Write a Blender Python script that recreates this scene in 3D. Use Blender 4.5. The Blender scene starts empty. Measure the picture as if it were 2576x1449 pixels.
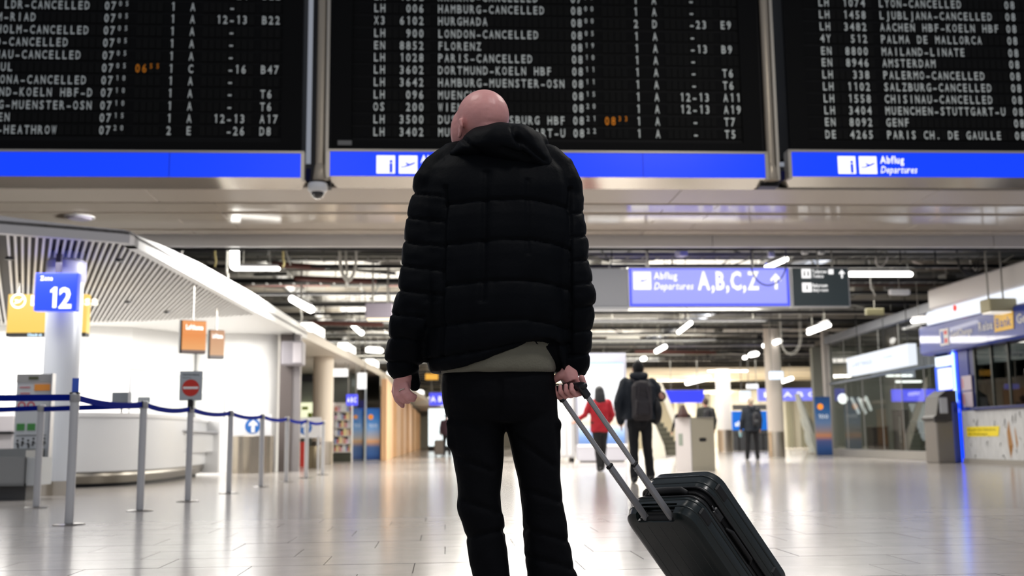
import bpy, math, random
import numpy as np
from mathutils import Vector, Matrix, noise
random.seed(7)
sc = bpy.context.scene
COL = sc.collection
# ------------------------------------------------------------------ camera, world, lights, exposure
F_PX = 2650.0
YAW = math.radians(3.7); PITCH = math.atan(383 / F_PX); ROLL = .0111; CAM_H = .6
fw = np.array([math.sin(YAW) * math.cos(PITCH), math.cos(YAW) * math.cos(PITCH), math.sin(PITCH)])
_r0 = np.array([math.cos(YAW), -math.sin(YAW), 0.]); _u0 = np.cross(_r0, fw)
rt = math.cos(ROLL) * _r0 - math.sin(ROLL) * _u0
up = math.sin(ROLL) * _r0 + math.cos(ROLL) * _u0
O0 = np.array([0, 0, CAM_H])
cd = bpy.data.cameras.new('camera'); cam = bpy.data.objects.new('camera', cd); COL.objects.link(cam)
cam.matrix_world = Matrix(((rt[0], up[0], -fw[0], 0), (rt[1], up[1], -fw[1], 0), (rt[2], up[2], -fw[2], CAM_H), (0, 0, 0, 1)))
cd.sensor_width = 36; cd.lens = F_PX / 2576 * 36; cd.clip_end = 400; cd.clip_start = .05
cd.dof.use_dof = True; cd.dof.focus_distance = 3.55; cd.dof.aperture_fstop = 3.0
sc.camera = cam
vs = sc.view_settings
vs.view_transform = 'Standard'; vs.look = 'None'; vs.gamma = 1; vs.use_curve_mapping = False; vs.exposure = 0.0
w = bpy.data.worlds.new('hall_ambient'); sc.world = w; w.use_nodes = True
w.node_tree.nodes['Background'].inputs[0].default_value = (.80, .86, 1, 1)
w.node_tree.nodes['Background'].inputs[1].default_value = .30
sc.cycles.use_denoising = True
sc.cycles.max_bounces = 8; sc.cycles.diffuse_bounces = 3; sc.cycles.glossy_bounces = 4; sc.cycles.transmission_bounces = 8
sc.cycles.transparent_max_bounces = 12
sc.cycles.caustics_reflective = False; sc.cycles.caustics_refractive = False
sc.cycles.sample_clamp_indirect = 4.0
def area(name, loc, size, power, col=(1, 1, 1), rot=(0, 0, 0), size_y=None, spread=180):
    l = bpy.data.lights.new(name, 'AREA'); l.energy = power; l.color = col; l.size = size
    if size_y: l.shape = 'RECTANGLE'; l.size_y = size_y
    l.spread = math.radians(spread)
    o = bpy.data.objects.new(name, l); o.location = loc; o.rotation_euler = rot; COL.objects.link(o)
    return o
WARM = (1, .95, .87)
# ceiling lights of the front hall (above and behind the camera)
area('hall_light', (2.3, 1.2, 6.5), .9, 110, (1, .96, .93))
area('hall_light', (-3.0, 4.0, 7.5), 2.0, 120, WARM)
area('hall_light', (4.5, 8.0, 7.8), 2.0, 200, WARM)
area('hall_light', (-1.0, -7, 7.5), 3.0, 150, WARM)
# added area lights, unseen, carrying the tube lamps' light in the concourse
for _y, _p in ((20.5, 520), (27, 640), (35, 820), (45, 600), (57, 3000), (70, 3600)):
    area('concourse_fill', (2.6 if _y < 30 else 3.5 if _y < 40 else _y * .22, _y, 3.85), 6.0 if _y < 40 else 14.0, _p, WARM, size_y=2.5)
for _y in (24.8, 30, 37, 46, 62):
    area('ceiling_upfill', (2.5 if _y < 50 else 10, _y, 3.97 if _y < 50 else 3.2), 14.0, 520 if _y < 30 else 1100 if _y < 40 else 1300 if _y < 50 else 1300, WARM, rot=(math.pi, 0, 0), size_y=1.5)  # unseen upward fill added to brighten the open ceiling
area('concourse_fill', (9.5, 27, 3.9), 3.0, 260, WARM, size_y=5)
# check-in area under the canopy
area('checkin_fill', (-7.2, 15.6, 2.8), 4.0, 230, (1, .98, .95), size_y=3)
area('checkin_fill', (-7.5, 19.3, 2.8), 4.0, 280, (1, .98, .95), size_y=2.4)
area('checkin_fill', (-5.9, 12.6, 2.8), 3.0, 55, (1, .98, .95), size_y=.8)  # added in front to brighten the round column
area('soffit_bounce_fill', (0, 15.9, 4.15), 16.0, 350, WARM, size_y=.3)  # unseen fill added to brighten the floor and, by bounce, the soffit
area('checkin_fill', (-4.3, 21.0, 2.8), 1.4, 100, (1, .98, .95), size_y=2)
area('fascia_fill', (.3, 16.5, 2.9), .5, 170, (1, .98, .95), rot=(0, math.radians(92), 0), size_y=6, spread=36)  # free-hanging helper light aimed at the canopy fascia to whiten it
# ------------------------------------------------------------------ pixel-free helpers: a viewing direction cut at a distance or a height
def D(px, py): return fw + rt * (px - 1288) / F_PX + up * (724.5 - py) / F_PX
def at(px, py, y): d = D(px, py); return O0 + d * (y / d[1])
def gz(px, py, z=0.): d = D(px, py); return O0 + d * ((z - CAM_H) / d[2])
def atx(px, py, x): d = D(px, py); return O0 + d * (x / d[0])
def pj(p):
    v = np.asarray(p, float) - O0; ww = v @ fw
    return 1288 + F_PX * (v @ rt) / ww, 724.5 - F_PX * (v @ up) / ww
# ------------------------------------------------------------------ materials
def L(r, g, b):
    f = lambda c: (c / 12.92 if c <= .04045 else ((c + .055) / 1.055) ** 2.4)
    return (f(r / 255), f(g / 255), f(b / 255), 1)
MATS = {}
def mat(name, col, rough=.5, metal=0, emit=None, strength=1, bump=0, bscale=40, var=0, vscale=6, spec=None, coat=0, alpha=1, sheen=0, stretch=None, sss=0, rnd=0):
    if name in MATS: return MATS[name]
    m = bpy.data.materials.new(name); m.use_nodes = True; nt = m.node_tree; b = nt.nodes['Principled BSDF']
    b.inputs['Base Color'].default_value = col; b.inputs['Roughness'].default_value = rough; b.inputs['Metallic'].default_value = metal
    if spec is not None: b.inputs['Specular IOR Level'].default_value = spec
    if coat: b.inputs['Coat Weight'].default_value = coat
    if sheen: b.inputs['Sheen Weight'].default_value = sheen
    if sss:
        b.inputs['Subsurface Weight'].default_value = sss; b.inputs['Subsurface Radius'].default_value = (.01, .004, .002); b.inputs['Subsurface Scale'].default_value = 1
    if emit is not None:
        b.inputs['Emission Color'].default_value = emit; b.inputs['Emission Strength'].default_value = strength
    if bump or var:
        tc = nt.nodes.new('ShaderNodeTexCoord'); mp = nt.nodes.new('ShaderNodeMapping'); nt.links.new(tc.outputs['Object'], mp.inputs[0])
        if stretch: mp.inputs['Scale'].default_value = stretch
    if bump:
        n = nt.nodes.new('ShaderNodeTexNoise'); n.inputs['Scale'].default_value = bscale; n.inputs['Detail'].default_value = 5
        nt.links.new(mp.outputs[0], n.inputs[0]); bp = nt.nodes.new('ShaderNodeBump'); bp.inputs['Strength'].default_value = bump; bp.inputs['Distance'].default_value = .01
        nt.links.new(n.outputs[0], bp.inputs['Height']); nt.links.new(bp.outputs[0], b.inputs['Normal'])
    if var or rnd:
        src = None
        hs = nt.nodes.new('ShaderNodeHueSaturation'); hs.inputs['Color'].default_value = col
        if var:
            n2 = nt.nodes.new('ShaderNodeTexNoise'); n2.inputs['Scale'].default_value = vscale; n2.inputs['Detail'].default_value = 6
            nt.links.new(mp.outputs[0], n2.inputs[0]); mr = nt.nodes.new('ShaderNodeMapRange')
            mr.inputs['From Min'].default_value = .3; mr.inputs['From Max'].default_value = .7
            mr.inputs['To Min'].default_value = 1 - var; mr.inputs['To Max'].default_value = 1 + var
            nt.links.new(n2.outputs[0], mr.inputs[0]); src = mr.outputs[0]
        if rnd:
            oi = nt.nodes.new('ShaderNodeObjectInfo'); m2 = nt.nodes.new('ShaderNodeMapRange')
            m2.inputs['To Min'].default_value = 1 - rnd; m2.inputs['To Max'].default_value = 1 + rnd
            nt.links.new(oi.outputs['Random'], m2.inputs[0])
            if src is None: src = m2.outputs[0]
            else:
                mu = nt.nodes.new('ShaderNodeMath'); mu.operation = 'MULTIPLY'; nt.links.new(src, mu.inputs[0]); nt.links.new(m2.outputs[0], mu.inputs[1]); src = mu.outputs[0]
        nt.links.new(src, hs.inputs['Value']); nt.links.new(hs.outputs[0], b.inputs['Base Color'])
    MATS[name] = m
    return m
def emis(name, col, strength=1.0):
    return mat(name, (0.02, 0.02, 0.02, 1), .4, emit=col, strength=strength)
def glass(name, tint=(.93, .97, .96, 1), rough=.0, mixf=.06):
    if name in MATS: return MATS[name]
    m = bpy.data.materials.new(name); m.use_nodes = True; nt = m.node_tree; nt.nodes.clear()
    o = nt.nodes.new('ShaderNodeOutputMaterial'); t = nt.nodes.new('ShaderNodeBsdfTransparent'); t.inputs[0].default_value = tint
    g = nt.nodes.new('ShaderNodeBsdfGlossy'); g.inputs['Roughness'].default_value = rough
    fr = nt.nodes.new('ShaderNodeFresnel'); fr.inputs[0].default_value = 1.5
    mx = nt.nodes.new('ShaderNodeMixShader'); nt.links.new(fr.outputs[0], mx.inputs[0]); nt.links.new(t.outputs[0], mx.inputs[1]); nt.links.new(g.outputs[0], mx.inputs[2])
    nt.links.new(mx.outputs[0], o.inputs[0]); MATS[name] = m
    return m
# ------------------------------------------------------------------ mesh builder
class MB:
    def __init__(s): s.v = []; s.f = []; s.m = []; s.cur = 0
    def add(s, vs_, fs):
        b = len(s.v); s.v += [tuple(map(float, p)) for p in vs_]; s.f += [tuple(b + i for i in f) for f in fs]; s.m += [s.cur] * len(fs); return s
    def box(s, c, size, rz=0, R=None, bev=0):
        hx, hy, hz = [a / 2 for a in size]
        if bev:
            bm_v = []; e = min(bev, hx * .9, hy * .9, hz * .9)
            # chamfered box: 24 verts
            for sx in (-1, 1):
                for sy in (-1, 1):
                    for sz in (-1, 1):
                        bm_v += [(sx * hx, sy * (hy - e), sz * (hz - e)), (sx * (hx - e), sy * hy, sz * (hz - e)), (sx * (hx - e), sy * (hy - e), sz * hz)]
            ix = lambda sx, sy, sz, k: (((sx > 0) * 4 + (sy > 0) * 2 + (sz > 0)) * 3 + k)
            fs = []
            for sg in (-1, 1):
                fs.append([ix(sg, -1, -1, 0), ix(sg, 1, -1, 0), ix(sg, 1, 1, 0), ix(sg, -1, 1, 0)][::sg])
                fs.append([ix(-1, sg, -1, 1), ix(-1, sg, 1, 1), ix(1, sg, 1, 1), ix(1, sg, -1, 1)][::sg])
                fs.append([ix(-1, -1, sg, 2), ix(1, -1, sg, 2), ix(1, 1, sg, 2), ix(-1, 1, sg, 2)][::sg])
            for a in (-1, 1):
                for b in (-1, 1):
                    fs.append([ix(a, b, -1, 0), ix(a, b, -1, 1), ix(a, b, 1, 1), ix(a, b, 1, 0)])
                    fs.append([ix(a, -1, b, 0), ix(a, -1, b, 2), ix(a, 1, b, 2), ix(a, 1, b, 0)])
                    fs.append([ix(-1, a, b, 1), ix(-1, a, b, 2), ix(1, a, b, 2), ix(1, a, b, 1)])
                    for g in (-1, 1): fs.append([ix(a, b, g, 0), ix(a, b, g, 1), ix(a, b, g, 2)])
        else:
            bm_v = [(x * hx, y * hy, z * hz) for x in (-1, 1) for y in (-1, 1) for z in (-1, 1)]
            fs = [(0, 1, 3, 2), (4, 6, 7, 5), (0, 4, 5, 1), (2, 3, 7, 6), (0, 2, 6, 4), (1, 5, 7, 3)]
        if R is None: R = Matrix.Rotation(rz, 3, 'Z')
        c = Vector([float(a) for a in c])
        return s.add([tuple(R @ Vector(p) + c) for p in bm_v], fs)
    def bb(s, x0, x1, y0, y1, z0, z1, bev=0):
        return s.box(((x0 + x1) / 2, (y0 + y1) / 2, (z0 + z1) / 2), (abs(x1 - x0), abs(y1 - y0), abs(z1 - z0)), bev=bev)
    def rings(s, rs, cap=True, closed=False):
        n = len(rs[0]); vs_ = [p for r in rs for p in r]; fs = []
        for i in range(len(rs) - 1 + (1 if closed else 0)):
            j = (i + 1) % len(rs)
            for k in range(n):
                fs.append((i * n + k, i * n + (k + 1) % n, j * n + (k + 1) % n, j * n + k))
        if cap and not closed:
            fs.append(tuple(range(n))[::-1]); fs.append(tuple((len(rs) - 1) * n + k for k in range(n)))
        return s.add(vs_, fs)
    def cyl(s, p0, p1, r0, r1=None, n=12, cap=True):
        return s.tube([p0, p1], [r0, r0 if r1 is None else r1], n, cap)
    def tube(s, path, rad, n=8, cap=True, closed=False, flat=1.0, round_ends=False):
        P = [Vector([float(a) for a in p]) for p in path]
        if not hasattr(rad, '__len__'): rad = [rad] * len(P)
        rad = list(rad)
        if round_ends:
            d0 = (P[0] - P[1]).normalized(); d1 = (P[-1] - P[-2]).normalized()
            A, RA, B, RB = [], [], [], []
            for a in (80, 60, 35):
                A.append(P[0] + d0 * rad[0] * math.sin(math.radians(a))); RA.append(rad[0] * math.cos(math.radians(a)))
                B.append(P[-1] + d1 * rad[-1] * math.sin(math.radians(a))); RB.append(rad[-1] * math.cos(math.radians(a)))
            P = A + P + B[::-1]; rad = RA + rad + RB[::-1]
        rs = []; prev = None
        for i, p in enumerate(P):
            if closed: t = P[(i + 1) % len(P)] - P[i - 1]
            else: t = P[min(i + 1, len(P) - 1)] - P[max(i - 1, 0)]
            t.normalize()
            if prev is None:
                a = Vector((0, 0, 1)) if abs(t.z) < .9 else Vector((0, 1, 0))
                u = t.cross(a).normalized()
            else: u = (prev - t * prev.dot(t)).normalized()
            prev = u; v_ = t.cross(u)
            rs.append([tuple(p + (u * math.cos(2 * math.pi * k / n) + v_ * math.sin(2 * math.pi * k / n) * flat) * rad[i]) for k in range(n)])
        return s.rings(rs, cap, closed)
    def ell(s, c, r, R=None, nu=14, nv=10):
        c = Vector([float(a) for a in c]); R = R or Matrix.Identity(3); rs = []
        for j in range(1, nv):
            th = math.pi * j / nv
            rs.append([tuple(c + R @ Vector((r[0] * math.sin(th) * math.cos(2 * math.pi * k / nu), r[1] * math.sin(th) * math.sin(2 * math.pi * k / nu), -r[2] * math.cos(th)))) for k in range(nu)])
        b = len(s.v); s.rings(rs, False)
        s.v += [tuple(c + R @ Vector((0, 0, -r[2]))), tuple(c + R @ Vector((0, 0, r[2])))]
        e0 = len(s.v) - 2
        for k in range(nu):
            s.f.append((e0, b + (k + 1) % nu, b + k)); s.f.append((e0 + 1, b + (nv - 2) * nu + k, b + (nv - 2) * nu + (k + 1) % nu)); s.m += [s.cur] * 2
        return s
    def prism(s, poly, o, u, v, n, depth):
        """2D polygon (a,b) -> o+u*a+v*b, extruded by n*depth"""
        o, u, v, n = [Vector([float(a) for a in q]) for q in (o, u, v, n)]
        k = len(poly); A = [tuple(o + u * a + v * b) for a, b in poly]; B = [tuple(o + u * a + v * b + n * depth) for a, b in poly]
        return s.add(A + B, [tuple(range(k)), tuple(range(k, 2 * k))[::-1]] + [(i, i + k, (i + 1) % k + k, (i + 1) % k) for i in range(k)])
    def lathe(s, prof, c, n=24):
        return s.rings([[(c[0] + r * math.cos(2 * math.pi * k / n), c[1] + r * math.sin(2 * math.pi * k / n), c[2] + z) for k in range(n)] for r, z in prof])
    def mesh(s, name, mats, inv=None, smooth=False):
        me = bpy.data.meshes.new(name); vs_ = s.v
        if inv is not None: vs_ = [tuple(inv @ Vector(p)) for p in vs_]
        me.from_pydata(vs_, [], s.f)
        for m in (mats if isinstance(mats, (list, tuple)) else [mats]): me.materials.append(m)
        if any(s.m): me.polygons.foreach_set('material_index', s.m)
        me.update()
        if smooth: shade(me, smooth)
        return me
    def build(s, name, mats, parent=None, smooth=False, label=None, kind=None):
        inv = wmat(parent).inverted() if parent is not None else None
        o = bpy.data.objects.new(name, s.mesh(name, mats, inv, smooth)); COL.objects.link(o)
        if parent is not None: o.parent = parent
        if label: o['label'] = label
        if kind: o['kind'] = kind
        return o
def shade(me, mode):
    me.polygons.foreach_set('use_smooth', [True] * len(me.polygons))
    if mode != 'all':
        try: me.set_sharp_from_angle(angle=math.radians(35))
        except Exception: pass
def wmat(o):
    m = o.matrix_basis.copy()
    while o.parent is not None: o = o.parent; m = o.matrix_basis @ m
    return m
def tag(o, label=None, cat=None, group=None, kind=None):
    if label: o['label'] = label
    if cat: o['category'] = cat
    if group: o['group'] = group
    if kind: o['kind'] = kind
    return o
def thing(name, label, cat, loc=(0, 0, 0), rz=0, group=None, kind=None):
    o = bpy.data.objects.new(name, None); o.empty_display_size = .1; COL.objects.link(o)
    o.location = [float(a) for a in loc]; o.rotation_euler = (0, 0, rz)
    return tag(o, label, cat, group, kind)
def sub(name, parent, loc=(0, 0, 0)):
    o = bpy.data.objects.new(name, None); COL.objects.link(o); o.parent = parent; o.location = loc
    return o
def dup(root, loc=None, rz=None, label=None, group=None, rename=None):
    r = root.copy(); COL.objects.link(r)
    if loc is not None: r.location = [float(a) for a in loc]
    if rz is not None: r.rotation_euler = (0, 0, rz)
    if label: r['label'] = label
    if group: r['group'] = group
    def rec(a, b):
        for ch in a.children:
            c = ch.copy(); COL.objects.link(c); c.parent = b; rec(ch, c)
    rec(root, r)
    return r
# text: glyph meshes of the built-in font, cached
GL = {}
def glyph(ch, bold=.0):
    k = (ch, bold)
    if ch == '1' and k not in GL:
        b = .045 + bold; GL[k] = ([(.16 - b, 0), (.16 + b, 0), (.16 + b, .73), (.16 - b * .6, .73), (-.02, .62), (-.02, .53), (.16 - b, .58)], [(0, 1, 2, 3, 6), (3, 4, 5, 6)], -.02, .16 + b, 0, .73)
    if k not in GL:
        cu = bpy.data.curves.new('g', 'FONT'); cu.body = ch; cu.size = 1; cu.offset = bold; cu.resolution_u = 2; cu.fill_mode = 'FRONT'
        ob = bpy.data.objects.new('g', cu); COL.objects.link(ob)
        dg = bpy.context.evaluated_depsgraph_get(); dg.update()
        me = bpy.data.meshes.new_from_object(ob.evaluated_get(dg))
        v = [(q.co.x, q.co.y) for q in me.vertices]; f = [tuple(p.vertices) for p in me.polygons]
        bpy.data.objects.remove(ob); bpy.data.meshes.remove(me); bpy.data.curves.remove(cu)
        xs = [p[0] for p in v] or [0]; ys = [p[1] for p in v] or [0]
        GL[k] = (v, f, min(xs), max(xs), min(ys), max(ys))
    return GL[k]
CAPH = None
def put_glyph(mb, ch, o, u, v, sx, sy, bold=0, shear=0, x0=0):
    vv, ff, a, b, c, d = glyph(ch, bold)
    o = np.asarray(o, float); u = np.asarray(u, float); v = np.asarray(v, float)
    mb.add([tuple(o + u * ((x - x0) * sx + y * sy * shear) + v * (y * sy)) for x, y in vv], ff)
def text(mb, s, o, u, v, h, wf=1.0, bold=0, shear=0, width=None):
    """string with cap height h starting at o along u, up v; wf = width factor; width = fit whole width"""
    cap = glyph('H')[5]; sy = h / cap; sx = sy * wf
    adv = []; x = 0
    for ch in s:
        if ch == ' ': x += .28; adv.append(None); continue
        g = glyph(ch, bold); adv.append(x - g[2] + bold); x += (g[3] - g[2]) + .09
    if width: sx = width / x
    for ch, a in zip(s, adv):
        if a is None: continue
        put_glyph(mb, ch, np.asarray(o, float) + np.asarray(u, float) * a * sx, u, v, sx, sy, bold, shear)
    return x * sx
X = np.array([1., 0, 0]); Y = np.array([0, 1., 0]); Z = np.array([0, 0, 1.])
PLANE = [(-.5, -.1), (-.45, -.16), (-.3, -.14), (-.05, -.02), (-.22, .14), (-.14, .15), (.1, .04), (.32, .13), (.5, .17), (.46, .1), (.3, .0), (.12, -.08), (-.08, -.14), (-.25, -.19), (-.4, -.2)]
# ================================================================== SETTING
M_floor = mat('floor_stone', L(180, 174, 170), .17, bump=.05, bscale=9, var=.07, vscale=5, rnd=.07, spec=.6)
M_grout = mat('grout', L(70, 66, 64), .8)
M_plate = mat('white_plaster', L(236, 236, 232), .55, bump=.02)
M_white = mat('white_lacquer', L(232, 233, 234), .3)
M_black = mat('black_paint', L(14, 14, 15), .5)
M_steel = mat('brushed_steel', L(214, 204, 188), .3, 1, bump=.02, bscale=60)
M_alu = mat('satin_aluminium', L(190, 190, 192), .35, .9)
M_dark = mat('dark_metal', L(40, 40, 42), .45, .5)
M_duct = mat('galvanised_duct', L(150, 150, 148), .35, .75, var=.15, vscale=2)
M_cgrey = mat('ceiling_concrete', L(165, 158, 146), .8, var=.3, vscale=.8, bump=.1, bscale=8)
M_beam = mat('dark_runner', L(30, 30, 32), .5, .3)
M_pipe = mat('pipe_grey', L(160, 158, 150), .4, .3)
M_cable = mat('cable_white', L(200, 198, 190), .5)
M_redpipe = mat('sprinkler_red', L(92, 48, 40), .5)
# far floor: procedural slabs in the same bond
def slab_material():
    m = bpy.data.materials.new('floor_stone_far'); m.use_nodes = True; nt = m.node_tree; b = nt.nodes['Principled BSDF']
    tc = nt.nodes.new('ShaderNodeTexCoord'); br = nt.nodes.new('ShaderNodeTexBrick')
    nt.links.new(tc.outputs['Object'], br.inputs['Vector'])
    br.inputs['Scale'].default_value = 1; br.inputs['Brick Width'].default_value = .8; br.inputs['Row Height'].default_value = .4
    br.inputs['Mortar Size'].default_value = .004; br.inputs['Color1'].default_value = L(176, 170, 165); br.inputs['Color2'].default_value = L(188, 182, 177); br.inputs['Mortar'].default_value = L(120, 115, 110)
    n = nt.nodes.new('ShaderNodeTexNoise'); n.inputs['Scale'].default_value = 5; n.inputs['Detail'].default_value = 5; nt.links.new(tc.outputs['Object'], n.inputs[0])
    mx = nt.nodes.new('ShaderNodeMix'); mx.data_type = 'RGBA'; mx.blend_type = 'MULTIPLY'; mx.inputs[0].default_value = .25
    nt.links.new(br.outputs[0], mx.inputs[6]); nt.links.new(n.outputs[0], mx.inputs[7]); nt.links.new(mx.outputs[2], b.inputs['Base Color'])
    b.inputs['Roughness'].default_value = .17; b.inputs['Specular IOR Level'].default_value = .6
    bp = nt.nodes.new('ShaderNodeBump'); bp.inputs['Strength'].default_value = .05; bp.inputs['Distance'].default_value = .01
    n3 = nt.nodes.new('ShaderNodeTexNoise'); n3.inputs['Scale'].default_value = 7; nt.links.new(tc.outputs['Object'], n3.inputs[0])
    nt.links.new(n3.outputs[0], bp.inputs['Height']); nt.links.new(bp.outputs[0], b.inputs['Normal'])
    return m
fl = MB()
TX0, TX1, TY0, TY1 = -4.8, 6.4, 4.2, 8.6
for (a, b, c, d, z) in ((-30, 60, -14, TY0, 0), (-30, TX0, TY0, TY1, 0), (TX1, 60, TY0, TY1, 0), (-30, 60, TY1, 110, 0)):
    fl.add([(a, c, z), (b, c, z), (b, d, z), (a, d, z)], [(0, 1, 2, 3)])
fl.cur = 1
fl.add([(TX0, TY0, -.006), (TX1, TY0, -.006), (TX1, TY1, -.006), (TX0, TY1, -.006)], [(0, 1, 2, 3)])
floor = fl.build('floor', [slab_material(), M_grout]); floor['kind'] = 'structure'
tm = MB().box((0, 0, -.01), (.7955, .3955, .02)).mesh('tile', M_floor)
r = 0; yy = TY0
while yy < TY1 - .01:
    off = (.0, .4, .15, .6)[r % 4]; xx = TX0 - off
    while xx < TX1:
        a, b = max(xx, TX0), min(xx + .8, TX1)
        if b - a > .05:
            o = bpy.data.objects.new('tile', tm); COL.objects.link(o); o.parent = floor
            o.location = ((a + b) / 2, yy + .2, random.uniform(-.0006, .0004)); o.scale.x = (b - a) / .8
        xx += .8
    yy += .4; r += 1
# shell of the concourse
def struct(mb, name, m, smooth=False):
    o = mb.build(name, m, smooth=smooth); o['kind'] = 'structure'; return o
M_silver = mat('ceiling_silver', L(158, 156, 150), .38, .55, bump=1.0, bscale=2.2, var=.45, vscale=.9, stretch=(.5, 2, 1))
ceiling = struct(MB().bb(-26, 30, 18.4, 100, 5.3, 5.5), 'ceiling', M_silver)
struct(MB().bb(-26, 30, 99, 99.4, 0, 5.4), 'wall_back', mat('far_wall_white', L(225, 220, 208), .6))
struct(MB().bb(-26, -25.6, 18, 100, 0, 5.4), 'wall_left', M_plate)
struct(MB().bb(29.6, 30, 18, 100, 0, 5.4), 'wall_right', mat('far_wall_grey', L(170, 168, 160), .6))
# upper wall behind the boards
M_wallup = mat('upper_wall_dark', L(58, 54, 50), .7)
# lower glossy soffit behind the boards: strips of panel, each its own piece
M_soff = mat('soffit_enamel', L(205, 194, 180), .12, spec=.8, var=.03, vscale=.7, rnd=.05)
M_soffm = mat('soffit_matt', L(196, 186, 174), .4, var=.03, vscale=.6, rnd=.04)
M_lip = mat('lip_grey', L(200, 198, 198), .4)
soffit = struct(MB().bb(-26, 30, 14.9, 18.35, 4.32, 4.5), 'ceiling_front', M_wallup)
soffit.name = 'ceiling_front'
edges = [14.95, 15.93, 16.27, 16.60, 17.03, 17.42, 17.95, 18.3]
for i in range(len(edges) - 1):
    y0, y1 = edges[i], edges[i + 1]; x = -16.0 + (i % 2) * .8
    while x < 26:
        mb = MB(); ww = 3.9
        z0 = 4.2 + (.0 if i else .03)
        zz = z0 + (i % 3) * .012
        mb.bb(x, x + ww - .012, y0 + .008, y1 - .012, zz, zz + .03, bev=.003)
        mb.build('ceiling_panel', M_soffm if i == 0 else M_soff, soffit)
        x += ww
x = -16
while x < 26:
    MB().bb(x, x + 5.19, 18.3, 18.42, 3.99, 4.35, bev=.004).build('lip_panel', M_lip, soffit); x += 5.2
# concourse structure above: suspended dark runners
for i in range(24):
    y = 18.75 + i * 1.95
    mb = MB().bb(-24, 28, y - .03, y + .03, 4.0, 4.07)
    mb.build('runner', M_beam, ceiling)
for i in range(13):
    y = 20 + i * 5.9
    MB().bb(-24, 28, y - .2, y + .2, 5.12, 5.3).build('beam', M_cgrey, ceiling)
for i in range(16):
    xx = -14 + i * 2.1
    mb = MB()
    for j in range(10):
        yq = 18.75 + j * 3.9; mb.cyl((xx, yq, 4.05), (xx, yq, 5.3), .009, n=5)
    mb.build('hanger_rod', M_pipe, ceiling, kind='stuff')
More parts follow.
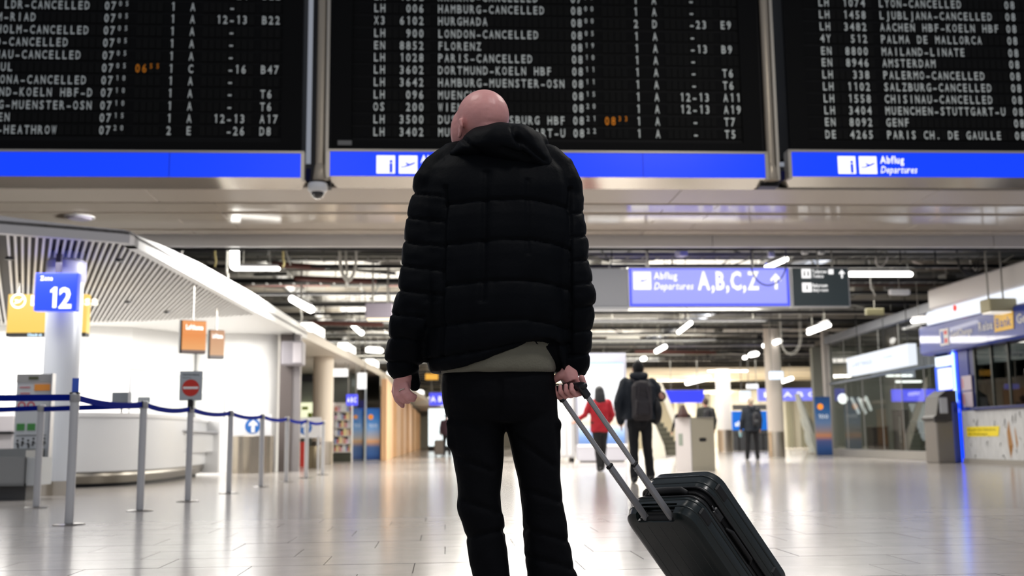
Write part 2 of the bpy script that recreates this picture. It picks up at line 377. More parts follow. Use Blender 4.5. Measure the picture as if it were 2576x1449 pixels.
# ================================================================== DEPARTURE BOARDS
BY = 14.6
M_face = mat('board_face', L(9, 9, 9), .7, spec=.15)
M_hous = mat('board_housing', L(9, 9, 9), .6, spec=.2)
M_cell = mat('flap_grey', L(19, 19, 18), .7, spec=.15)
M_let = mat('flap_white', L(238, 244, 238), .7)
M_ora = mat('flap_orange', L(255, 150, 0), .7)
M_blue = mat('backlit_blue', L(0, 30, 160), .35, emit=L(0, 62, 250), strength=.95)
M_icon = mat('backlit_white', L(230, 230, 230), .4, emit=(1, 1, 1, 1), strength=1.0)
M_bframe = mat('board_frame_alu', L(200, 192, 180), .3, .35)
M_bmet = mat('board_lip_alu', L(205, 198, 188), .16, .8)
PITCH_C = .0923; CH = .118
cellm = MB().box((0, 0, 0), (PITCH_C * .86, .008, .142), bev=.003).mesh('flap_cell', M_cell)
def board(name_label, px0, px1, pref, col1_px, rows, row_py, xleft=None, xright=None, text_px=None, tiles300=300, seam=None, tag_px=None):
    zt = 8.3; zb = float(at(pref, 452, BY)[2]); ztop_band = float(at(pref, 385, BY)[2])
    x0 = xleft if xleft is not None else float(at(px0, 420, BY)[0]); x1 = xright if xright is not None else float(at(px1, 420, BY)[0])
    t = thing('departure_board', name_label, 'departure board', ((x0 + x1) / 2, BY + .3, zb), group=None)
    MB().bb(x0 + .06, x1 - .06, BY + .02, BY + .55, ztop_band, zt).build('housing', M_hous, t)
    mb = MB(); fz0 = ztop_band + .16; fz1 = zt - .3
    fx0, fx1 = x0 + .34, x1 - .34
    mb.bb(x0 + .06, fx0, BY - .02, BY + .06, ztop_band + .02, zt); mb.bb(fx1, x1 - .06, BY - .02, BY + .06, ztop_band + .02, zt)
    mb.bb(fx0, fx1, BY - .02, BY + .06, ztop_band + .02, fz0); mb.bb(fx0, fx1, BY - .02, BY + .06, fz1, zt)
    mb.build('bezel', M_face, t)
    # blue band with its frame
    band = MB().bb(x0 + .05, x1 - .05, BY - .05, BY + .1, zb + .02, ztop_band - .01).build('sign_band', M_blue, t)
    fr = MB(); fr.bb(x0, x1, BY - .07, BY + .12, ztop_band - .012, ztop_band + .025, bev=.006)
    fr.bb(x0, x0 + .05, BY - .07, BY + .12, zb, ztop_band); fr.bb(x1 - .05, x1, BY - .07, BY + .12, zb, ztop_band)
    fr.build('frame', M_bframe, t)
    lp = MB(); za = zb + .02; q = .2
    lp.add([(x0, BY - .07, za), (x1, BY - .07, za), (x1 - .12, BY + .35, za - .07), (x0 + .12, BY + .35, za - .07), (x0, BY + .5, za + .02), (x1, BY + .5, za + .02)],
           [(0, 3, 2, 1), (0, 1, 5, 4), (3, 4, 5, 2), (0, 4, 3), (1, 2, 5)])
    lp.build('bottom_lip', M_bmet, t)
    if seam:
        xs = float(at(seam, 420, BY)[0]); MB().bb(xs - .004, xs + .004, BY - .0515, BY - .05, zb + .02, ztop_band - .01).build('band_joint', mat('joint_blue', L(0, 30, 170), .5), t)
    if tag_px:
        p = at(*tag_px, BY - .03); MB().bb(p[0] - .1, p[0] + .1, BY - .03, BY - .02, p[2] - .035, p[2] + .035, bev=.004).build('maker_plate', mat('plate_grey', L(120, 120, 118), .5), t)
    if text_px:
        bz = (zb + ztop_band) / 2; s = .26
        for k, pxx in enumerate(text_px[:2]):
            c = at(pxx, 420, BY)[0]
            ic = MB().bb(c - s / 2, c + s / 2, BY - .056, BY - .05, bz - s / 2, bz + s / 2).build('pictogram_panel', M_icon, t)
            g = MB()
            if k == 0: text(g, 'i', (c + .04, BY - .058, bz - s * .42), X, Z, .18, 1.1, bold=.03)
            else: g.prism([(a * .22, b * .22) for a, b in PLANE], (c, BY - .058, bz), X, Z, Y, .002)
            g.build('symbol', M_blue, ic)
        c = at(text_px[2], 420, BY)[0]
        g = MB(); text(g, 'Abflug', (c, BY - .052, bz + .03), X, Z, .105, .78, bold=.02)
        text(g, 'Departures', (c, BY - .052, bz - .115), X, Z, .10, .75, bold=.008, shear=.2)
        g.build('lettering', M_icon, t)
    # split-flap field: grid of cells, the printed characters in front
    xa = float(at(col1_px[0], col1_px[1], BY)[0])      # x of the terminal column
    def colx(c): return xa + c * PITCH_C
    fields = [range(-41, -37), range(-37, -32), range(-31, -10), range(-10, -6), range(-5, -1), range(0, 1), range(3, 4), range(5, 13), range(14, 18)]
    cells = []; extra = MB()
    for ri, rp in enumerate(row_py):
        z = float(at(pref, rp, BY)[2])
        bar = MB().bb(fx0, fx1, BY + .012, BY + .05, z - .078, z + .078, bev=.004)
        row = bar.build('flap_row', M_face, t)
        for f_ in fields:
            for c in f_:
                x = colx(c)
                if fx0 + .02 < x < fx1 - .02: cells.append((ri, x, z))
        g, go = MB(), MB()
        if ri < len(rows):
            for (start, s, kind) in rows[ri]:
                for i, ch in enumerate(s):
                    if ch == ' ': continue
                    x = colx(start + i)
                    if not (fx0 < x < fx1): continue
                    if ch in '.-': sx_ = .30 if ch == '-' else .1
                    big = kind != 's'
                    cap = glyph('H')[5]; sy = (CH if big else CH * .6) / cap
                    gg = glyph(ch, .018); wch = gg[3] - gg[2]
                    sx = sy * .74
                    if wch * sx > .066: sx = .066 / wch
                    if ch == '-': sx = .05 / wch
                    tgt = go if kind == 'o' or kind == 'os' else g
                    if kind == 'os': sy *= .6; sx *= .6
                    zz = z - (CH / 2 if (big and kind != 'os') else -.0)
                    put_glyph(tgt, ch, (x - wch * sx / 2, BY - .0065, zz), X, Z, sx, sy, .018, 0, gg[2])
        if g.v: g.build('lettering', M_let, row)
        if go.v: go.build('lettering', M_ora, row, label='orange lettering')
    # show largest: cells seen in the frame, lowest rows first
    def vis(c):
        q = pj((c[1], BY, c[2])); return -20 < q[0] < 2596 and -20 < q[1]
    cells.sort(key=lambda c: (not vis(c), -c[0]))
    for i, (ri, x, z) in enumerate(cells):
        if i < tiles300:
            o = bpy.data.objects.new('flap_cell', cellm); COL.objects.link(o); o.parent = t
            o.location = (x - t.location.x, BY + .006 - t.location.y, z - t.location.z)
        else: extra.box((x, BY + .006, z), (PITCH_C * .86, .008, .142))
    extra.build('flap_cells', M_cell, t, kind='stuff')
    # hangers up to the roof truss
    for s_ in (.15, .85):
        xx = x0 + (x1 - x0) * s_; MB().cyl((xx, BY + .3, zt), (xx, BY + .3, 9.6), .04).build('hanger', M_dark, t)
    return t
def R_(air, num, dest, tm, est, term, hall, cnt, gate):
    r = [(-41, air, 'b')]
    r.append((-37 + (4 - len(num)), num, 'b')); r.append((-31, dest, 'b'))
    r.append((-10, tm[:2], 'b')); r.append((-8, tm[2:], 's'))
    if est: r.append((-5, est[:2], 'o')); r.append((-3, est[2:], 'os'))
    r.append((0, term, 'b')); r.append((3, hall, 'b'))
    i = cnt.index('-') if '-' in cnt else 0
    r.append((9 - i, cnt, 'b')); r.append((14 + (1 if False else 0), gate, 'b'))
    return r
mid = [R_('LH', '1352', 'KRAKAU-CANCELLED', '0755', '', '1', 'A', '-', ''),
       R_('LH', '006', 'HAMBURG-CANCELLED', '0800', '', '1', 'A', '-', ''),
       R_('X3', '6102', 'HURGHADA', '0800', '', '2', 'D', '-23', 'E9'),
       R_('LH', '900', 'LONDON-CANCELLED', '0805', '', '1', 'A', '-', ''),
       R_('EN', '8852', 'FLORENZ', '0819', '', '1', 'A', '-13', 'B9'),
       R_('LH', '1028', 'PARIS-CANCELLED', '0810', '', '1', 'A', '-', ''),
       R_('LH', '3602', 'DORTMUND-KOELN HBF', '0811', '', '1', 'A', '-', 'T6'),
       R_('LH', '3642', 'HAMBURG-MUENSTER-OSN', '0811', '', '1', 'A', '-', 'T6'),
       R_('LH', '096', 'MUENCHEN', '0815', '', '1', 'A', '12-13', 'A11'),
       R_('OS', '200', 'WIEN', '0820', '', '1', 'A', '12-13', 'A19'),
       R_('LH', '3500', 'DUSSELD-DUISBURG HBF', '0821', '0833', '1', 'A', '-', 'T7'),
       R_('LH', '3402', 'MUENCHEN-STUTTGART-U', '0822', '', '1', 'A', '-', 'T5')]
pad = lambda s, n: s.rjust(n)
left = [R_('', '', '', '0700', '', '1', 'A', '-24', 'B22'),
        R_('', '', pad('LDR-CANCELLED', 19), '0705', '', '1', 'A', '-', ''),
        R_('', '', 'DAMMAM-RIAD', '0705', '', '1', 'A', '12-13', 'B22'),
        R_('', '', 'STOCKHOLM-CANCELLED', '0705', '', '1', 'A', '-', ''),
        R_('', '', 'MADRID-CANCELLED', '0705', '', '1', 'A', '-', ''),
        R_('', '', 'CHISINAU-CANCELLED', '0705', '', '1', 'A', '-', ''),
        R_('', '', 'ISTANBUL', '0705', '0655', '1', 'C', '-16', 'B47'),
        R_('', '', 'BARCELONA-CANCELLED', '0710', '', '1', 'A', '-', ''),
        R_('', '', 'DORTMUND-KOELN HBF-D', '0710', '', '1', 'A', '-', 'T6'),
        R_('', '', 'HAMBURG-MUENSTER-OSN', '0710', '', '1', 'A', '-', 'T6'),
        R_('', '', 'MUENCHEN', '0715', '', '1', 'A', '12-13', 'A17'),
        R_('', '', 'LONDON-HEATHROW', '0720', '', '2', 'E', '-26', 'D8')]
right = [R_(a, b, c, '08  ', '', '', '', '', '') for a, b, c in (
    ('LH', '1074', 'LYON-CANCELLED'), ('LH', '1458', 'LJUBLJANA-CANCELLED'), ('LH', '3482', 'AACHEN HBF-KOELN HBF'), ('4Y', '512', 'PALMA DE MALLORCA'),
    ('EN', '8800', 'MAILAND-LINATE'), ('EN', '8946', 'AMSTERDAM'), ('LH', '338', 'PALERMO-CANCELLED'), ('LH', '1102', 'SALZBURG-CANCELLED'),
    ('LH', '1558', 'CHISINAU-CANCELLED'), ('LH', '3404', 'MUENCHEN-STUTTGART-U'), ('EN', '8092', 'GENF'), ('DE', '4265', 'PARIS CH. DE GAULLE'))]
mrow = [-3, 27, 57.5, 89, 119.5, 149.5, 180, 211, 242, 272.5, 303.5, 335]
lrow = [-14, 17, 48, 79, 110, 141.5, 173, 204, 235, 267, 298, 329]
rrow = [10, 40, 70, 100, 131, 160, 190, 220, 250, 279.5, 309, 340]
board('middle departure board, right in front of the bald man, with an icon-and-Abflug blue band', 822, 1930, 1380, (1603, 180), mid, mrow, text_px=(971, 1027, 1058), seam=1616, tag_px=(867, 359))
board('left departure board with a plain blue band and no lettering on it', -400, 767, 430, (430, 180), left, lrow, xleft=-7.9, seam=428)
# on the right board the destination column stands at 2226 px
xd = float(at(2228, 205, BY)[0]) + 31 * PITCH_C
_pj = pj((xd, BY, float(at(2228, 205, BY)[2])))
board('right departure board, cut by the photo edge, listing Lyon to Paris', 1980, 3100, 2300, (_pj[0], _pj[1]), right, rrow, xright=float(at(1980, 420, BY)[0]) + 6.35, text_px=(2127, 2180, 2211))
# poles between the boards
M_pole = mat('pole_beige', L(178, 166, 148), .3, .3)
for (pxa, lab, camr) in ((802, 'beige steel pole between the left and middle boards, with the dome camera below', 1), (1946, 'beige steel pole between the middle and right boards', 0)):
    p = at(pxa, 440, BY - .1); t = thing('support_pole', lab, 'pole', (p[0], BY + .0, 4.2))
    MB().cyl((p[0], BY, p[2]), (p[0], BY, 9.6), .062, n=20).build('pole', M_pole, t, smooth=True)
    MB().bb(p[0] + .075, p[0] + .12, BY - .03, BY + .05, p[2] - .05, 9.6).build('cable_channel', mat('pole_channel', L(200, 192, 178), .35, .3), t)
    MB().bb(p[0] - .14, p[0] + .14, BY + .1, BY + .3, p[2] - .12, 9.6).build('back_profile', M_dark, t)
    MB().lathe([(.0, .0), (.085, 0), (.095, .03), (.075, .2), (.062, .24)], (p[0], BY, p[2] - .06)).build('foot_collar', M_pole, t, smooth=True)
p = at(797, 470, BY - .1)
t = thing('security_camera', 'white dome security camera hanging under the left pole', 'security camera', (p[0], BY, p[2]))
MB().lathe([(0, .07), (.13, .07), (.14, .03), (.135, -.02), (.115, -.05), (.1, -.06)], (p[0], BY, p[2]), 28).build('housing', M_white, t, smooth=True)
MB().lathe([(.098, -.05), (.095, -.08), (.075, -.12), (.04, -.145), (0, -.152)], (p[0], BY, p[2]), 28).build('dome', mat('dome_smoke', L(22, 22, 26), .05, coat=1), t, smooth=True)
# glare-free round speaker under the soffit on the left
p = at(200, 548, 17.0); zc = 4.2
p = gz(200, 545, 4.2)
t = thing('ceiling_speaker', 'round pale ceiling fixture under the glossy soffit above the zone sign', 'ceiling speaker', p)
MB().lathe([(0, -.05), (.16, -.045), (.2, -.015), (.21, .012)], p, 28).build('grille', mat('speaker_lilac', L(190, 185, 205), .4), t, smooth=True)
MB().lathe([(.2, -.02), (.235, -.02), (.235, .01), (.2, .012)], p, 28).build('rim', M_white, t, smooth=True)
# ================================================================== HANGING SIGNS
def sign_frame(mb, x0, x1, y, z0, z1, d=.18, fr=.03):
    mb.bb(x0 - fr, x1 + fr, y - .01, y + d, z1, z1 + fr); mb.bb(x0 - fr, x1 + fr, y - .01, y + d, z0 - fr, z0)
    mb.bb(x0 - fr, x0, y - .01, y + d, z0, z1); mb.bb(x1, x1 + fr, y - .01, y + d, z0, z1)
SY = 18.98
x0, z0 = at(1584, 771, SY)[[0, 2]]; x1 = at(1988, 771, SY)[0]; z1 = at(1784, 675, SY)[2]
t = thing('departures_sign', 'long backlit blue hanging sign reading Abflug Departures A,B,C,Z', 'sign', ((x0 + x1) / 2, SY, z0))
M_sb = mat('backlit_violet', L(60, 60, 200), .3, emit=L(160, 165, 255), strength=1.0)
M_sbe = mat('backlit_edge_blue', L(40, 50, 200), .3, emit=L(80, 92, 240), strength=.95)
MB().bb(x0, x1, SY + .01, SY + .16, z0, z1).build('light_box', M_sbe, t)
MB().bb(x0 + .05, x1 - .05, SY - .0, SY + .012, z0 + .05, z1 - .02).build('panel', M_sb, t)
m = MB(); sign_frame(m, x0, x1, SY, z0, z1, .18, .02); m.build('frame', M_alu, t)
W_ = (x1 - x0)
def sx(px): return float(at(px, 720, SY)[0])
def sz(py): return float(at(1790, py, SY)[2])
ic = MB().bb(sx(1594), sx(1638), SY - .012, SY - .002, sz(728), sz(684)).build('pictogram_panel', M_icon, t)
MB().prism([(a * .24, b * .24) for a, b in PLANE], ((sx(1594) + sx(1638)) / 2, SY - .014, sz(706)), X, Z, Y, .002).build('symbol', M_sb, ic)
g = MB(); text(g, 'Abflug', (sx(1645), SY - .012, sz(702)), X, Z, .125, bold=.02, width=sx(1705) - sx(1645))
text(g, 'Departures', (sx(1645), SY - .012, sz(728)), X, Z, .125, bold=.01, shear=.2, width=sx(1744) - sx(1645))
text(g, 'A,B,C,Z', (sx(1754), SY - .012, sz(728)), X, Z, sz(685) - sz(728), bold=.03, width=sx(1912) - sx(1754))
ax = (sx(1952)); g.prism([(-.028, 0), (.028, 0), (.028, .2), (.085, .145), (.105, .18), (0, .3), (-.105, .18), (-.085, .145), (-.028, .2)], (ax, SY - .012, sz(728)), X, Z, Y, .003)
g.build('lettering', M_icon, t)
for pxx in (1634, 1900):
    MB().cyl((sx(pxx), SY + .08, z1 + .02), (sx(pxx), SY + .08, 5.3), .016, n=8).build('hanger_rod', M_pipe, t)
# service sign
xa, xb = sx(1994), sx(2134)
t = thing('service_sign', 'dark green-black hanging sign for Toiletten and Babyraum beside the blue sign', 'sign', ((xa + xb) / 2, SY, z0))
MB().bb(xa, xb, SY, SY + .16, z0, z1).build('panel', mat('sign_dark', L(38, 48, 52), .4, emit=L(38, 48, 52), strength=.5), t)
m = MB(); sign_frame(m, xa, xb, SY, z0, z1, .18, .018); m.build('frame', M_alu, t)
for (pa, pb, qa, qb, s1, s2) in ((2018, 2041, 700, 677, 'Toiletten', 'Toilets'), (2018, 2041, 735, 712, 'Babyraum', 'Baby-room')):
    MB().bb(sx(pa), sx(pb), SY - .01, SY, sz(qa), sz(qb)).build('pictogram_panel', M_icon, t)
    g = MB(); text(g, s1, (sx(2044), SY - .006, sz((qa + qb) / 2 - 1)), X, Z, .062, bold=.015, width=sx(2082) - sx(2044))
    text(g, s2, (sx(2044), SY - .006, sz(qa - 1)), X, Z, .06, bold=.01, shear=.2, width=sx(2082 if s1[0] == 'B' else 2073) - sx(2044)); g.build('lettering', M_icon, t)
MB().bb(sx(2086), sx(2098), SY - .01, SY, sz(690), sz(678)).build('pictogram_panel', M_icon, t)
for qy, big in ((688.5, 1), (723.5, 0)):
    g = MB(); c = (sx(2029.5), SY - .012, sz(qy))
    for dx in ((-.035, .035) if big else (0,)):
        g.ell((c[0] + dx, SY - .011, c[2] + .045), (.012, .002, .012), nu=8, nv=5); g.bb(c[0] + dx - .014, c[0] + dx + .014, SY - .012, SY - .009, c[2] - .05, c[2] + .03)
    g.build('symbol', MATS['sign_dark'], t)
MB().prism([(-.016, 0), (.016, 0), (.016, .1), (.045, .07), (.058, .09), (0, .155), (-.058, .09), (-.045, .07), (-.016, .1)], (sx(2119), SY - .012, sz(700)), X, Z, Y, .003).build('arrow', M_icon, t)
for pxx in (2064, 2100):
    MB().cyl((sx(pxx), SY + .08, z1 + .02), (sx(pxx), SY + .08, 5.3), .016, n=8).build('hanger_rod', M_pipe, t)
# blank grey end of the sign run, partly behind the man
xa, xb = sx(1380), sx(1580)
t = thing('blank_sign_panel', 'blank grey metal sign box left of the blue departures sign', 'sign', ((xa + xb) / 2, SY, z0))
MB().bb(xa, xb, SY, SY + .16, z0, z1, bev=.01).build('panel', mat('panel_grey_glow', L(140, 142, 148), .4, emit=L(140, 142, 148), strength=.3), t)  # metal panel brightened by emission in its own material
MB().bb(xa, xb, SY - .01, SY + .18, z0 - .06, z0 - .005).build('bottom_rail', M_alu, t)
MB().cyl(((xa + xb) / 2, SY + .08, z1), ((xa + xb) / 2, SY + .08, 5.3), .02, n=8).build('hanger_rod', M_pipe, t)
# ================================================================== LEFT: CHECK-IN CANOPY
CZ = 2.9
C0 = gz(-420, 545, CZ + .0); C1 = gz(326, 612, CZ); C2 = gz(772, 853, CZ)
C1b = gz(350, 622, CZ)
def fascia(name, pts, z0, z1, th, m, parent=None, smooth=False):
    mb = MB()
    n = len(pts); P = [np.array(p[:2], float) for p in pts]; rs = []
    for i in range(n):
        a = P[max(i - 1, 0)]; b = P[min(i + 1, n - 1)]; d = (b - a) / np.linalg.norm(b - a); nn = np.array([-d[1], d[0]])
        q = P[i] + nn * th
        rs.append([(P[i][0], P[i][1], z0), (P[i][0], P[i][1], z1[i]), (q[0], q[1], z1[i]), (q[0], q[1], z0)])
    mb.rings(rs); return mb.build(name, m, parent, smooth=smooth)
canopy = tag(bpy.data.objects.new('canopy', None), 'white check-in canopy with curved fascia and slatted underside, upper left', 'canopy'); COL.objects.link(canopy)
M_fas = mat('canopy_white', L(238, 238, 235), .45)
cp = [gz(-420, 558, CZ), gz(-200, 572, CZ), gz(0, 586, CZ), gz(200, 601, CZ), gz(310, 610, CZ)]
corner = [gz(326, 612.5, CZ), gz(338, 618, CZ), gz(348, 626, CZ)]
side = [gz(400, 652, CZ), gz(500, 706, CZ), gz(640, 782, CZ), C2]
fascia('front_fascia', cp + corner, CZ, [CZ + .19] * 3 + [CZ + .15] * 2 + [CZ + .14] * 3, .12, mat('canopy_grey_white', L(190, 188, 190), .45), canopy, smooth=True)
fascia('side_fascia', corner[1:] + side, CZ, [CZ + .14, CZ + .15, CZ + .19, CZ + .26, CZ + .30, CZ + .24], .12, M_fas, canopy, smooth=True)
# roof of the canopy
rp = [tuple(p[:2]) for p in cp + corner + side]
top = MB(); yE = float(C2[1]); poly = rp + [(-14, yE), (-14, rp[0][1])]
k = len(poly); top.add([(a, b, CZ + .10) for a, b in poly] + [(a, b, CZ + .138) for a, b in poly], [tuple(range(k)), tuple(range(k, 2 * k))[::-1]] + [(i, (i + 1) % k, (i + 1) % k + k, i + k) for i in range(k)])
top.build('roof_slab', mat('canopy_inner', L(60, 55, 52), .7), canopy)
# slats: run towards the check-in wall
sd = D(60, 1118); sd = np.array([sd[0], sd[1]]); sd /= np.linalg.norm(sd); sn = np.array([-sd[1], sd[0]])
M_slat = mat('slat_white', L(228, 226, 222), .45)
EDGE = [np.array(p) for p in rp[:]]
def ray_edges(o):
    hits = []
    for i in range(len(EDGE) - 1):
        a, b = EDGE[i], EDGE[i + 1]; e = b - a
        M = np.array([[sd[0], -e[0]], [sd[1], -e[1]]]); det = np.linalg.det(M)
        if abs(det) < 1e-9: continue
        t_, u_ = np.linalg.solve(M, a - o)
        if 0 <= u_ <= 1: hits.append(t_)
    return hits
# lateral spacing .135 m
base = np.array(rp[2]); k = 0; made = 0
FARY = 20.6
for i in range(-40, 165):
    o = base - sn * (i * .074)
    h = ray_edges(o)
    if not h: continue
    t0 = min(h) + .14; t1 = (FARY - o[1]) / sd[1]
    if len(h) > 1: t1 = min(t1, max(h) - .1)
    if t1 - t0 < .15: continue
    a = o + sd * t0; b = o + sd * t1; mid_ = (a + b) / 2; ln = t1 - t0
    MB().box((mid_[0], mid_[1], CZ + .03), (.028, ln, .05), rz=math.atan2(-sd[0], sd[1])).build('slat', M_slat, canopy)
# plain soffit beyond the slats
pl = MB(); yS = FARY - .1
pp = [(float(gz(590, 754, CZ)[0]) , yS - 1.3), (float(C2[0]) - .02, yE), (-14, yE), (-14, FARY), (-8, FARY), (-5.6, yS - .35)]
kk = len(pp); pl.add([(a, b, CZ + .004) for a, b in pp] + [(a, b, CZ + .05) for a, b in pp], [tuple(range(kk)), tuple(range(kk, 2 * kk))[::-1]] + [(i, (i + 1) % kk, (i + 1) % kk + kk, i + kk) for i in range(kk)])
pl.build('plain_soffit', M_fas, canopy)
for px_, py_ in ((300, 655), (322, 760), (420, 785), (24, 650)):
    q = gz(px_, py_, CZ - .01); MB().lathe([(0, -.02), (.05, -.018), (.055, .01)], q, 12).build('downlight', M_dark, canopy)
# check-in walls
wl = MB(); wz = CZ
pts = [(-14, 20.8), (-7.6, 20.8), (-6.2, 21.3), (-5.35, 22.7)]
for i in range(13):
    a = math.radians(180 - i * 15 * .9); pts.append((-4.45 + .9 * math.cos(a), 23.1 - .9 * math.sin(a) * .55))
pts.append((-3.62, 24.6))
rs = [[(x, y, 0), (x, y, wz), (x - .05, y + .15, wz), (x - .05, y + .15, 0)] for x, y in pts]
wl.rings(rs); o = wl.build('wall_checkin', mat('checkin_wall', L(245, 245, 243), .5), smooth='all'); o['kind'] = 'structure'; o['label'] = 'white curved wall behind the check-in counter'
shade(o.data, 'auto')
t = thing('pillar', 'dark square pillar at the end of the white check-in wall', 'pillar', (-3.45, 23.0, 0))
MB().bb(-3.50, -3.24, 22.7, 23.0, 0, 2.9).build('shaft', mat('pillar_taupe', L(98, 90, 88), .4, .2), t)
MB().bb(-3.24, -3.08, 22.75, 22.95, 0, 2.9).build('cladding', mat('pillar_pale', L(165, 160, 160), .25, .5), t)
# hanging display boxes right of the wall
t = thing('display_box', 'grey hanging display box under the canopy end, beside the dark pillar', 'display', (-3.0, 23.0, 2.5))
xa, za = at(708, 918, 22.2)[[0, 2]]; xb, zb_ = at(762, 858, 22.2)[[0, 2]]
MB().box(((xa + xb) / 2, 22.4, (za + zb_) / 2), (xb - xa, .5, zb_ - za), bev=.02).build('housing', mat('box_lilac', L(150, 146, 152), .4), t)
MB().bb((xa * .45 + xb * .55), xb - .02, 22.13, 22.16, za + .04, zb_ - .04).build('screen', mat('screen_pale', L(205, 200, 205), .3), t)
MB().cyl(((xa + xb) / 2, 22.4, zb_ - .02), ((xa + xb) / 2, 22.4, CZ + .05), .02).build('mount', M_dark, t)
# orange monitors
def og(name):
    if name in MATS: return MATS[name]
    m = bpy.data.materials.new(name); m.use_nodes = True; nt = m.node_tree; b = nt.nodes['Principled BSDF']
    tc = nt.nodes.new('ShaderNodeTexCoord'); sp = nt.nodes.new('ShaderNodeSeparateXYZ'); cr = nt.nodes.new('ShaderNodeValToRGB')
    nt.links.new(tc.outputs['Generated'], sp.inputs[0]); nt.links.new(sp.outputs[2], cr.inputs[0])
    MATS[name] = m; m['_r'] = 1; nt.links.new(cr.outputs[0], b.inputs['Emission Color']); b.inputs['Base Color'].default_value = (.03, .03, .03, 1); b.inputs['Emission Strength'].default_value = .9
    return m
def ramp(name, stops, emitk=.9):
    m = og(name); cr = [n for n in m.node_tree.nodes if n.type == 'VALTORGB'][0].color_ramp
    m.node_tree.nodes['Principled BSDF'].inputs['Emission Strength'].default_value = emitk
    if emitk < .6: m.node_tree.links.new([n for n in m.node_tree.nodes if n.type == 'VALTORGB'][0].outputs[0], m.node_tree.nodes['Principled BSDF'].inputs['Base Color'])
    while len(cr.elements) > 1: cr.elements.remove(cr.elements[0])
    cr.elements[0].position = stops[0][0]; cr.elements[0].color = stops[0][1]
    for p_, c_ in stops[1:]: e = cr.elements.new(p_); e.color = c_
    return m
M_or1 = ramp('screen_orange', [(0, L(120, 100, 95)), (.08, L(125, 105, 98)), (.1, L(248, 175, 105)), (.55, L(240, 140, 45)), (1, L(246, 150, 55))])
M_or2 = ramp('screen_peach', [(0, L(130, 125, 125)), (.1, L(140, 130, 125)), (.12, L(225, 175, 130)), (.6, L(210, 150, 100)), (1, L(190, 130, 80))])
for (a, b, c, d, yy_, m_, lab) in ((452, 512, 800, 893, 15.6, M_or1, 'larger orange check-in screen under the slatted canopy, nearer one'), (523, 560, 824, 907, 18.4, M_or2, 'smaller peach-orange check-in screen, the one further back')):
    xa, za = at(a, (c + d) / 2 + 40, yy_)[[0, 2]]; xb, zb_ = at(b, (c + d) / 2 - 40, yy_)[[0, 2]]
    w_ = xb - xa
    t = thing('monitor', lab, 'monitor', ((xa + xb) / 2, yy_, za))
    ang = math.radians(-28)
    R = Matrix.Rotation(-ang, 3, 'Z')
    hh = at(a, c + 6, yy_)[2] - at(a, d - 4, yy_)[2]; zc_ = (at(a, c + 6, yy_)[2] + at(a, d - 4, yy_)[2]) / 2
    wq = w_ / math.cos(ang); cx = (xa + xb) / 2
    MB().box((cx, yy_ + .05, zc_), (wq, .09, hh), R=R, bev=.006).build('housing', M_black, t)
    off = R @ Vector((.01, -.05, 0))
    scn = MB().box((cx + off.x, yy_ + .05 + off.y, zc_), (wq * .93, .01, hh * .97), R=R).build('screen', m_, t)
    g = MB(); u = R @ Vector((1, 0, 0)); o_ = R @ Vector((-wq * .3, -.058, hh * .22)); 
    text(g, 'Lufthansa', (cx + o_.x, yy_ + .05 + o_.y, zc_ + o_.z), u, Z, .07, bold=.02, width=wq * .68); g.build('lettering', M_icon, scn)
    MB().cyl((cx, yy_ + .05, zc_ + hh / 2), (cx, yy_ + .05, CZ + .105), .012, n=6).build('hanger_rod', M_pipe, t)
# round column of zone 12
def column(px_l, px_r, ybase, ztop, lab, steel=.0, mcol=None, base_y=None, shaft=None):
    p = at((px_l + px_r) / 2, 1110, ybase); r_ = (at(px_r, 1110, ybase)[0] - at(px_l, 1110, ybase)[0]) / 2
    t = thing('column', lab, 'column', (p[0], ybase, 0))
    MB().lathe([(r_, steel), (r_, ztop)], (p[0], ybase, 0), 40).build('shaft', mcol or M_white, t, smooth=True)
    MB().lathe([(r_ * 1.01, 0), (r_ * 1.01, steel), (r_ * .95, steel + .001)], (p[0], ybase, 0), 40).build('steel_base', M_steel, t, smooth=True)
    return t, p, r_
t, p, r_ = column(101, 190, 13.43, 3.3, 'white round column behind the blue Zone 12 sign', .17, mat('column_white', L(222, 226, 232), .35))
MB().lathe([(r_ * 1.0, 2.62), (r_ * 1.12, 2.66), (r_ * 1.12, 2.88), (r_, 2.9)], (p[0], 13.43, 0), 40).build('collar', mat('collar_purple_lit', L(170, 170, 200), .4), t, smooth=True)  # purple light on the capital put into the collar's colour
# zone sign
zy = 12.9
xa, za = at(84, 782, zy)[[0, 2]]; xb, zb_ = at(196, 686, zy)[[0, 2]]
t = thing('zone_sign', 'square backlit blue sign reading Zone 12', 'sign', ((xa + xb) / 2, zy, za))
M_z = mat('backlit_zone_blue', L(20, 40, 200), .3, emit=L(50, 82, 245), strength=.95)
bx = MB().bb(xa, xb, zy, zy + .12, za, zb_, bev=.008).build('light_box', M_z, t)
g = MB(); wd = xb - xa
text(g, 'Zone', (xa + wd * .12, zy - .004, za + (zb_ - za) * .80), X, Z, .05, bold=.03, width=wd * .3)
text(g, '12', (xa + wd * .36, zy - .004, za + (zb_ - za) * .08), X, Z, .235, bold=.03, width=wd * .56); g.build('lettering', M_icon, t)
MB().bb((xa + xb) / 2 - .03, (xa + xb) / 2 + .03, zy + .03, zy + .09, zb_, 3.25).build('hanger', mat('hanger_violet', L(70, 66, 90), .5), t)
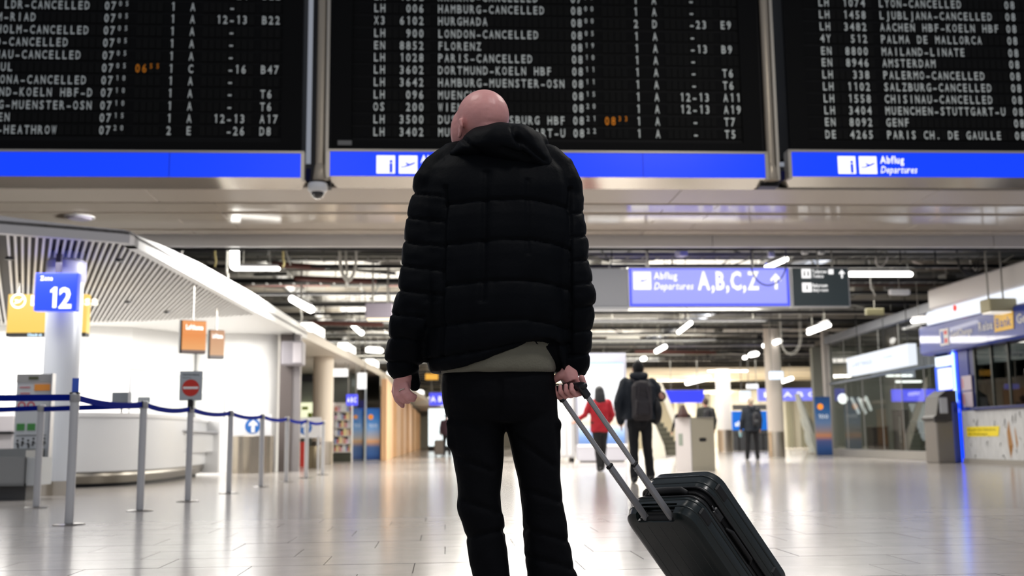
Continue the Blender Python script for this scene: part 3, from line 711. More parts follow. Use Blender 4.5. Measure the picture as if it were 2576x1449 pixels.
# yellow airline sign
yy_ = 15.2
xa, za = at(16, 838, yy_)[[0, 2]]; xb, zb_ = at(221, 740, yy_)[[0, 2]]
t = thing('airline_sign', 'yellow backlit airline sign with a white crane-in-ring mark, behind Zone 12', 'sign', ((xa + xb) / 2, yy_, za))
MB().bb(xa, xb, yy_, yy_ + .14, za, zb_).build('light_box', mat('backlit_yellow', L(60, 45, 15), .4, emit=L(250, 205, 92), strength=1.0), t)
st = MB().bb(xa, xb, yy_ - .02, yy_ + .14, za - .05, za + .002).build('lower_strip', M_black, t)
g = MB(); text(g, 'Check-in', (xa + .3, yy_ - .024, za - .045), X, Z, .035, bold=.02, width=.2); g.build('lettering', mat('strip_blue_white', L(190, 225, 250), .5, emit=L(190, 225, 250), strength=.8), st)
def ring(mb, c, r0, r1, u=X, v=Z, n=28):
    vs_ = []
    for k in range(n):
        a = 2 * math.pi * k / n; d = np.asarray(u) * math.cos(a) + np.asarray(v) * math.sin(a)
        vs_ += [tuple(c + d * r0), tuple(c + d * r1)]
    mb.add(vs_, [(2 * k, 2 * k + 1, (2 * k + 3) % (2 * n), (2 * k + 2) % (2 * n)) for k in range(n)])
BIRD = [(-.42, -.28), (-.1, -.02), (-.42, .12), (-.1, .1), (.12, .02), (.4, .34), (.52, .36), (.3, .1), (.1, -.12), (-.12, -.18)]
g = MB(); c = at(46, 757, yy_ - .01); ring(g, c, .085, .105); g.prism([(a * .16, b * .16) for a, b in BIRD], c, X, Z, Y, .003)
text(g, 'Lufthansa', (c[0] + .17, c[1], c[2] - .06), X, Z, .13, bold=.03, width=.95); g.build('logo', mat('logo_cream', L(255, 248, 225), .5, emit=L(255, 248, 225), strength=1), t)
for q in (.1, .9): MB().cyl((xa + (xb - xa) * q, yy_ + .07, zb_), (xa + (xb - xa) * q, yy_ + .07, CZ + .105), .012, n=6).build('hanger_rod', M_pipe, t)
# check-in counter
A = gz(196, 1222, 0); B = gz(380, 1213, 0); C = gz(470, 1203, 0); Dp = gz(552, 1190, 0)
def bez(pts, n=16):
    out = []
    for i in range(n + 1):
        t_ = i / n; P = [np.array(p[:2]) for p in pts]
        while len(P) > 1: P = [P[j] * (1 - t_) + P[j + 1] * t_ for j in range(len(P) - 1)]
        out.append(P[0])
    return out
A2 = np.array([-6.4, 15.0]); A1 = np.array([-4.95, 15.35]); B1 = np.array([-4.35, 17.3]); C1_ = np.array([-4.55, 20.6])
front = bez([A2, A1, np.array([-4.2, 15.7]), B1, C1_], 18)
t = thing('checkin_counter', 'long curved white check-in counter behind the belt barrier', 'counter', (-5, 18, 0))
def loftline(line, prof, name, m, parent, back=1.1, smooth='auto'):
    """prof: list of (outset, z); closes to a back line"""
    mb = MB(); rs = []
    for i, p_ in enumerate(line):
        a = line[max(i - 1, 0)]; b = line[min(i + 1, len(line) - 1)]; d = (b - a) / np.linalg.norm(b - a); nn = np.array([d[1], -d[0]])
        rs.append([(p_[0] + nn[0] * o_, p_[1] + nn[1] * o_, z) for o_, z in prof])
    return mb.rings(rs).build(name, m, parent, smooth=smooth)
loftline(front, [(0, .22), (.03, .5), (.02, 1.0), (-.06, 1.0), (-.08, .22)], 'front_panel', mat('counter_white', L(226, 228, 230), .3), t)
loftline(front, [(.05, 1.0), (.05, 1.06), (-.5, 1.06), (-.5, 1.0)], 'worktop', M_white, t)
loftline(front, [(-.04, .215), (-.02, .16), (-.08, .05), (-.2, .05), (-.2, .215)], 'steel_skirt', mat('skirt_steel', L(150, 145, 136), .3, .8), t)
loftline(front, [(-.16, .06), (-.16, 0), (-.4, 0), (-.4, .06)], 'plinth', M_black, t)
loftline(front, [(-.42, .02), (-.42, 1.0), (-.46, 1.0), (-.46, .02)], 'back_panel', M_white, t)
s0 = at(456, 1077, 19.0)
MB().bb(-4.62, -4.32, 18.2, 20.9, .80, .825).build('bag_shelf', M_alu, t)
MB().bb(-4.62, -4.4, 18.3, 20.8, .45, .79).build('shelf_box', mat('counter_grey', L(208, 210, 212), .35), t)
MB().bb(-4.75, -4.3, 20.6, 20.75, .05, 1.04).build('end_panel', M_white, t)
# glass screen on the counter
t = thing('glass_screen', 'thin-framed glass screen standing on the check-in counter', 'screen', (-5, 17.5, 1.06))
xa, za = at(326, 985, 16.6)[[0, 2]]; zt_ = at(326, 928, 16.6)[2]; xb = at(566, 985, 20.2)[0]
m = MB(); m.tube([(xa, 16.6, 1.06), (xa, 16.6, zt_)], .014, 6); m.tube([(xb, 20.2, 1.06), (xb, 20.2, zt_)], .014, 6)
m.build('post', M_alu, t); MB().tube([(xa, 16.6, zt_), (xb, 20.2, zt_)], .014, 6).build('top_rail', M_alu, t)
MB().add([(xa, 16.6, 1.08), (xb, 20.2, 1.08), (xb, 20.2, zt_), (xa, 16.6, zt_)], [(0, 1, 2, 3)]).build('pane', glass('clear_glass'), t)
for (px_, py_, w_, h_, yy_, lab) in ((306, 1000, .30, .17, 17.0, 'small dark computer screen on the counter, left of the barrier post'), (362, 1006, .2, .10, 17.8, 'low dark card reader on the counter, beside the second barrier post')):
    p = at(px_, py_, yy_)
    t = thing('computer_screen' if w_ > .25 else 'card_reader', lab, 'screen' if w_ > .25 else 'card reader', (p[0], yy_, 1.06))
    MB().box((p[0], yy_, max(1.12 + h_ / 2, p[2])), (w_, .04, h_), bev=.01).build('display', mat('screen_back', L(70, 76, 84), .4), t)
    MB().lathe([(0, 0), (.07, 0), (.07, .012), (.016, .02), (.016, .14)], (p[0], yy_ + .02, 1.06), 12).build('stand', M_dark, t)
# side desk at the far left
t = thing('desk', 'low white and grey desk at the left photo edge, behind the baggage sizer', 'desk', (-6.9, 14.6, 0))
xr = float(at(32, 1080, 14.4)[0])
MB().bb(-8.4, xr, 14.4, 15.1, .78, 1.0, bev=.01).build('top_drawer', mat('desk_white', L(222, 216, 218), .4), t)
MB().bb(-8.4, xr + .0, 14.38, 15.12, .76, .78).build('shade_strip', M_dark, t)  # solid dark strip stands in for the shade below the drawer
MB().bb(-8.4, xr - .02, 14.45, 15.05, .0, .76, bev=.01).build('body', mat('desk_grey', L(196, 192, 194), .4), t)
# baggage sizer
gy = 12.7
t = thing('baggage_sizer', 'grey hand-baggage sizer with printed back panel at the far left', 'baggage sizer', (gz(70, 1252)[0], gy, 0))
xa, xb = float(at(34, 1100, gy)[0]), float(at(124, 1100, gy)[0]); zt_ = float(at(80, 940, gy)[2]); zm = float(at(80, 1128, gy)[2])
bp_ = MB().bb(xa, xb, gy, gy + .05, .3, zt_, bev=.005).build('back_panel', mat('sizer_panel', L(200, 204, 208), .4), t)
MB().bb(xa, xb, gy - .008, gy, zt_ - .1, zt_ - .004).build('header', mat('sizer_header', L(160, 160, 160), .4), bp_)
MB().bb(xa + .14, xa + .25, gy - .012, gy - .008, zt_ - .07, zt_ - .035).build('vent', mat('sizer_slot', L(80, 84, 60), .5), bp_)
MB().bb(xa + .21, xb - .004, gy - .012, gy, zt_ - .2, zt_ - .125).build('orange_strip', mat('sizer_orange', L(232, 150, 62), .4), bp_)
g = MB(); g.bb(xa + .04, xa + .16, gy - .006, gy, zt_ - .165, zt_ - .155); g.bb(xa + .05, xa + .16, gy - .006, gy, zt_ - .235, zt_ - .225)
for dx in (.045, .15): 
    ring(g, np.array([xa + dx + .03, gy - .006, zt_ - .37]), .028, .045)
g.build('red_print', mat('print_red', L(190, 60, 70), .5), bp_)
g = MB(); g.bb(xa + .03, xa + .12, gy - .006, gy, zt_ - .66, zt_ - .58); g.bb(xa + .15, xa + .24, gy - .006, gy, zt_ - .66, zt_ - .58)
g.build('green_print', mat('print_green', L(70, 140, 70), .5), bp_)
g = MB(); text(g, 'XS OK', (xa + .16, gy - .008, zt_ - .40), X, Z, .02)
for k in range(6):
    xk = xa + .05 + k * .06; h0 = zt_ - .86 + .02 * (k % 2)
    g.ell((xk, gy - .006, h0 + .085), (.013, .003, .013), nu=8, nv=5); g.tube([(xk, gy - .006, h0 + .06), (xk + .01 * (-1) ** k, gy - .006, h0)], .01, 5); g.tube([(xk - .02, gy - .006, h0 + .05), (xk + .022, gy - .006, h0 + .03)], .005, 5)
g.bb(xa + .03, xb - .04, gy - .006, gy, zt_ - .72, zt_ - .712); g.bb(xa + .03, xb - .06, gy - .006, gy, zt_ - .9, zt_ - .894)
g.build('black_print', mat('print_black', L(60, 60, 60), .5), bp_)
MB().bb(xb, xb + .02, gy - .05, gy + .06, .3, zt_).build('side_rail', M_alu, t)
xl = float(at(-60, 1180, gy)[0]); xr = float(at(110, 1180, gy)[0])
m = MB(); z0_ = float(at(50, 1222, gy - .5)[2]); zt2 = zm - .0
m.bb(xl, xr, gy - .55, gy - .53, z0_, zt2 - .09); m.bb(xl, xr, gy - .03, gy, z0_, zt2); m.bb(xl, xl + .02, gy - .55, gy, z0_, zt2); m.bb(xr - .02, xr, gy - .55, gy, z0_, zt2 - .02); m.bb(xl, xr, gy - .55, gy, z0_, z0_ + .03)
m.build('bin', mat('sizer_grey', L(138, 140, 140), .45), t)
MB().bb(xr - .005, xr + .1, gy - .5, gy - .02, z0_, zt2 - .1).build('side_plate', mat('sizer_side', L(190, 194, 196), .35), t)
MB().bb(xl + .15, xr - .02, gy - .45, gy - .1, .0, z0_).build('foot', mat('sizer_foot', L(70, 70, 70), .5), t)
# ------------------------------------------------------------------ belt barrier
M_post = mat('post_steel', L(196, 196, 198), .32, .35)
M_belt = mat('belt_blue', L(6, 28, 130), .9, bump=.1, bscale=200, spec=.08)
M_base = mat('base_steel', L(120, 116, 112), .25, .9)
def stanchion(x, y, lab, group='belt barrier posts'):
    t = thing('belt_stanchion', lab, 'stanchion', (x, y, 0))
    MB().lathe([(0, 0), (.118, 0), (.118, .006), (.1, .011), (.035, .014), (.035, 0)], (x, y, 0), 28).build('base', M_base, t, smooth=True)
    MB().lathe([(.033, .01), (.033, .925), (.036, .927), (.036, .99), (.031, 1.0), (0, 1.0)], (x, y, 0), 20).build('post', M_post, t, smooth=True)
    MB().lathe([(.0365, .93), (.0372, .932), (.0372, .985), (.0365, .987)], (x, y, 0), 20).build('belt_head', mat('head_grey', L(150, 150, 152), .4), t, smooth=True)
    return t
def belt(t, p, q, sag, z0=.965, z1=.965, w_=.05):
    p, q = np.array(p, float), np.array(q, float); d = q - p; ln = np.linalg.norm(d); d /= ln; p = p + d * .034; q = q - d * .034
    rs = []; n = 14; nn = np.array([-d[1], d[0]]) * .0012
    for i in range(n + 1):
        f_ = i / n; c = p * (1 - f_) + q * f_; z = z0 * (1 - f_) + z1 * f_ - sag * 4 * f_ * (1 - f_)
        rs.append([(c[0] + nn[0], c[1] + nn[1], z - w_ / 2), (c[0] + nn[0], c[1] + nn[1], z + w_ / 2), (c[0] - nn[0], c[1] - nn[1], z + w_ / 2), (c[0] - nn[0], c[1] - nn[1], z - w_ / 2)])
    MB().rings(rs).build('belt', M_belt, t)
    e = MB(); R = Matrix.Rotation(math.atan2(d[1], d[0]), 3, 'Z'); e.box((q[0] - d[0] * .005, q[1] - d[1] * .005, z1), (.03, .012, w_ + .01), R=R, bev=.003); e.build('belt_clip', M_black, t)
bases = [(180, 1320), (345, 1285), (470, 1262), (572, 1241), (655, 1225), (718, 1213), (770, 1203), (812, 1195)]
S = [gz(*b)[:2] for b in bases]
# fit them to one line with even steps
S = [np.array([-2.86 + .58 * ((y_ - 8.4) / 11.6), y_]) for y_ in (8.4, 10.0, 11.5, 13.2, 14.95, 16.7, 18.4, 20.1)]
labs = ['nearest belt barrier post, with a small blue card on top', 'second belt barrier post from the camera, before the counter', 'belt barrier post carrying the red no-entry sign',
        'belt barrier post just behind the no-entry sign post', 'belt barrier post in front of the steel gate drum', 'belt barrier post between the two blue-arrow panels', 'belt barrier post in front of the second blue-arrow panel', 'farthest belt barrier post, at the end of the row']
TS = [stanchion(p_[0], p_[1], l_) for p_, l_ in zip(S, labs)]
for i in range(7): belt(TS[i], S[i], S[i + 1], .035 if i else .03)
Sl = gz(115, 1277)[:2]; Sl = np.array([-3.98, 10.75])
tl = stanchion(Sl[0], Sl[1], 'belt barrier post set back on the left, before the baggage sizer')
belt(tl, Sl, (-7.6, 10.8), .03); belt(tl, Sl, S[1], .0, .955, .955)
t9 = stanchion(-6.2, 8.35, 'belt barrier post outside the photo at the far left'); belt(t9, S[0], (-6.2, 8.35), .0)
t10 = stanchion(-7.6, 10.8, 'rear belt barrier post outside the photo at the far left')
for b_, pa in ((bpy.data.objects['belt'], None),): pass
# blue card on the first post
c = S[0]; MB().bb(c[0] - .026, c[0] + .026, c[1] - .004, c[1] + .004, 1.0, 1.115).build('top_card', mat('card_blue', L(60, 95, 200), .35), TS[0], label='small blue card')
MB().bb(c[0] - .034, c[0] + .034, c[1] - .03, c[1] + .03, .99, 1.006, bev=.004).build('card_holder', M_black, TS[0])
# no-entry sign on the third post
c = S[2]; zs = float(at(478, 1008, c[1])[2]); ze = float(at(478, 934, c[1])[2]); xw = .24
sg = MB().bb(c[0] - xw / 2, c[0] + xw / 2, c[1] - .03, c[1] - .015, zs, ze, bev=.003).build('sign_panel', mat('noentry_panel', L(175, 182, 188), .35), TS[2], label='grey panel with red no-entry disc')
g = MB(); cc = np.array([c[0], c[1] - .033, zs + .135]); ring(g, cc, 0, .09, n=32); g.build('disc', mat('noentry_red', L(200, 48, 36), .4), sg)
MB().bb(cc[0] - .078, cc[0] + .078, cc[1] - .003, cc[1], cc[2] - .012, cc[2] + .012).build('bar', mat('print_white', L(235, 235, 235), .4), sg)
g = MB(); text(g, 'Kein Durchgang', (c[0] - .085, c[1] - .033, ze - .045), X, Z, .016, bold=.02, width=.17); text(g, 'No entry', (c[0] - .085, c[1] - .033, ze - .075), X, Z, .012, width=.09); g.build('lettering', MATS['print_black'], sg)
MB().bb(c[0] - .03, c[0] + .03, c[1] - .035, c[1] + .03, .955, zs + .02, bev=.01).build('bracket', M_black, TS[2])
# ------------------------------------------------------------------ steel gates with blue arrow panels
def arrow_gate(x0, x1, y, z0, z1, lab, drum):
    t = thing('barrier_panel', lab, 'barrier', ((x0 + x1) / 2, y, 0))
    p_ = MB().bb(x0, x1, y - .02, y + .02, z0, z1, bev=.01).build('panel', mat('gate_white', L(214, 214, 216), .4), t)
    c = np.array([(x0 + x1) / 2 + (x1 - x0) * .02, y - .024, (z0 + z1) / 2])
    g = MB(); ring(g, c, 0, .155, n=32); g.build('disc', mat('gate_blue', L(28, 95, 170), .4), p_)
    MB().prism([(-.035, -.13), (.035, -.13), (.035, .03), (.085, -.005), (.085, .05), (0, .125), (-.085, .05), (-.085, -.005), (-.035, .03)], (c[0] + .01, c[1] - .002, c[2]), X, Z, Y, .002).build('arrow', mat('gate_arrow', L(225, 225, 228), .4), p_)
    if drum:
        MB().lathe([(drum, 0), (drum, z0 + .02), (drum * .97, z0 + .03)], ((x0 + x1) / 2, y + drum * .3, 0), 40).build('steel_drum', mat('drum_steel', L(170, 160, 145), .25, .9), t, smooth=True)
    else:
        for q in (x0 + .06, x1 - .06): MB().cyl((q, y, 0), (q, y, z0 + .05), .03).build('post', M_post, t)
    return t
gy2 = 21.9
x0, x1 = float(at(584, 1070, gy2)[0]), float(at(684, 1070, gy2)[0]); z0, z1 = float(at(634, 1100, gy2)[2]), float(at(634, 1044, gy2)[2])
arrow_gate(x0, x1, gy2, z0, z1, 'white panel with blue arrow disc above a steel drum, nearer gate', .42)
gy3 = 24.5
x0, x1 = float(at(724, 1075, gy3)[0]), float(at(808, 1075, gy3)[0]); z0, z1 = float(at(766, 1102, gy3)[2]), float(at(766, 1050, gy3)[2])
arrow_gate(x0, x1, gy3, z0, z1, 'white panel with blue arrow disc on posts, the further gate', 0)
t = thing('kerb_barrier', 'short curved steel barrier standing under the further arrow panel', 'barrier', (float(at(790, 1130, 25.2)[0]), 25.2, 0))
p = at(788, 1130, 25.2); MB().lathe([(.2, 0), (.2, .5), (.19, .52)], (p[0], 25.2, 0), 24).build('drum', mat('drum_bronze', L(110, 100, 80), .35, .8), t, smooth=True)
t = thing('vending_front', 'red and dark lower shop display seen under the further arrow panel', 'display', (float(at(750, 1130, 27)[0]), 27, 0))
xa = float(at(742, 1130, 27)[0]); xb = float(at(752, 1130, 27)[0]); xc = float(at(766, 1130, 27)[0])
MB().bb(xa, xb, 27, 27.4, 0, .62).build('dark_side', mat('maroon', L(70, 25, 22), .5), t); MB().bb(xb, xc, 27, 27.4, 0, .62).build('front', mat('shop_red', L(215, 70, 62), .4), t)
# ------------------------------------------------------------------ second canopy (low shop ceiling running away)
E0 = gz(772, 853, CZ); 
e = []
for (px_, py_) in ((772, 853), (880, 905), (1000, 968), (1090, 1017)):
    q = gz(px_, py_, CZ); e.append(q[:2])
e.append(gz(1140, 1045, CZ)[:2])
t = thing('shop_ceiling', 'low cream ceiling over the shops running away on the left', 'ceiling panel', (float(e[0][0]), float(e[0][1]), CZ))
poly = [tuple(q) for q in e] + [(-13, float(e[-1][1])), (-13, float(e[0][1]) + .05)]
k = len(poly); m = MB(); m.add([(a, b, CZ) for a, b in poly] + [(a, b, CZ + .2) for a, b in poly], [tuple(range(k)), tuple(range(k, 2 * k))[::-1]] + [(i, (i + 1) % k, (i + 1) % k + k, i + k) for i in range(k)])
m.build('soffit', mat('cream_soffit', L(226, 218, 204), .5), t)
dirE = (e[1] - e[0]); 
for i in range(9):
    f_ = [.02, .09, .17, .26, .36, .47, .60, .75, .92][i]
    L_ = [np.linalg.norm(e[j + 1] - e[j]) for j in range(len(e) - 1)]; s_ = f_ * sum(L_); j = 0
    while s_ > L_[j]: s_ -= L_[j]; j += 1
    d = (e[j + 1] - e[j]) / L_[j]; q = e[j] + d * s_
    R = Matrix.Rotation(math.atan2(d[1], d[0]), 3, 'Z')
    lb = thing('light_panel', 'white light box along the shop ceiling edge, number %d from the canopy' % (i + 1), 'light', (q[0] - .2, q[1], CZ + .2), group='light boxes on the shop ceiling edge')
    lb['label'] = '%s glowing white light box along the shop ceiling edge, counted from the canopy' % ('first', 'second', 'third', 'fourth', 'fifth', 'sixth', 'seventh', 'eighth', 'ninth')[i]
    MB().box((q[0] - .15, q[1], CZ + .335), (1.5, .3, .24), R=R, bev=.02).build('diffuser', mat('lightbox_white', L(240, 240, 235), .4, emit=(1, .97, .9, 1), strength=2.2), lb)
    MB().box((q[0] - .15, q[1], CZ + .216), (1.56, .34, .03), R=R).build('tray', M_white, lb)
# column, shop, banners, wood slats on the left
column(785, 837, 29.0, 2.9, 'cream round column in front of the shop shelves on the left', .62, mat('column_cream', L(226, 214, 196), .4))
yS_ = 33.0
def pxr(a, b, y, py=1080): return float(at(a, py, y)[0]), float(at(b, py, y)[0])
def pz(py, y, px=860): return float(at(px, py, y)[2])
# dark green shop front behind the column
xa, xb = pxr(732, 892, 36); 
o = MB().bb(-14, float(at(895, 1080, 36)[0]), 36, 36.2, 0, 2.9).build('wall_shop', mat('shop_greygreen', L(132, 136, 128), .6)); o['kind'] = 'structure'
t = thing('shop_sign_band', 'dark grey sign band on the green-grey shop front left of the column', 'sign', ((xa + xb) / 2, 35.9, 2.2))
MB().bb(xa - .2, pxr(0, 792, 36)[1], 35.85, 35.98, pz(960, 36), pz(944, 36)).build('panel', mat('shop_dark', L(62, 64, 72), .5), t)
xa, xb = pxr(748, 786, 35.5)
t = thing('poster', 'bright lit poster with yellow-green print on the shop front', 'poster', ((xa + xb) / 2, 35.5, 1))
MB().bb(xa, xb, 35.8, 35.98, pz(1052, 35.8), pz(1012, 35.8)).build('panel', mat('poster_lit', L(240, 240, 200), .5, emit=L(240, 244, 205), strength=1.0), t)
g = MB(); g.bb(xa + .1, xa + .3, 35.79, 35.8, pz(1030, 35.8), pz(1022, 35.8)); g.bb(xb - .2, xb - .05, 35.79, 35.8, pz(1050, 35.8), pz(1038, 35.8)); g.build('print', mat('poster_print', L(170, 190, 70), .5), t)
# shelving with goods
xa, xb = pxr(838, 884, yS_)
t = thing('shop_shelf', 'lit white shop shelf unit right of the cream column', 'shelf', ((xa + xb) / 2, yS_, 0))
zt_ = pz(1012, yS_); MB().bb(xa, xb, yS_ + .3, yS_ + .34, 0.05, zt_).build('back_panel', mat('shelf_white', L(240, 236, 230), .5), t)
for q in (xa, xb): MB().bb(q - .015, q + .015, yS_, yS_ + .3, 0, zt_).build('side_panel', MATS['shelf_white'], t)
MB().bb(xa, xb, yS_ - .02, yS_ + .3, 0, .26).build('plinth', mat('shelf_plinth', L(60, 62, 50), .6), t)
nsh = 6; goods = [L(215, 120, 115), L(240, 240, 235), L(240, 215, 185), L(150, 165, 200), L(235, 195, 215), L(250, 235, 175), L(235, 238, 240), L(225, 160, 140)]
for i in range(nsh):
    z = .3 + i * (zt_ - .35) / nsh
    MB().bb(xa, xb, yS_, yS_ + .3, z - .012, z + .012).build('shelf_board', MATS['shelf_white'], t)
    x = xa + .04; j = 0
    while x < xb - .06:
        w_ = .05 + .04 * ((i * 7 + j * 3) % 3) / 2; h_ = .13 + .08 * ((i * 5 + j * 11) % 4) / 3
        ci = (i * 3 + j * 5) % 8
        tg = tag(MB().bb(x, x + w_ - .008, yS_ + .04, yS_ + .2, z + .012, z + .012 + h_, bev=.006).build('package', mat('goods_%d' % ci, goods[ci], .4)), 'small %s packet on the %s shelf of the lit shop unit' % (('red', 'white', 'beige', 'blue', 'pink', 'yellow', 'pale', 'orange')[ci], ('lowest', 'second lowest', 'third lowest', 'third highest', 'second highest', 'highest')[i]), 'package', 'packets on the shop shelf')
        x += w_; j += 1
# blue 100 banners
M_ban = ramp('banner_print', [(0, L(30, 62, 120)), (.12, L(55, 95, 155)), (.25, L(70, 100, 150)), (.36, L(225, 165, 110)), (.42, L(190, 175, 170)), (.6, L(120, 165, 215)), (.8, L(60, 130, 205)), (1, L(30, 95, 180))], .35)
def banner(pxa, pxb, pya, pyb, y, lab, m_):
    xa, xb = pxr(pxa, pxb, y); z1 = pz(pya, y, (pxa + pxb) / 2); z0 = .02
    t = thing('advert_banner', lab, 'banner', ((xa + xb) / 2, y, 0))
    p_ = MB().bb(xa, xb, y, y + .12, z0, z1, bev=.01).build('panel', m_, t)
    h = z1 - z0; c = np.array([xa + (xb - xa) * .32, y - .01, z0 + h * .83]); g = MB(); ring(g, c, 0, (xb - xa) * .2, n=24); g.build('sun_disc', mat('disc_orange', L(245, 145, 45), .5, emit=L(245, 145, 45), strength=.5), p_)
    g = MB(); text(g, '100', (xa + (xb - xa) * .18, y - .01, z0 + h * .63), X, Z, h * .065, bold=.0, width=(xb - xa) * .68); g.build('lettering', mat('banner_white', L(225, 232, 240), .5, emit=L(225, 232, 240), strength=.3), p_)
    MB().bb(xa - .04, xb + .04, y - .1, y + .22, 0, .025).build('foot', M_alu, t)
banner(922, 955, 1027, 1148, 34.5, 'tall blue advertising banner with an orange disc and 100, on the left', M_ban)
banner(886, 912, 1027, 1148, 35.2, 'second blue banner behind the glass, left of the other one', M_ban)  # copy stands in for the banner's reflection in the door glass
t = thing('glass_door', 'clear glass shop door panel between the two blue banners', 'door', (float(at(912, 1080, 34)[0]), 34, 0))
xa, xb = pxr(884, 917, 33.8); MB().bb(xa, xb, 33.8, 33.82, .02, 2.7).build('pane', glass('shop_glass', (.9, .95, .95, 1)), t)
MB().bb(xb, xb + .05, 33.76, 33.86, 0, 2.75).build('post', mat('door_post', L(200, 210, 215), .3, .4), t)
# oak slat wall
M_oak = mat('oak_panel', L(232, 186, 140), .5, var=.12, vscale=3, stretch=(6, 6, .4))
M_cream = mat('cream_wall', L(236, 226, 208), .6)
o = MB().bb(float(at(955, 1080, 37)[0]), float(at(955, 1080, 37)[0]) + .2, 37, 62, 0, 2.9).build('wall_oak', M_cream); o['kind'] = 'structure'
t = thing('slat_wall', 'row of tall oak panels on the left concourse wall', 'wall panel', (float(at(960, 1080, 37)[0]) + .2, 45, 0))
xw = float(at(955, 1080, 37)[0]) + .22
for (a, b) in ((958, 976), (986, 998), (1004, 1013), (1020, 1028), (1034, 1041), (1045, 1051)):
    q0 = atx(a, 1130, xw)[1]; q1 = atx(b, 1130, xw)[1]
    MB().bb(xw, xw + .18, q0, q1, 0, 2.6, bev=.01).build('oak_panel', M_oak, t)
# little signs over the shops
M_sblue = mat('far_sign_blue', L(60, 60, 210), .4, emit=L(85, 90, 240), strength=1.0)
def small_sign(pxa, pxb, pya, pyb, y, lab, m_, bars=0, name='hanging_sign', cat='sign', hang=True):
    xa, xb = pxr(pxa, pxb, y, (pya + pyb) / 2); z1 = pz(pya, y, (pxa + pxb) / 2); z0 = pz(pyb, y, (pxa + pxb) / 2)
    t = thing(name, lab, cat, ((xa + xb) / 2, y, z0))
    p_ = MB().bb(xa, xb, y, y + .15, z0, z1, bev=.01).build('light_box', m_, t)
    if hang:
        zt__ = CZ if xa < -3 and y > 23 else 5.3
        for q in (.15, .85):
            if z1 < zt__: MB().cyl((xa + (xb - xa) * q, y + .07, z1), (xa + (xb - xa) * q, y + .07, zt__), .015, n=6).build('hanger_rod', M_pipe, t)
    if bars:
        g = MB(); hh = z1 - z0; ww = xb - xa; text(g, bars, (xa + ww * .08, y - .01, z0 + hh * .3), X, Z, hh * .4, bold=.02, width=ww * .84); g.build('lettering', M_icon, p_)
    return t
small_sign(871, 899, 992, 1020, 31.5, 'small blue lit sign above the shop shelves', M_sblue, 'A B C')
small_sign(838, 874, 927, 947, 31, 'white lit shop sign right of the cream column', M_icon)
small_sign(899, 921, 938, 978, 32, 'square white and red lit shop sign', M_icon)
small_sign(1080, 1116, 988, 1020, 52, 'small blue lit sign far down the left concourse', M_sblue, 'A B')
small_sign(1070, 1102, 940, 955, 44, 'amber hanging sign just left of the man', mat('amber', L(225, 170, 70), .5, emit=L(225, 170, 70), strength=.8))
xa, xb = pxr(1078, 1125, 66)
t = thing('light_wall', 'bright white and turquoise lit display at the far end of the left concourse', 'display', ((xa + xb) / 2, 66, 0))
MB().bb(xa, xb + .6, 66, 66.2, .3, pz(1028, 66, 1100)).build('screen', mat('far_glow', L(240, 250, 252), .5, emit=L(235, 250, 255), strength=1.3), t)
MB().bb(xa, xb + .6, 65.9, 66.25, 0, .3).build('base', M_dark, t)
# ================================================================== RIGHT SIDE
# back of the concourse: column run, shops, far blue signs
column(1806, 1842, 46.0, 3.6, 'bright white round column left of the grey-haired walker', .95, mat('column_bright', L(244, 240, 234), .4))
t_, p_, r_ = column(1933, 1973, 33.0, 4.2, 'cream round column right of the grey-haired walker', .78, mat('column_cream2', L(214, 204, 194), .4))
# hanging white unit in front of the cream column
t = small_sign(1938, 1971, 934, 954, 32.0, 'small pale blue hanging lamp box in front of the cream column', mat('lampbox_blue', L(210, 225, 245), .4, emit=L(210, 228, 250), strength=1.0), name='lamp_box', cat='lamp')
small_sign(1675, 1771, 982, 1013, 44, 'wide blue lit sign hanging above the stairs', mat('far_sign_deep', L(40, 50, 220), .4, emit=L(62, 72, 240), strength=1.0), '')
small_sign(1908, 2068, 977, 1008, 42, 'long violet-blue lit sign behind the cream column', mat('far_sign_violet', L(120, 120, 230), .4, emit=L(130, 135, 245), strength=1.0), 'M | A B C')
small_sign(1863, 1889, 983, 1009, 43, 'small white lit screen left of the long violet-blue sign', mat('far_screen_white', L(225, 235, 240), .4, emit=L(225, 238, 242), strength=1.0))
small_sign(1880, 1908, 966, 978, 44, 'little white lit sign above the white screen', M_icon)
# far wall band of shops
def R2(name, lab, cat, pxa, pxb, pya, pyb, y, m_, d=.3, pname='panel', z0=None):
    xa, xb = pxr(pxa, pxb, y, (pya + pyb) / 2); z1 = pz(pya, y, (pxa + pxb) / 2); z0 = pz(pyb, y, (pxa + pxb) / 2) if z0 is None else z0
    t = thing(name, lab, cat, ((xa + xb) / 2, y, z0)); p_ = MB().bb(xa, xb, y, y + d, z0, z1, bev=.01).build(pname, m_, t); return t, p_, xa, xb, z0, z1
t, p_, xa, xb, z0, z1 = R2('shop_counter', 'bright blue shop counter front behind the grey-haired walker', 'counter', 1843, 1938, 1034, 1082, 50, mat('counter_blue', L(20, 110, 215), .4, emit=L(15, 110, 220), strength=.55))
MB().bb(xa, xb, 50, 50.6, 0, z0).build('base', mat('counter_base', L(90, 92, 95), .4), t)
MB().bb(xa, xb, 49.9, 50, z1 + .05, z1 + .3).build('fascia', mat('counter_top', L(120, 120, 118), .4), t)
g = MB(); text(g, 'shop', (xa + .1, 49.98, z0 + .2), X, Z, .22, bold=.03); g.build('lettering', M_icon, p_)
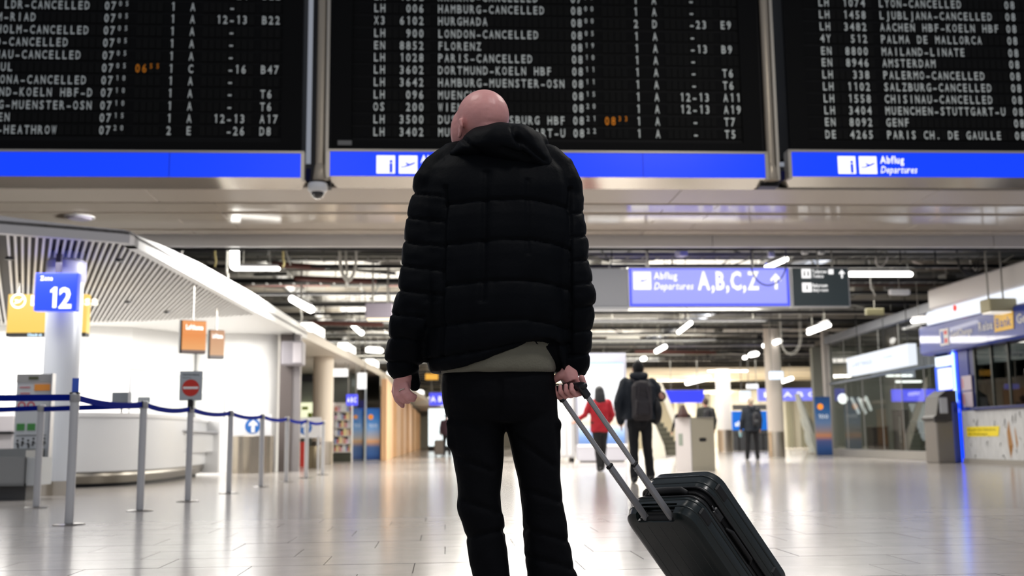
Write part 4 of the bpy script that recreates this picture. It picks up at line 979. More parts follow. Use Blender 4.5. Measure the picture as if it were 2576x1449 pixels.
for i, (pxa, pxb, pya, pyb) in enumerate(((1848, 1868, 1092, 1128), (1874, 1882, 1096, 1126), (1908, 1930, 1092, 1126))):
    xa, xb = pxr(pxa, pxb, 48.5); 
    t = thing('cafe_table', ('dark round cafe table by the bright white column', 'small dark cafe stool left of the walker', 'dark cafe table right of the walker')[i], 'table', ((xa + xb) / 2, 48.5, 0))
    c = ((xa + xb) / 2, 48.5, 0); r_ = (xb - xa) / 2
    MB().lathe([(0, .72), (r_, .72), (r_, .76), (0, .76)], c, 20).build('table_top', M_dark, t); MB().lathe([(.04, .02), (.04, .72)], c, 8).build('stem', M_dark, t); MB().lathe([(0, 0), (r_ * .7, 0), (r_ * .6, .03), (0, .04)], c, 16).build('foot', M_dark, t)
# shop walls far right/behind
o = MB().bb(float(at(1700, 1080, 62)[0]), float(at(2110, 1080, 62)[0]), 62, 62.3, 0, 3.4).build('wall_far_shops', mat('far_shop_wall', L(205, 200, 182), .5, var=.25, vscale=.6, stretch=(3, 1, .3))); o['kind'] = 'structure'
o = MB().bb(float(at(1440, 1080, 68)[0]), float(at(1760, 1080, 68)[0]), 68, 68.3, 0, 3.4).build('wall_far_light', mat('far_light_wall', L(238, 230, 205), .5)); o['kind'] = 'structure'
for (a, b) in ((1712, 1724), (1760, 1768), (1778, 1790), (1985, 1998), (2020, 2040)):
    xa, xb = pxr(a, b, 61.5); o = MB().bb(xa, xb, 61.5, 61.9, 0, 3.3).build('wall_pier', mat('pier_dark', L(120, 118, 100), .5)); o['kind'] = 'structure'
o = MB().bb(5.5, 25, 50, 61.8, 3.94, 3.99).build('ceiling_lowered', mat('ceiling_cream', L(206, 194, 166), .6, var=.3, vscale=.5, stretch=(.4, 1.5, 1))); o['kind'] = 'structure'
# stairs (escalator) behind the backpack walker
t = thing('staircase', 'grey stairs rising behind the backpack walker', 'staircase', (float(at(1690, 1130, 40)[0]), 40, 0))
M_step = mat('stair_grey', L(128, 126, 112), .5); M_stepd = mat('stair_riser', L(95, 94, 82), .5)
n = 14
for i in range(n):
    f_ = i / (n - 1)
    xl = float(at(1676 - 30 * f_, 1125, 38)[0]); xr = float(at(1720 - 52 * f_, 1125, 38)[0])
    z = .17 * (i + 1); yy_ = 38 + i * .28
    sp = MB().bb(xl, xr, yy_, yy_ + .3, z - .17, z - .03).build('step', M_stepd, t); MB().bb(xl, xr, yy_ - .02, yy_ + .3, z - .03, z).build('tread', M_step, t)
xa = float(at(1740, 1125, 38)[0]); xb = float(at(1680, 1125, 38)[0])
m = MB(); m.prism([(0, 0), (.0, .35), (-1.0, 2.75), (-1.0, 2.35), (-.16, 0)], (xa - .1, 37.9, 0), X, Z, Y, .12); m.build('balustrade', mat('balustrade_light', L(240, 236, 222), .35), t)
m = MB(); m.prism([(0, 0), (-.05, .35), (-.55, 1.6), (-.75, 1.2), (-.7, 0)], (xb - .1, 37.9, 0), X, Z, Y, .12); m.build('balustrade', MATS['balustrade_light'], t)
# trash kiosk
ky = 19.4
xa, xm, xb = float(at(1712, 1110, ky)[0]), float(at(1738, 1110, ky)[0]), float(at(1799, 1110, ky)[0])
zt_ = float(at(1750, 1052, ky)[2])
t = thing('waste_bin', 'tall beige box bin with dark oval slot, behind the suitcase', 'waste bin', ((xa + xb) / 2, ky, 0))
M_bin = mat('bin_beige', L(165, 160, 144), .45); M_bins = mat('bin_side', L(205, 200, 200), .35)
m = MB(); dxs = (xm - xa) * 1.35
body = MB(); body.add([(xm, ky, 0), (xb, ky + .05, 0), (xb - .02, ky + .6, 0), (xa, ky + .42, 0), (xm, ky, zt_), (xb, ky + .05, zt_), (xb - .02, ky + .6, zt_), (xa, ky + .42, zt_)],
    [(0, 1, 5, 4), (1, 2, 6, 5), (2, 3, 7, 6), (4, 5, 6, 7), (3, 2, 1, 0)]); body.cur = 1; body.add([(xm, ky, 0), (xm, ky, zt_), (xa, ky + .42, zt_), (xa, ky + .42, 0)], [(0, 1, 2, 3)])
body.build('body', [M_bin, M_bins], t)
MB().prism([(.04 * math.cos(a) * 1.9 if abs(math.cos(a)) > 2 else .07 * math.copysign(abs(math.cos(a)) ** .5, math.cos(a)), .035 * math.copysign(abs(math.sin(a)) ** .6, math.sin(a))) for a in [2 * math.pi * k / 20 for k in range(20)]],
           ((xm + xb) / 2 + .0, ky + .018, float(at(1765, 1106, ky)[2])), X, Z, Y, .02).build('slot', M_black, t)
MB().add([(xm + .0, ky - .003, 0), (xm + .012, ky - .003, 0), (xm + .012, ky - .003, zt_), (xm, ky - .003, zt_)], [(0, 1, 2, 3)]).build('corner_trim', M_alu, t)
MB().bb(xa + .02, xb - .01, ky + .0, ky + .5, zt_, zt_ + .015).build('lid', mat('bin_lid', L(150, 146, 140), .4), t)
u = np.array([xm - xa, -.42, 0]); u /= np.linalg.norm(u)
g = MB(); g.prism([(.1, 0), (.22, 0), (.22, .22), (.1, .22)], (xa, ky + .42, zt_ - .5), u, Z, np.array([-.8, -.6, 0]), .006); g.build('print', mat('bin_print', L(140, 150, 140), .5), t)
# digital advertising display
ay = 28.0
def ax_(px): return float(at(px, 1040, ay)[0])
def az_(py): return float(at(1520, py, ay)[2])
xa, xb = ax_(1450), ax_(1578); zt_ = az_(888)
t = thing('advert_display', 'tall lit advertising display with white sky picture behind the woman in red', 'display', ((xa + xb) / 2, ay, 0))
M_adf = mat('ad_frame', L(152, 154, 166), .35, .3)
m = MB(); m.bb(xa, xb, ay, ay + .35, 0.03, az_(1118), bev=.02); m.build('base_cabinet', mat('ad_base', L(186, 186, 196), .35), t)
m = MB(); m.bb(xa, ax_(1455), ay, ay + .35, az_(1118), zt_); m.bb(ax_(1570), xb, ay, ay + .35, az_(1118), zt_); m.bb(ax_(1455), ax_(1570), ay, ay + .35, az_(912), zt_); m.build('frame', M_adf, t)
MB().bb(xa + .02, xb - .02, ay - .01, ay, az_(1124), az_(1117)).build('light_ledge', mat('ad_ledge', L(240, 240, 245), .3), t)
M_ads = ramp('ad_picture', [(0, L(95, 130, 190)), (.08, L(120, 160, 220)), (.18, L(190, 215, 245)), (.25, L(255, 225, 190)), (.33, L(250, 240, 225)), (.42, L(250, 252, 255)), (.97, L(252, 254, 255)), (1, L(120, 200, 220))], 1.35)
MB().bb(ax_(1455), ax_(1570), ay + .02, ay + .06, az_(1118), az_(912)).build('screen', M_ads, t)
MB().bb(xa + .1, xb - .1, ay + .05, ay + .3, 0, .04).build('plinth', M_dark, t)
# lockers/roller cabinet left of it
xa, xb = ax_(1408), ax_(1449)
t = thing('roller_cabinet', 'pale ribbed metal cabinet on feet between the man and the lit display', 'cabinet', ((xa + xb) / 2, ay + .3, 0))
MB().bb(xa - 1.2, xb, ay + .3, ay + .9, .12, az_(975), bev=.02).build('body', mat('cabinet_pale', L(196, 196, 198), .35), t)
for i in range(9):
    q = xa - 1.1 + i * (xb - xa + 1.1) / 9; MB().bb(q, q + .06, ay + .28, ay + .3, .2, az_(985)).build('rib', mat('rib_light', L(236, 236, 236), .3), t)
for q in (xa - 1.0, xb - .12): MB().bb(q, q + .1, ay + .35, ay + .8, 0, .12).build('foot', M_dark, t)
small_sign(1405, 1440, 975, 988, 34, 'small violet sign peeping between the man and the suitcase handle', mat('peep_violet', L(140, 140, 230), .5, emit=L(150, 150, 245), strength=.9))
# blue banner on the right
banner(2054, 2092, 998, 1143, 32.6, 'tall dark blue advertising banner with an orange disc, on the right', ramp('banner_print_dark', [(0, L(22, 52, 100)), (.12, L(35, 70, 125)), (.25, L(70, 80, 130)), (.34, L(190, 125, 85)), (.4, L(140, 120, 120)), (.55, L(95, 120, 160)), (.75, L(40, 90, 150)), (1, L(18, 62, 120))], .15))
# glass shopfront -----------------------------------------------------------------
GX0, GY0 = 12.35, 33.2; GX1, GY1 = 11.75, 23.9
M_gl = glass('front_glass', (.82, .90, .88, 1))
t = thing('glass_shopfront', 'long frameless glass shopfront right of the blue banner', 'shopfront', (12, 28, 0))
M_gframe = mat('front_frame', L(150, 150, 148), .35, .5)
def gp(f_, z): return (GX0 + (GX1 - GX0) * f_, GY0 + (GY1 - GY0) * f_, z)
n = 6; GZ = 3.55
for i in range(n):
    a, b = i / n + .002, (i + 1) / n - .002
    MB().add([gp(a, .22), gp(b, .22), gp(b, 2.25), gp(a, 2.25)], [(0, 1, 2, 3)]).build('pane', M_gl, t)
    MB().add([gp(a, 2.3), gp(b, 2.3), gp(b, GZ), gp(a, GZ)], [(0, 1, 2, 3)]).build('pane', M_gl, t)
    m = MB(); m.tube([gp(i / n, .2), gp(i / n, GZ)], .012, 6); m.build('joint_profile', M_gframe, t)
R = Matrix.Rotation(math.atan2(GX1 - GX0, GY0 - GY1) , 3, 'Z'); ln = math.hypot(GX1 - GX0, GY1 - GY0); cm = gp(.5, 0)
MB().box((cm[0], cm[1], .11), (.12, ln, .22), R=R, bev=.01).build('sill', mat('sill_grey', L(150, 148, 145), .35, .3), t)
MB().box((cm[0], cm[1], 2.275), (.06, ln, .05), R=R).build('transom', mat('transom_blue', L(90, 105, 125), .35, .4), t)
MB().box((cm[0], cm[1], GZ + .12), (.25, ln, .24), R=R, bev=.01).build('head', mat('head_grey2', L(120, 124, 132), .4), t)
t = thing('corner_column', 'slim pale square column where the glass shopfront starts', 'column', (GX0, GY0 + .3, 0))
MB().box((GX0 - .03, GY0 + .18, 2.0), (.22, .22, 4.0), bev=.02).build('shaft', mat('corner_pale', L(178, 172, 168), .4), t)
MB().box((GX0 - .03, GY0 + .18, .06), (.26, .26, .12), bev=.01).build('base', M_alu, t)
# interior behind the glass
o = MB().bb(17.5, 17.8, 21.5, 36, 0, 3.7).build('wall_interior', mat('interior_wall', L(104, 102, 90), .6, var=.5, vscale=1.0, stretch=(1, 2, .6))); o['kind'] = 'structure'
o = MB().bb(12.8, 17.8, 36, 36.2, 0, 3.7).build('wall_interior_side', mat('interior_side', L(150, 152, 140), .5)); o['kind'] = 'structure'
o = MB().bb(12.9, 17.8, 24.3, 36, 3.72, 3.9).build('ceiling_shop', mat('interior_ceiling', L(80, 78, 72), .6)); o['kind'] = 'structure'
area('shop_light', (14.8, 29, 3.6), 2.0, 190, WARM, size_y=6)
def int_thing(pxa, pxb, pya, pyb, x, name, lab, cat, m_, z0=0, d=.5):
    c = atx((pxa + pxb) / 2, (pya + pyb) / 2, x); ya = c[1]; xa_ = float(at(pxa, pyb, ya)[0]); xb_ = float(at(pxb, pyb, ya)[0]); z1 = float(at((pxa + pxb) / 2, pya, ya)[2]); z0 = float(at((pxa + pxb) / 2, pyb, ya)[2]) if z0 is None else z0
    t = thing(name, lab, cat, ((xa_ + xb_) / 2, ya, z0)); p_ = MB().bb(xa_, xb_, ya, ya + d, z0, z1, bev=.02).build('body', m_, t); return t, p_, xa_, xb_, ya, z0, z1
t, p_, xa, xb, ya, z0, z1 = int_thing(2246, 2356, 979, 1010, 15.0, 'hanging_sign', 'blue-violet lit sign inside the glass shopfront', 'sign', mat('inner_violet', L(80, 80, 220), .5, emit=L(85, 88, 230), strength=.95), None, .12)  # reflection of a sign in the glass, built as a glowing box
for q in (.1, .9): MB().cyl((xa + (xb - xa) * q, ya + .06, z1), (xa + (xb - xa) * q, ya + .06, 3.72), .012, n=6).build('hanger_rod', M_pipe, t)
M_int = mat('interior_dark', L(26, 26, 24), .5)
t, p_, xa, xb, ya, z0, z1 = int_thing(2264, 2292, 1030, 1118, 14.6, 'cabinet', 'tall dark cabinet inside the glass shop, middle', 'cabinet', M_int)
MB().bb(xa + .02, xa + .04, ya - .02, ya, .4, 1.2).build('handle', M_alu, t)
t, p_, xa, xb, ya, z0, z1 = int_thing(2198, 2238, 1075, 1130, 14.2, 'desk', 'low dark reception desk inside the glass shop', 'desk', mat('interior_brown', L(52, 44, 40), .5))
MB().bb(xa - .03, xb + .03, ya - .05, ya + .55, z1, z1 + .04).build('desk_top', mat('desk_top_grey', L(120, 116, 108), .4), t)
t, p_, xa, xb, ya, z0, z1 = int_thing(2316, 2350, 1090, 1130, 13.6, 'armchair', 'dark green lounge chair inside the glass shop', 'chair', mat('interior_green', L(44, 50, 42), .7), .12, .7)
MB().bb(xa, xb, ya + .55, ya + .7, z1 - .05, z1 + .35, bev=.03).build('backrest', MATS['interior_green'], t)
for qx in (xa + .05, xb - .05):
    for qy in (ya + .08, ya + .6): MB().cyl((qx, qy, 0), (qx, qy, .14), .02, n=6).build('leg', M_dark, t)
t, p_, xa, xb, ya, z0, z1 = int_thing(2288, 2352, 1038, 1056, 16.8, 'wall_shelf', 'tan wall shelf with lit back inside the glass shop', 'shelf', mat('shelf_tan', L(176, 156, 112), .5), None, .3)
for i, (a, b, c_) in enumerate(((2216, 2232, .0), (2226, 2242, .02))):
    pass
for i, (px_, py_, lg) in enumerate(((2120, 1003, 0), (2262, 945, 1), (2285, 960, 1))):
    c = atx(px_, py_, 15.5 if lg else 13.2)
    t = thing('ceiling_lamp', ('round white wall lamp behind the first shop pane', 'linear white lamp inside the glass shop, near the sign', 'second linear white lamp inside the glass shop')[i], 'lamp', c)
    if lg: MB().box(c, (.9, .12, .07), bev=.02).build('tube', emis('tube_white', (1, .97, .92, 1), 2.0), t)
    else: MB().ell(c, (.17, .1, .17)).build('globe', emis('tube_white', (1, .97, .92, 1), 2.0), t, smooth='all')
    MB().cyl((c[0], c[1], c[2] + .03), (c[0], c[1], 3.74), .01, n=6).build('hanger_rod', M_pipe, t)
# slanted light bars seen in the glass (decor tubes)
for i, (a, b, c_, d_) in enumerate(((2143, 1003, 2160, 1038), (2160, 1003, 2177, 1038), (2178, 1000, 2190, 1030))):
    p0 = atx(a, b, 13.4); p1 = at(c_, d_, p0[1])
    t = thing('decor_tube', ('left', 'middle', 'right')[i] + ' slanted white decorative tube standing behind the shopfront glass', 'decoration', p1, group='slanted white tubes behind the glass')
    MB().tube([p0, p1], .055, 8, round_ends=True).build('tube', mat('tube_decor', L(225, 228, 226), .3, emit=L(225, 228, 226), strength=.4), t, smooth='all')
    MB().cyl(p0, (p0[0], p0[1], 3.74), .008, n=5).build('wire', M_pipe, t); 
# draped foil by the banner
p0 = at(2005, 1010, 36.5); 
t = thing('plastic_sheet', 'crumpled clear plastic sheeting left of the dark blue banner', 'plastic sheet', (p0[0], 36.5, 0))
m = MB(); rs = []
for i in range(12):
    z = 2.1 - i * .185; sp = .05 + .022 * i
    rs.append([(p0[0] + i * .06 + math.cos(2 * math.pi * k / 12) * sp * (1 + .3 * math.sin(3 * k + i)), 36.5 + math.sin(2 * math.pi * k / 12) * .2, z) for k in range(12)])
m.rings(rs); m.build('sheet', mat('foil', L(215, 220, 212), .15, spec=.9), t)
# white light sign on the shopfront
def on_glass(px_, py_):
    # intersection of the view ray with the plane of the shopfront, moved .45 m out
    d = D(px_, py_); nrm = np.array([GY1 - GY0, -(GX1 - GX0), 0.]); nrm /= np.linalg.norm(nrm); 
    if nrm[0] > 0: nrm = -nrm
    q = np.array([GX0, GY0, 0.]) + nrm * .45
    return O0 + d * (((q - O0) @ nrm) / (d @ nrm))
c1 = on_glass(2131, 922); c2 = on_glass(2284, 892)
zt_ = (on_glass(2131, 899)[2] + on_glass(2284, 866)[2]) / 2; zb_ = (on_glass(2131, 946)[2] + on_glass(2284, 919)[2]) / 2
u = np.array([c2[0] - c1[0], c2[1] - c1[1], 0]); LN = np.linalg.norm(u); u /= LN; nq = np.array([-u[1], u[0], 0.]); 
if nq[0] < 0: nq = -nq
t = thing('lightbox_sign', 'bright white light-box sign on the glass shopfront', 'sign', (c1 + c2) / 2)
bx_ = MB().prism([(0, 0), (LN, 0), (LN, zt_ - zb_), (0, zt_ - zb_)], (c1[0], c1[1], zb_), u, Z, nq, .22).build('light_box', emis('lightbox_sign_white', L(240, 246, 255), 1.0), t)
g = MB(); o_ = np.array([c1[0], c1[1], zb_]) - nq * .006; hh = zt_ - zb_
text(g, 'v FITTINGS', o_ + u * LN * .1 + Z * hh * .42, u, Z, hh * .2, bold=0, width=LN * .36); g.build('lettering', mat('sign_greyblue', L(110, 130, 160), .5, emit=L(110, 130, 165), strength=.7), t)
g = MB(); text(g, 'Lounge', o_ + u * LN * .64 + Z * hh * .55, u, Z, hh * .1, width=LN * .14); g.build('lettering', MATS['sign_greyblue'], t)
for q in (.15, .6, .95):
    a = np.array([c1[0], c1[1], zt_]) + u * LN * q + nq * .1; MB().tube([a, (a[0], a[1], GZ + .5)], .012, 6).build('hanger_rod', M_dark, t)
# ------------------------------------------------------------------ currency kiosk
KX = 11.35
M_kb = mat('kiosk_blue', L(22, 50, 150), .3, coat=.4); M_kd = mat('kiosk_dark_blue', L(10, 30, 100), .35)
t = thing('exchange_kiosk', 'blue currency exchange kiosk with lettered fascia at the right edge', 'kiosk', (KX, 20, 0))
yF, yN = 23.4, 13.5
def kz(px_, py_): return float(atx(px_, py_, KX)[2])
def ky_(px_, py_=1100): return float(atx(px_, py_, KX)[1])
yP0, yP1 = ky_(2352, 1000), ky_(2452, 1000)      # blue portal
yPan = yP1
zfa = kz(2352, 893); zfb = kz(2352, 820)
fas = MB(); fas.bb(KX - .25, KX + .3, yN, yP0 + .1, zfa, zfb, bev=.05); fa = fas.build('fascia', mat('kiosk_fascia', L(30, 62, 165), .3, coat=.5), t)
MB().bb(KX - .1, KX + .4, yN, yP0, zfb, zfb + .35, bev=.05).build('upper_lightbox', emis('kiosk_glow', L(235, 240, 250), 1.1), t)
# lettering on the fascia: runs towards the camera (left in the picture is far)
u = -Y; fx = KX - .256
def kpos(px_, py_): 
    q = atx(px_, py_, fx); return q
q0, q1 = kpos(2366, 860), kpos(2388, 860); hz = zfb - zfa
g = MB(); g.prism([(0, 0), (float(q0[1] - q1[1]), 0), (float(q0[1] - q1[1]), hz * .55), (0, hz * .55)], (fx, q0[1], zfa + hz * .2), u, Z, -X, .006); lg = g.build('logo_plate', mat('print_white', L(235, 235, 235), .4), t)
wq = float(q0[1] - q1[1]); g = MB(); g.bb(fx - .009, fx - .006, q0[1] - wq * .4, q0[1] - wq * .12, zfa + hz * .27, zfa + hz * .68); g.build('blue_mark', mat('mark_blue', L(40, 90, 190), .4), lg)
g = MB(); g.bb(fx - .009, fx - .006, q0[1] - wq * .85, q0[1] - wq * .5, zfa + hz * .55, zfa + hz * .68); g.bb(fx - .009, fx - .006, q0[1] - wq * .85, q0[1] - wq * .5, zfa + hz * .27, zfa + hz * .42); g.build('red_mark', mat('mark_red', L(220, 50, 60), .4), lg)
q0, q1 = kpos(2392, 860), kpos(2448, 850)
g = MB(); text(g, 'GeldChange', (fx - .004, q0[1], zfa + hz * .42), u, Z, hz * .2, bold=.02, width=float(q0[1] - q1[1]))
q2, q3, q4 = kpos(2463, 840), kpos(2503, 835), kpos(2553, 830)
text(g, 'Reise', (fx - .004, q2[1], zfa + hz * .42), u, Z, hz * .27, bold=.02, width=float(q2[1] - q3[1]) * .92); g.build('lettering', mat('print_white', L(235, 235, 235), .4), t)
w1 = float(q3[1] - q4[1]); pn = MB(); pn.prism([(0, 0), (w1 * .96, 0), (w1, hz * .52), (w1 * .04, hz * .52)], (fx - .001, q3[1], zfa + hz * .3), u, Z, -X, .008); pn_ = pn.build('yellow_plate', mat('plate_yellow', L(228, 180, 50), .4, emit=L(228, 180, 50), strength=.15), t)
g = MB(); text(g, 'Bank', (fx - .011, q3[1] - w1 * .1, zfa + hz * .42), u, Z, hz * .27, bold=.015, width=w1 * .8); g.build('lettering', M_kb, pn_)
g = MB(); text(g, 'Geldwechsel', (fx - .004, q4[1] - .1, zfa + hz * .42), u, Z, hz * .27, bold=.02); g.build('lettering', MATS['print_white'], t)
# body: blue portal with lit strip, window, white printed base wall
zs_ = kz(2440, 1030)
yW = yP1
MB().bb(KX, KX + .5, ky_(2448, 1100), ky_(2398, 1100), 0.0, zfa).build('portal', M_kb, t)
MB().bb(KX + .02, KX + .4, ky_(2452, 960), ky_(2410, 960), zs_ - .1, zfa).build('portal_side', M_kd, t)
ya = ky_(2413, 1080)
MB().bb(KX - .035, KX, ya - .035, ya + .035, .02, zfa - .02).build('light_strip', emis('strip_blue_light', L(140, 190, 255), 4.0), t)
MB().bb(KX - .02, KX, ya - .14, ya + .12, .02, zfa - .02).build('strip_painted_halo', mat('halo_blue', L(10, 50, 235), .3, emit=L(0, 60, 245), strength=1.5), t)  # blue glow around the light strip put into an emitting plate
for py_ in (985, 1010, 1033):
    MB().ell((KX - .05, ya, float(at(2411, py_, ya)[2])), (.03, .04, .05)).build('strip_lamp', MATS['tube_white'], t, smooth='all')
MB().bb(KX - .05, KX + .03, ky_(2400, 910), ky_(2358, 910), kz(2380, 920), kz(2380, 896)).build('lit_header', emis('atm_white', L(225, 240, 255), 1.6), t)
MB().bb(KX - .0, KX + .05, ky_(2402, 960), ky_(2354, 960), kz(2380, 1010), kz(2380, 921)).build('lit_back', mat('atm_blue_glow', L(20, 80, 240), .3, emit=L(10, 85, 250), strength=.9), t)
MB().bb(KX - .03, KX, ky_(2398, 950), ky_(2363, 950), kz(2380, 980), kz(2380, 926)).build('lit_picture', emis('atm_pic', L(240, 238, 225), 1.4), t)
# printed base wall
yA, yB = ky_(2428, 1100), yN
bw = MB().bb(KX - .04, KX + .1, yB, yA, .1, zs_ - .03).build('base_wall', mat('mural_white', L(196, 198, 200), .45, var=.12, vscale=7, stretch=(1, 3, .8)), t)
MB().bb(KX - .08, KX + .2, yB, yA, 0, .1).build('kick_plate', mat('kick_grey', L(150, 146, 140), .4), t)
MB().bb(KX - .14, KX + .15, yB, yP1 + .0, zs_ - .03, zs_ + .03, bev=.01).build('counter_ledge', M_kd, t)
q0, q1 = atx(2432, 1090, KX - .05), atx(2515, 1088, KX - .05)
zb0 = kz(2440, 1098); zb1 = kz(2440, 1074)
pb = MB().prism([(0, 0), (float(q0[1] - q1[1]) * .95, 0), (float(q0[1] - q1[1]), zb1 - zb0), (0, zb1 - zb0)], (KX - .046, q0[1], zb0), u, Z, -X, .004).build('yellow_banner', mat('banner_yellow', L(246, 222, 40), .45), bw)
g = MB(); text(g, 'Bargeld ohne Gebuehren', (KX - .052, q0[1] - .06, zb0 + (zb1 - zb0) * .58), u, Z, .045, bold=.01, width=float(q0[1] - q1[1]) * .85); text(g, 'Alle Waehrungen', (KX - .052, q0[1] - .06, zb0 + (zb1 - zb0) * .15), u, Z, .045, bold=.01, width=float(q0[1] - q1[1]) * .6); g.build('lettering', mat('print_olive', L(120, 110, 20), .5), pb)
# line-drawn mural with two tan figures of paint
g = MB(); rr = random.Random(5)
for i in range(26):
    y_ = yA - .1 - rr.random() * 2.6; z_ = .15 + rr.random() * .85; g.tube([(KX - .045, y_, z_), (KX - .045, y_ - .03 - rr.random() * .05, z_ + rr.random() * .15), (KX - .045, y_ - rr.random() * .1, z_ - .05)], .004, 4)
g.build('mural_lines', mat('print_black', L(60, 60, 60), .5), bw, kind='stuff')
g = MB(); yq = atx(2545, 1100, KX)[1]
for (dy, h0, h1, r_) in ((.22, .25, .98, .05), (.0, .12, 1.0, .10), (-.24, .2, .98, .07)):
    g.tube([(KX + .01, yq + dy + .01, h0), (KX + .01, yq + dy - .02, h0 + (h1 - h0) * .3), (KX + .01, yq + dy + .02, h0 + (h1 - h0) * .6), (KX + .01, yq + dy - .01, h1)], [r_ * .5, r_, r_ * .9, r_ * .3], 6, flat=1)
g.build('mural_figures', mat('mural_tan', L(170, 120, 60), .5), bw)
# counter window
m = MB()
yw0 = yP1 - .02
for (pa, pb, pt, pbt, m_, nm) in ((2456, 2480, 905, 1026, mat('win_dark', L(48, 48, 50), .2), 'window_panel'), (2482, 2500, 905, 1026, mat('win_grey', L(120, 125, 120), .2), 'window_panel'), (2502, 2576, 905, 1026, MATS['win_dark'], 'window_panel')):
    pass
MB().bb(KX + .02, KX + .06, yN, yw0, zs_, zfa).build('window_pane', glass('kiosk_glass', (.75, .8, .8, 1)), t)
for px_ in (2454, 2497, 2540):
    q = ky_(px_, 970); MB().bb(KX, KX + .08, q - .025, q + .025, zs_, zfa).build('window_post', mat('win_post', L(40, 48, 44), .35), t)
zz0 = kz(2520, 918); 
MB().bb(KX + .06, KX + .09, yN, ky_(2456, 970), zfa - .36, zfa - .02).build('window_header', mat('win_header', L(160, 168, 168), .4), t)
g = MB(); q0 = atx(2530, 895, KX + .05); text(g, 'Change', (KX + .055, q0[1], zfa - .27), u, Z, .13, bold=.01, width=.75); g.build('lettering', mat('win_text', L(40, 60, 100), .5), t)
MB().bb(KX + 1.8, KX + 1.9, yN, yP0, 0, zfb).build('back_wall', mat('kiosk_inner', L(110, 116, 114), .5, var=.3, vscale=2), t)
MB().bb(KX + .06, KX + 1.9, yP0 - .05, yP0 + .02, 0, zfb).build('end_wall', mat('kiosk_end', L(60, 66, 90), .4), t)
MB().bb(KX + .06, KX + 1.9, yN, yP0, zfa, zfa + .05).build('inner_ceiling', MATS['kiosk_inner'], t)
t2 = thing('roller_blind', 'dark roller blind behind the kiosk window at the photo edge', 'blind', (KX + .9, ky_(2550), zs_))
MB().bb(KX + .6, KX + .64, ky_(2640, 970), ky_(2535, 970), zs_ + .1, zfa - .3).build('fabric', mat('blind_dark', L(54, 52, 54), .7), t2); MB().cyl((KX + .62, ky_(2640, 970), zfa - .28), (KX + .62, ky_(2535, 970), zfa - .28), .04).build('roller', M_dark, t2)
t2 = thing('bottle', 'small yellow-white bottle on the kiosk ledge behind the window', 'bottle', (KX + .12, ky_(2512), zs_))
c = (KX + .14, float(atx(2512, 1010, KX + .14)[1]), zs_); MB().lathe([(0, 0), (.05, 0), (.05, .16), (.02, .22), (.02, .27), (0, .27)], c, 14).build('body', mat('bottle_yellow', L(205, 205, 90), .3), t2, smooth='all'); MB().lathe([(.024, .25), (.024, .3), (0, .3)], c, 10).build('cap', M_white, t2)
t2 = thing('leaflet', 'small orange and white leaflet stuck inside the kiosk window', 'leaflet', (KX + .1, ky_(2470), zs_))
q = float(atx(2470, 1000, KX + .1)[1]); MB().bb(KX + .1, KX + .11, q - .07, q + .07, kz(2470, 1018), kz(2470, 985)).build('sheet', mat('leaf_white', L(235, 225, 200), .5), t2); MB().bb(KX + .095, KX + .1, q + .02, q + .07, kz(2470, 1018), kz(2470, 985)).build('stripe', mat('leaf_orange', L(220, 150, 50), .5), t2)
for i, (pa, pb) in enumerate(((945, 982), (985, 1024))):
    t2 = thing('notice', ('upper framed pale notice on the dark blue kiosk post', 'lower framed pale notice on the dark blue kiosk post')[i], 'notice', (KX - .01, ky_(2434), kz(2434, pb)))
    ya_, yb_ = ky_(2447, 980), ky_(2423, 980); MB().bb(KX - .02, KX + .0, ya_, yb_, kz(2434, pb), kz(2434, pa)).build('sheet', mat('notice_lilac', L(190, 178, 190), .4), t2)
    MB().bb(KX - .024, KX - .02, yb_ - .07, yb_ - .01, kz(2434, pb) + .05, kz(2434, pa) - .05).build('print', mat('notice_pink', L(205, 140, 140), .5), t2)
# cash machine
ya_, yb_ = ky_(2392, 1100), ky_(2360, 1100)
t = thing('cash_machine', 'grey free-standing cash machine at the corner of the blue kiosk', 'cash machine', (KX - .25, (ya_ + yb_) / 2, 0))
yc = 22.6; xL = float(at(2357, 1100, yc)[0]); xR = float(at(2398, 1100, yc)[0])
def mz(py_): return float(at(2375, py_, yc)[2])
M_atm = mat('atm_grey', L(122, 118, 114), .4, .2); M_atmd = mat('atm_dark', L(58, 56, 56), .4)
MB().bb(xL, xR + .1, yc, yc + .6, 0, mz(1058), bev=.02).build('cabinet', M_atm, t)
pr = [(0, 0), (-.06, .06), (.02, .12), (.1, .5), (.28, .62), (.5, .62), (.5, 0)]
hd = MB(); hz2 = mz(982) - mz(1058)
hd.prism([(a, b * hz2 / .62) for a, b in pr], (xL + .0, yc, mz(1058)), X, Z, Y, .6); hd.build('head', M_atmd, t)
MB().bb(xL - .05, xL + .25, yc - .04, yc + .02, mz(1062), mz(1052), bev=.01).build('keypad_shelf', M_atmd, t)
MB().bb(xL + .1, xL + .28, yc - .03, yc, mz(1040), mz(1000), bev=.01).build('screen', mat('atm_screen', L(200, 205, 210), .1), t)
MB().bb(xR + .0, xR + .16, yc - .02, yc + .6, 0, mz(1010), bev=.03).build('side_cladding', M_kb, t)
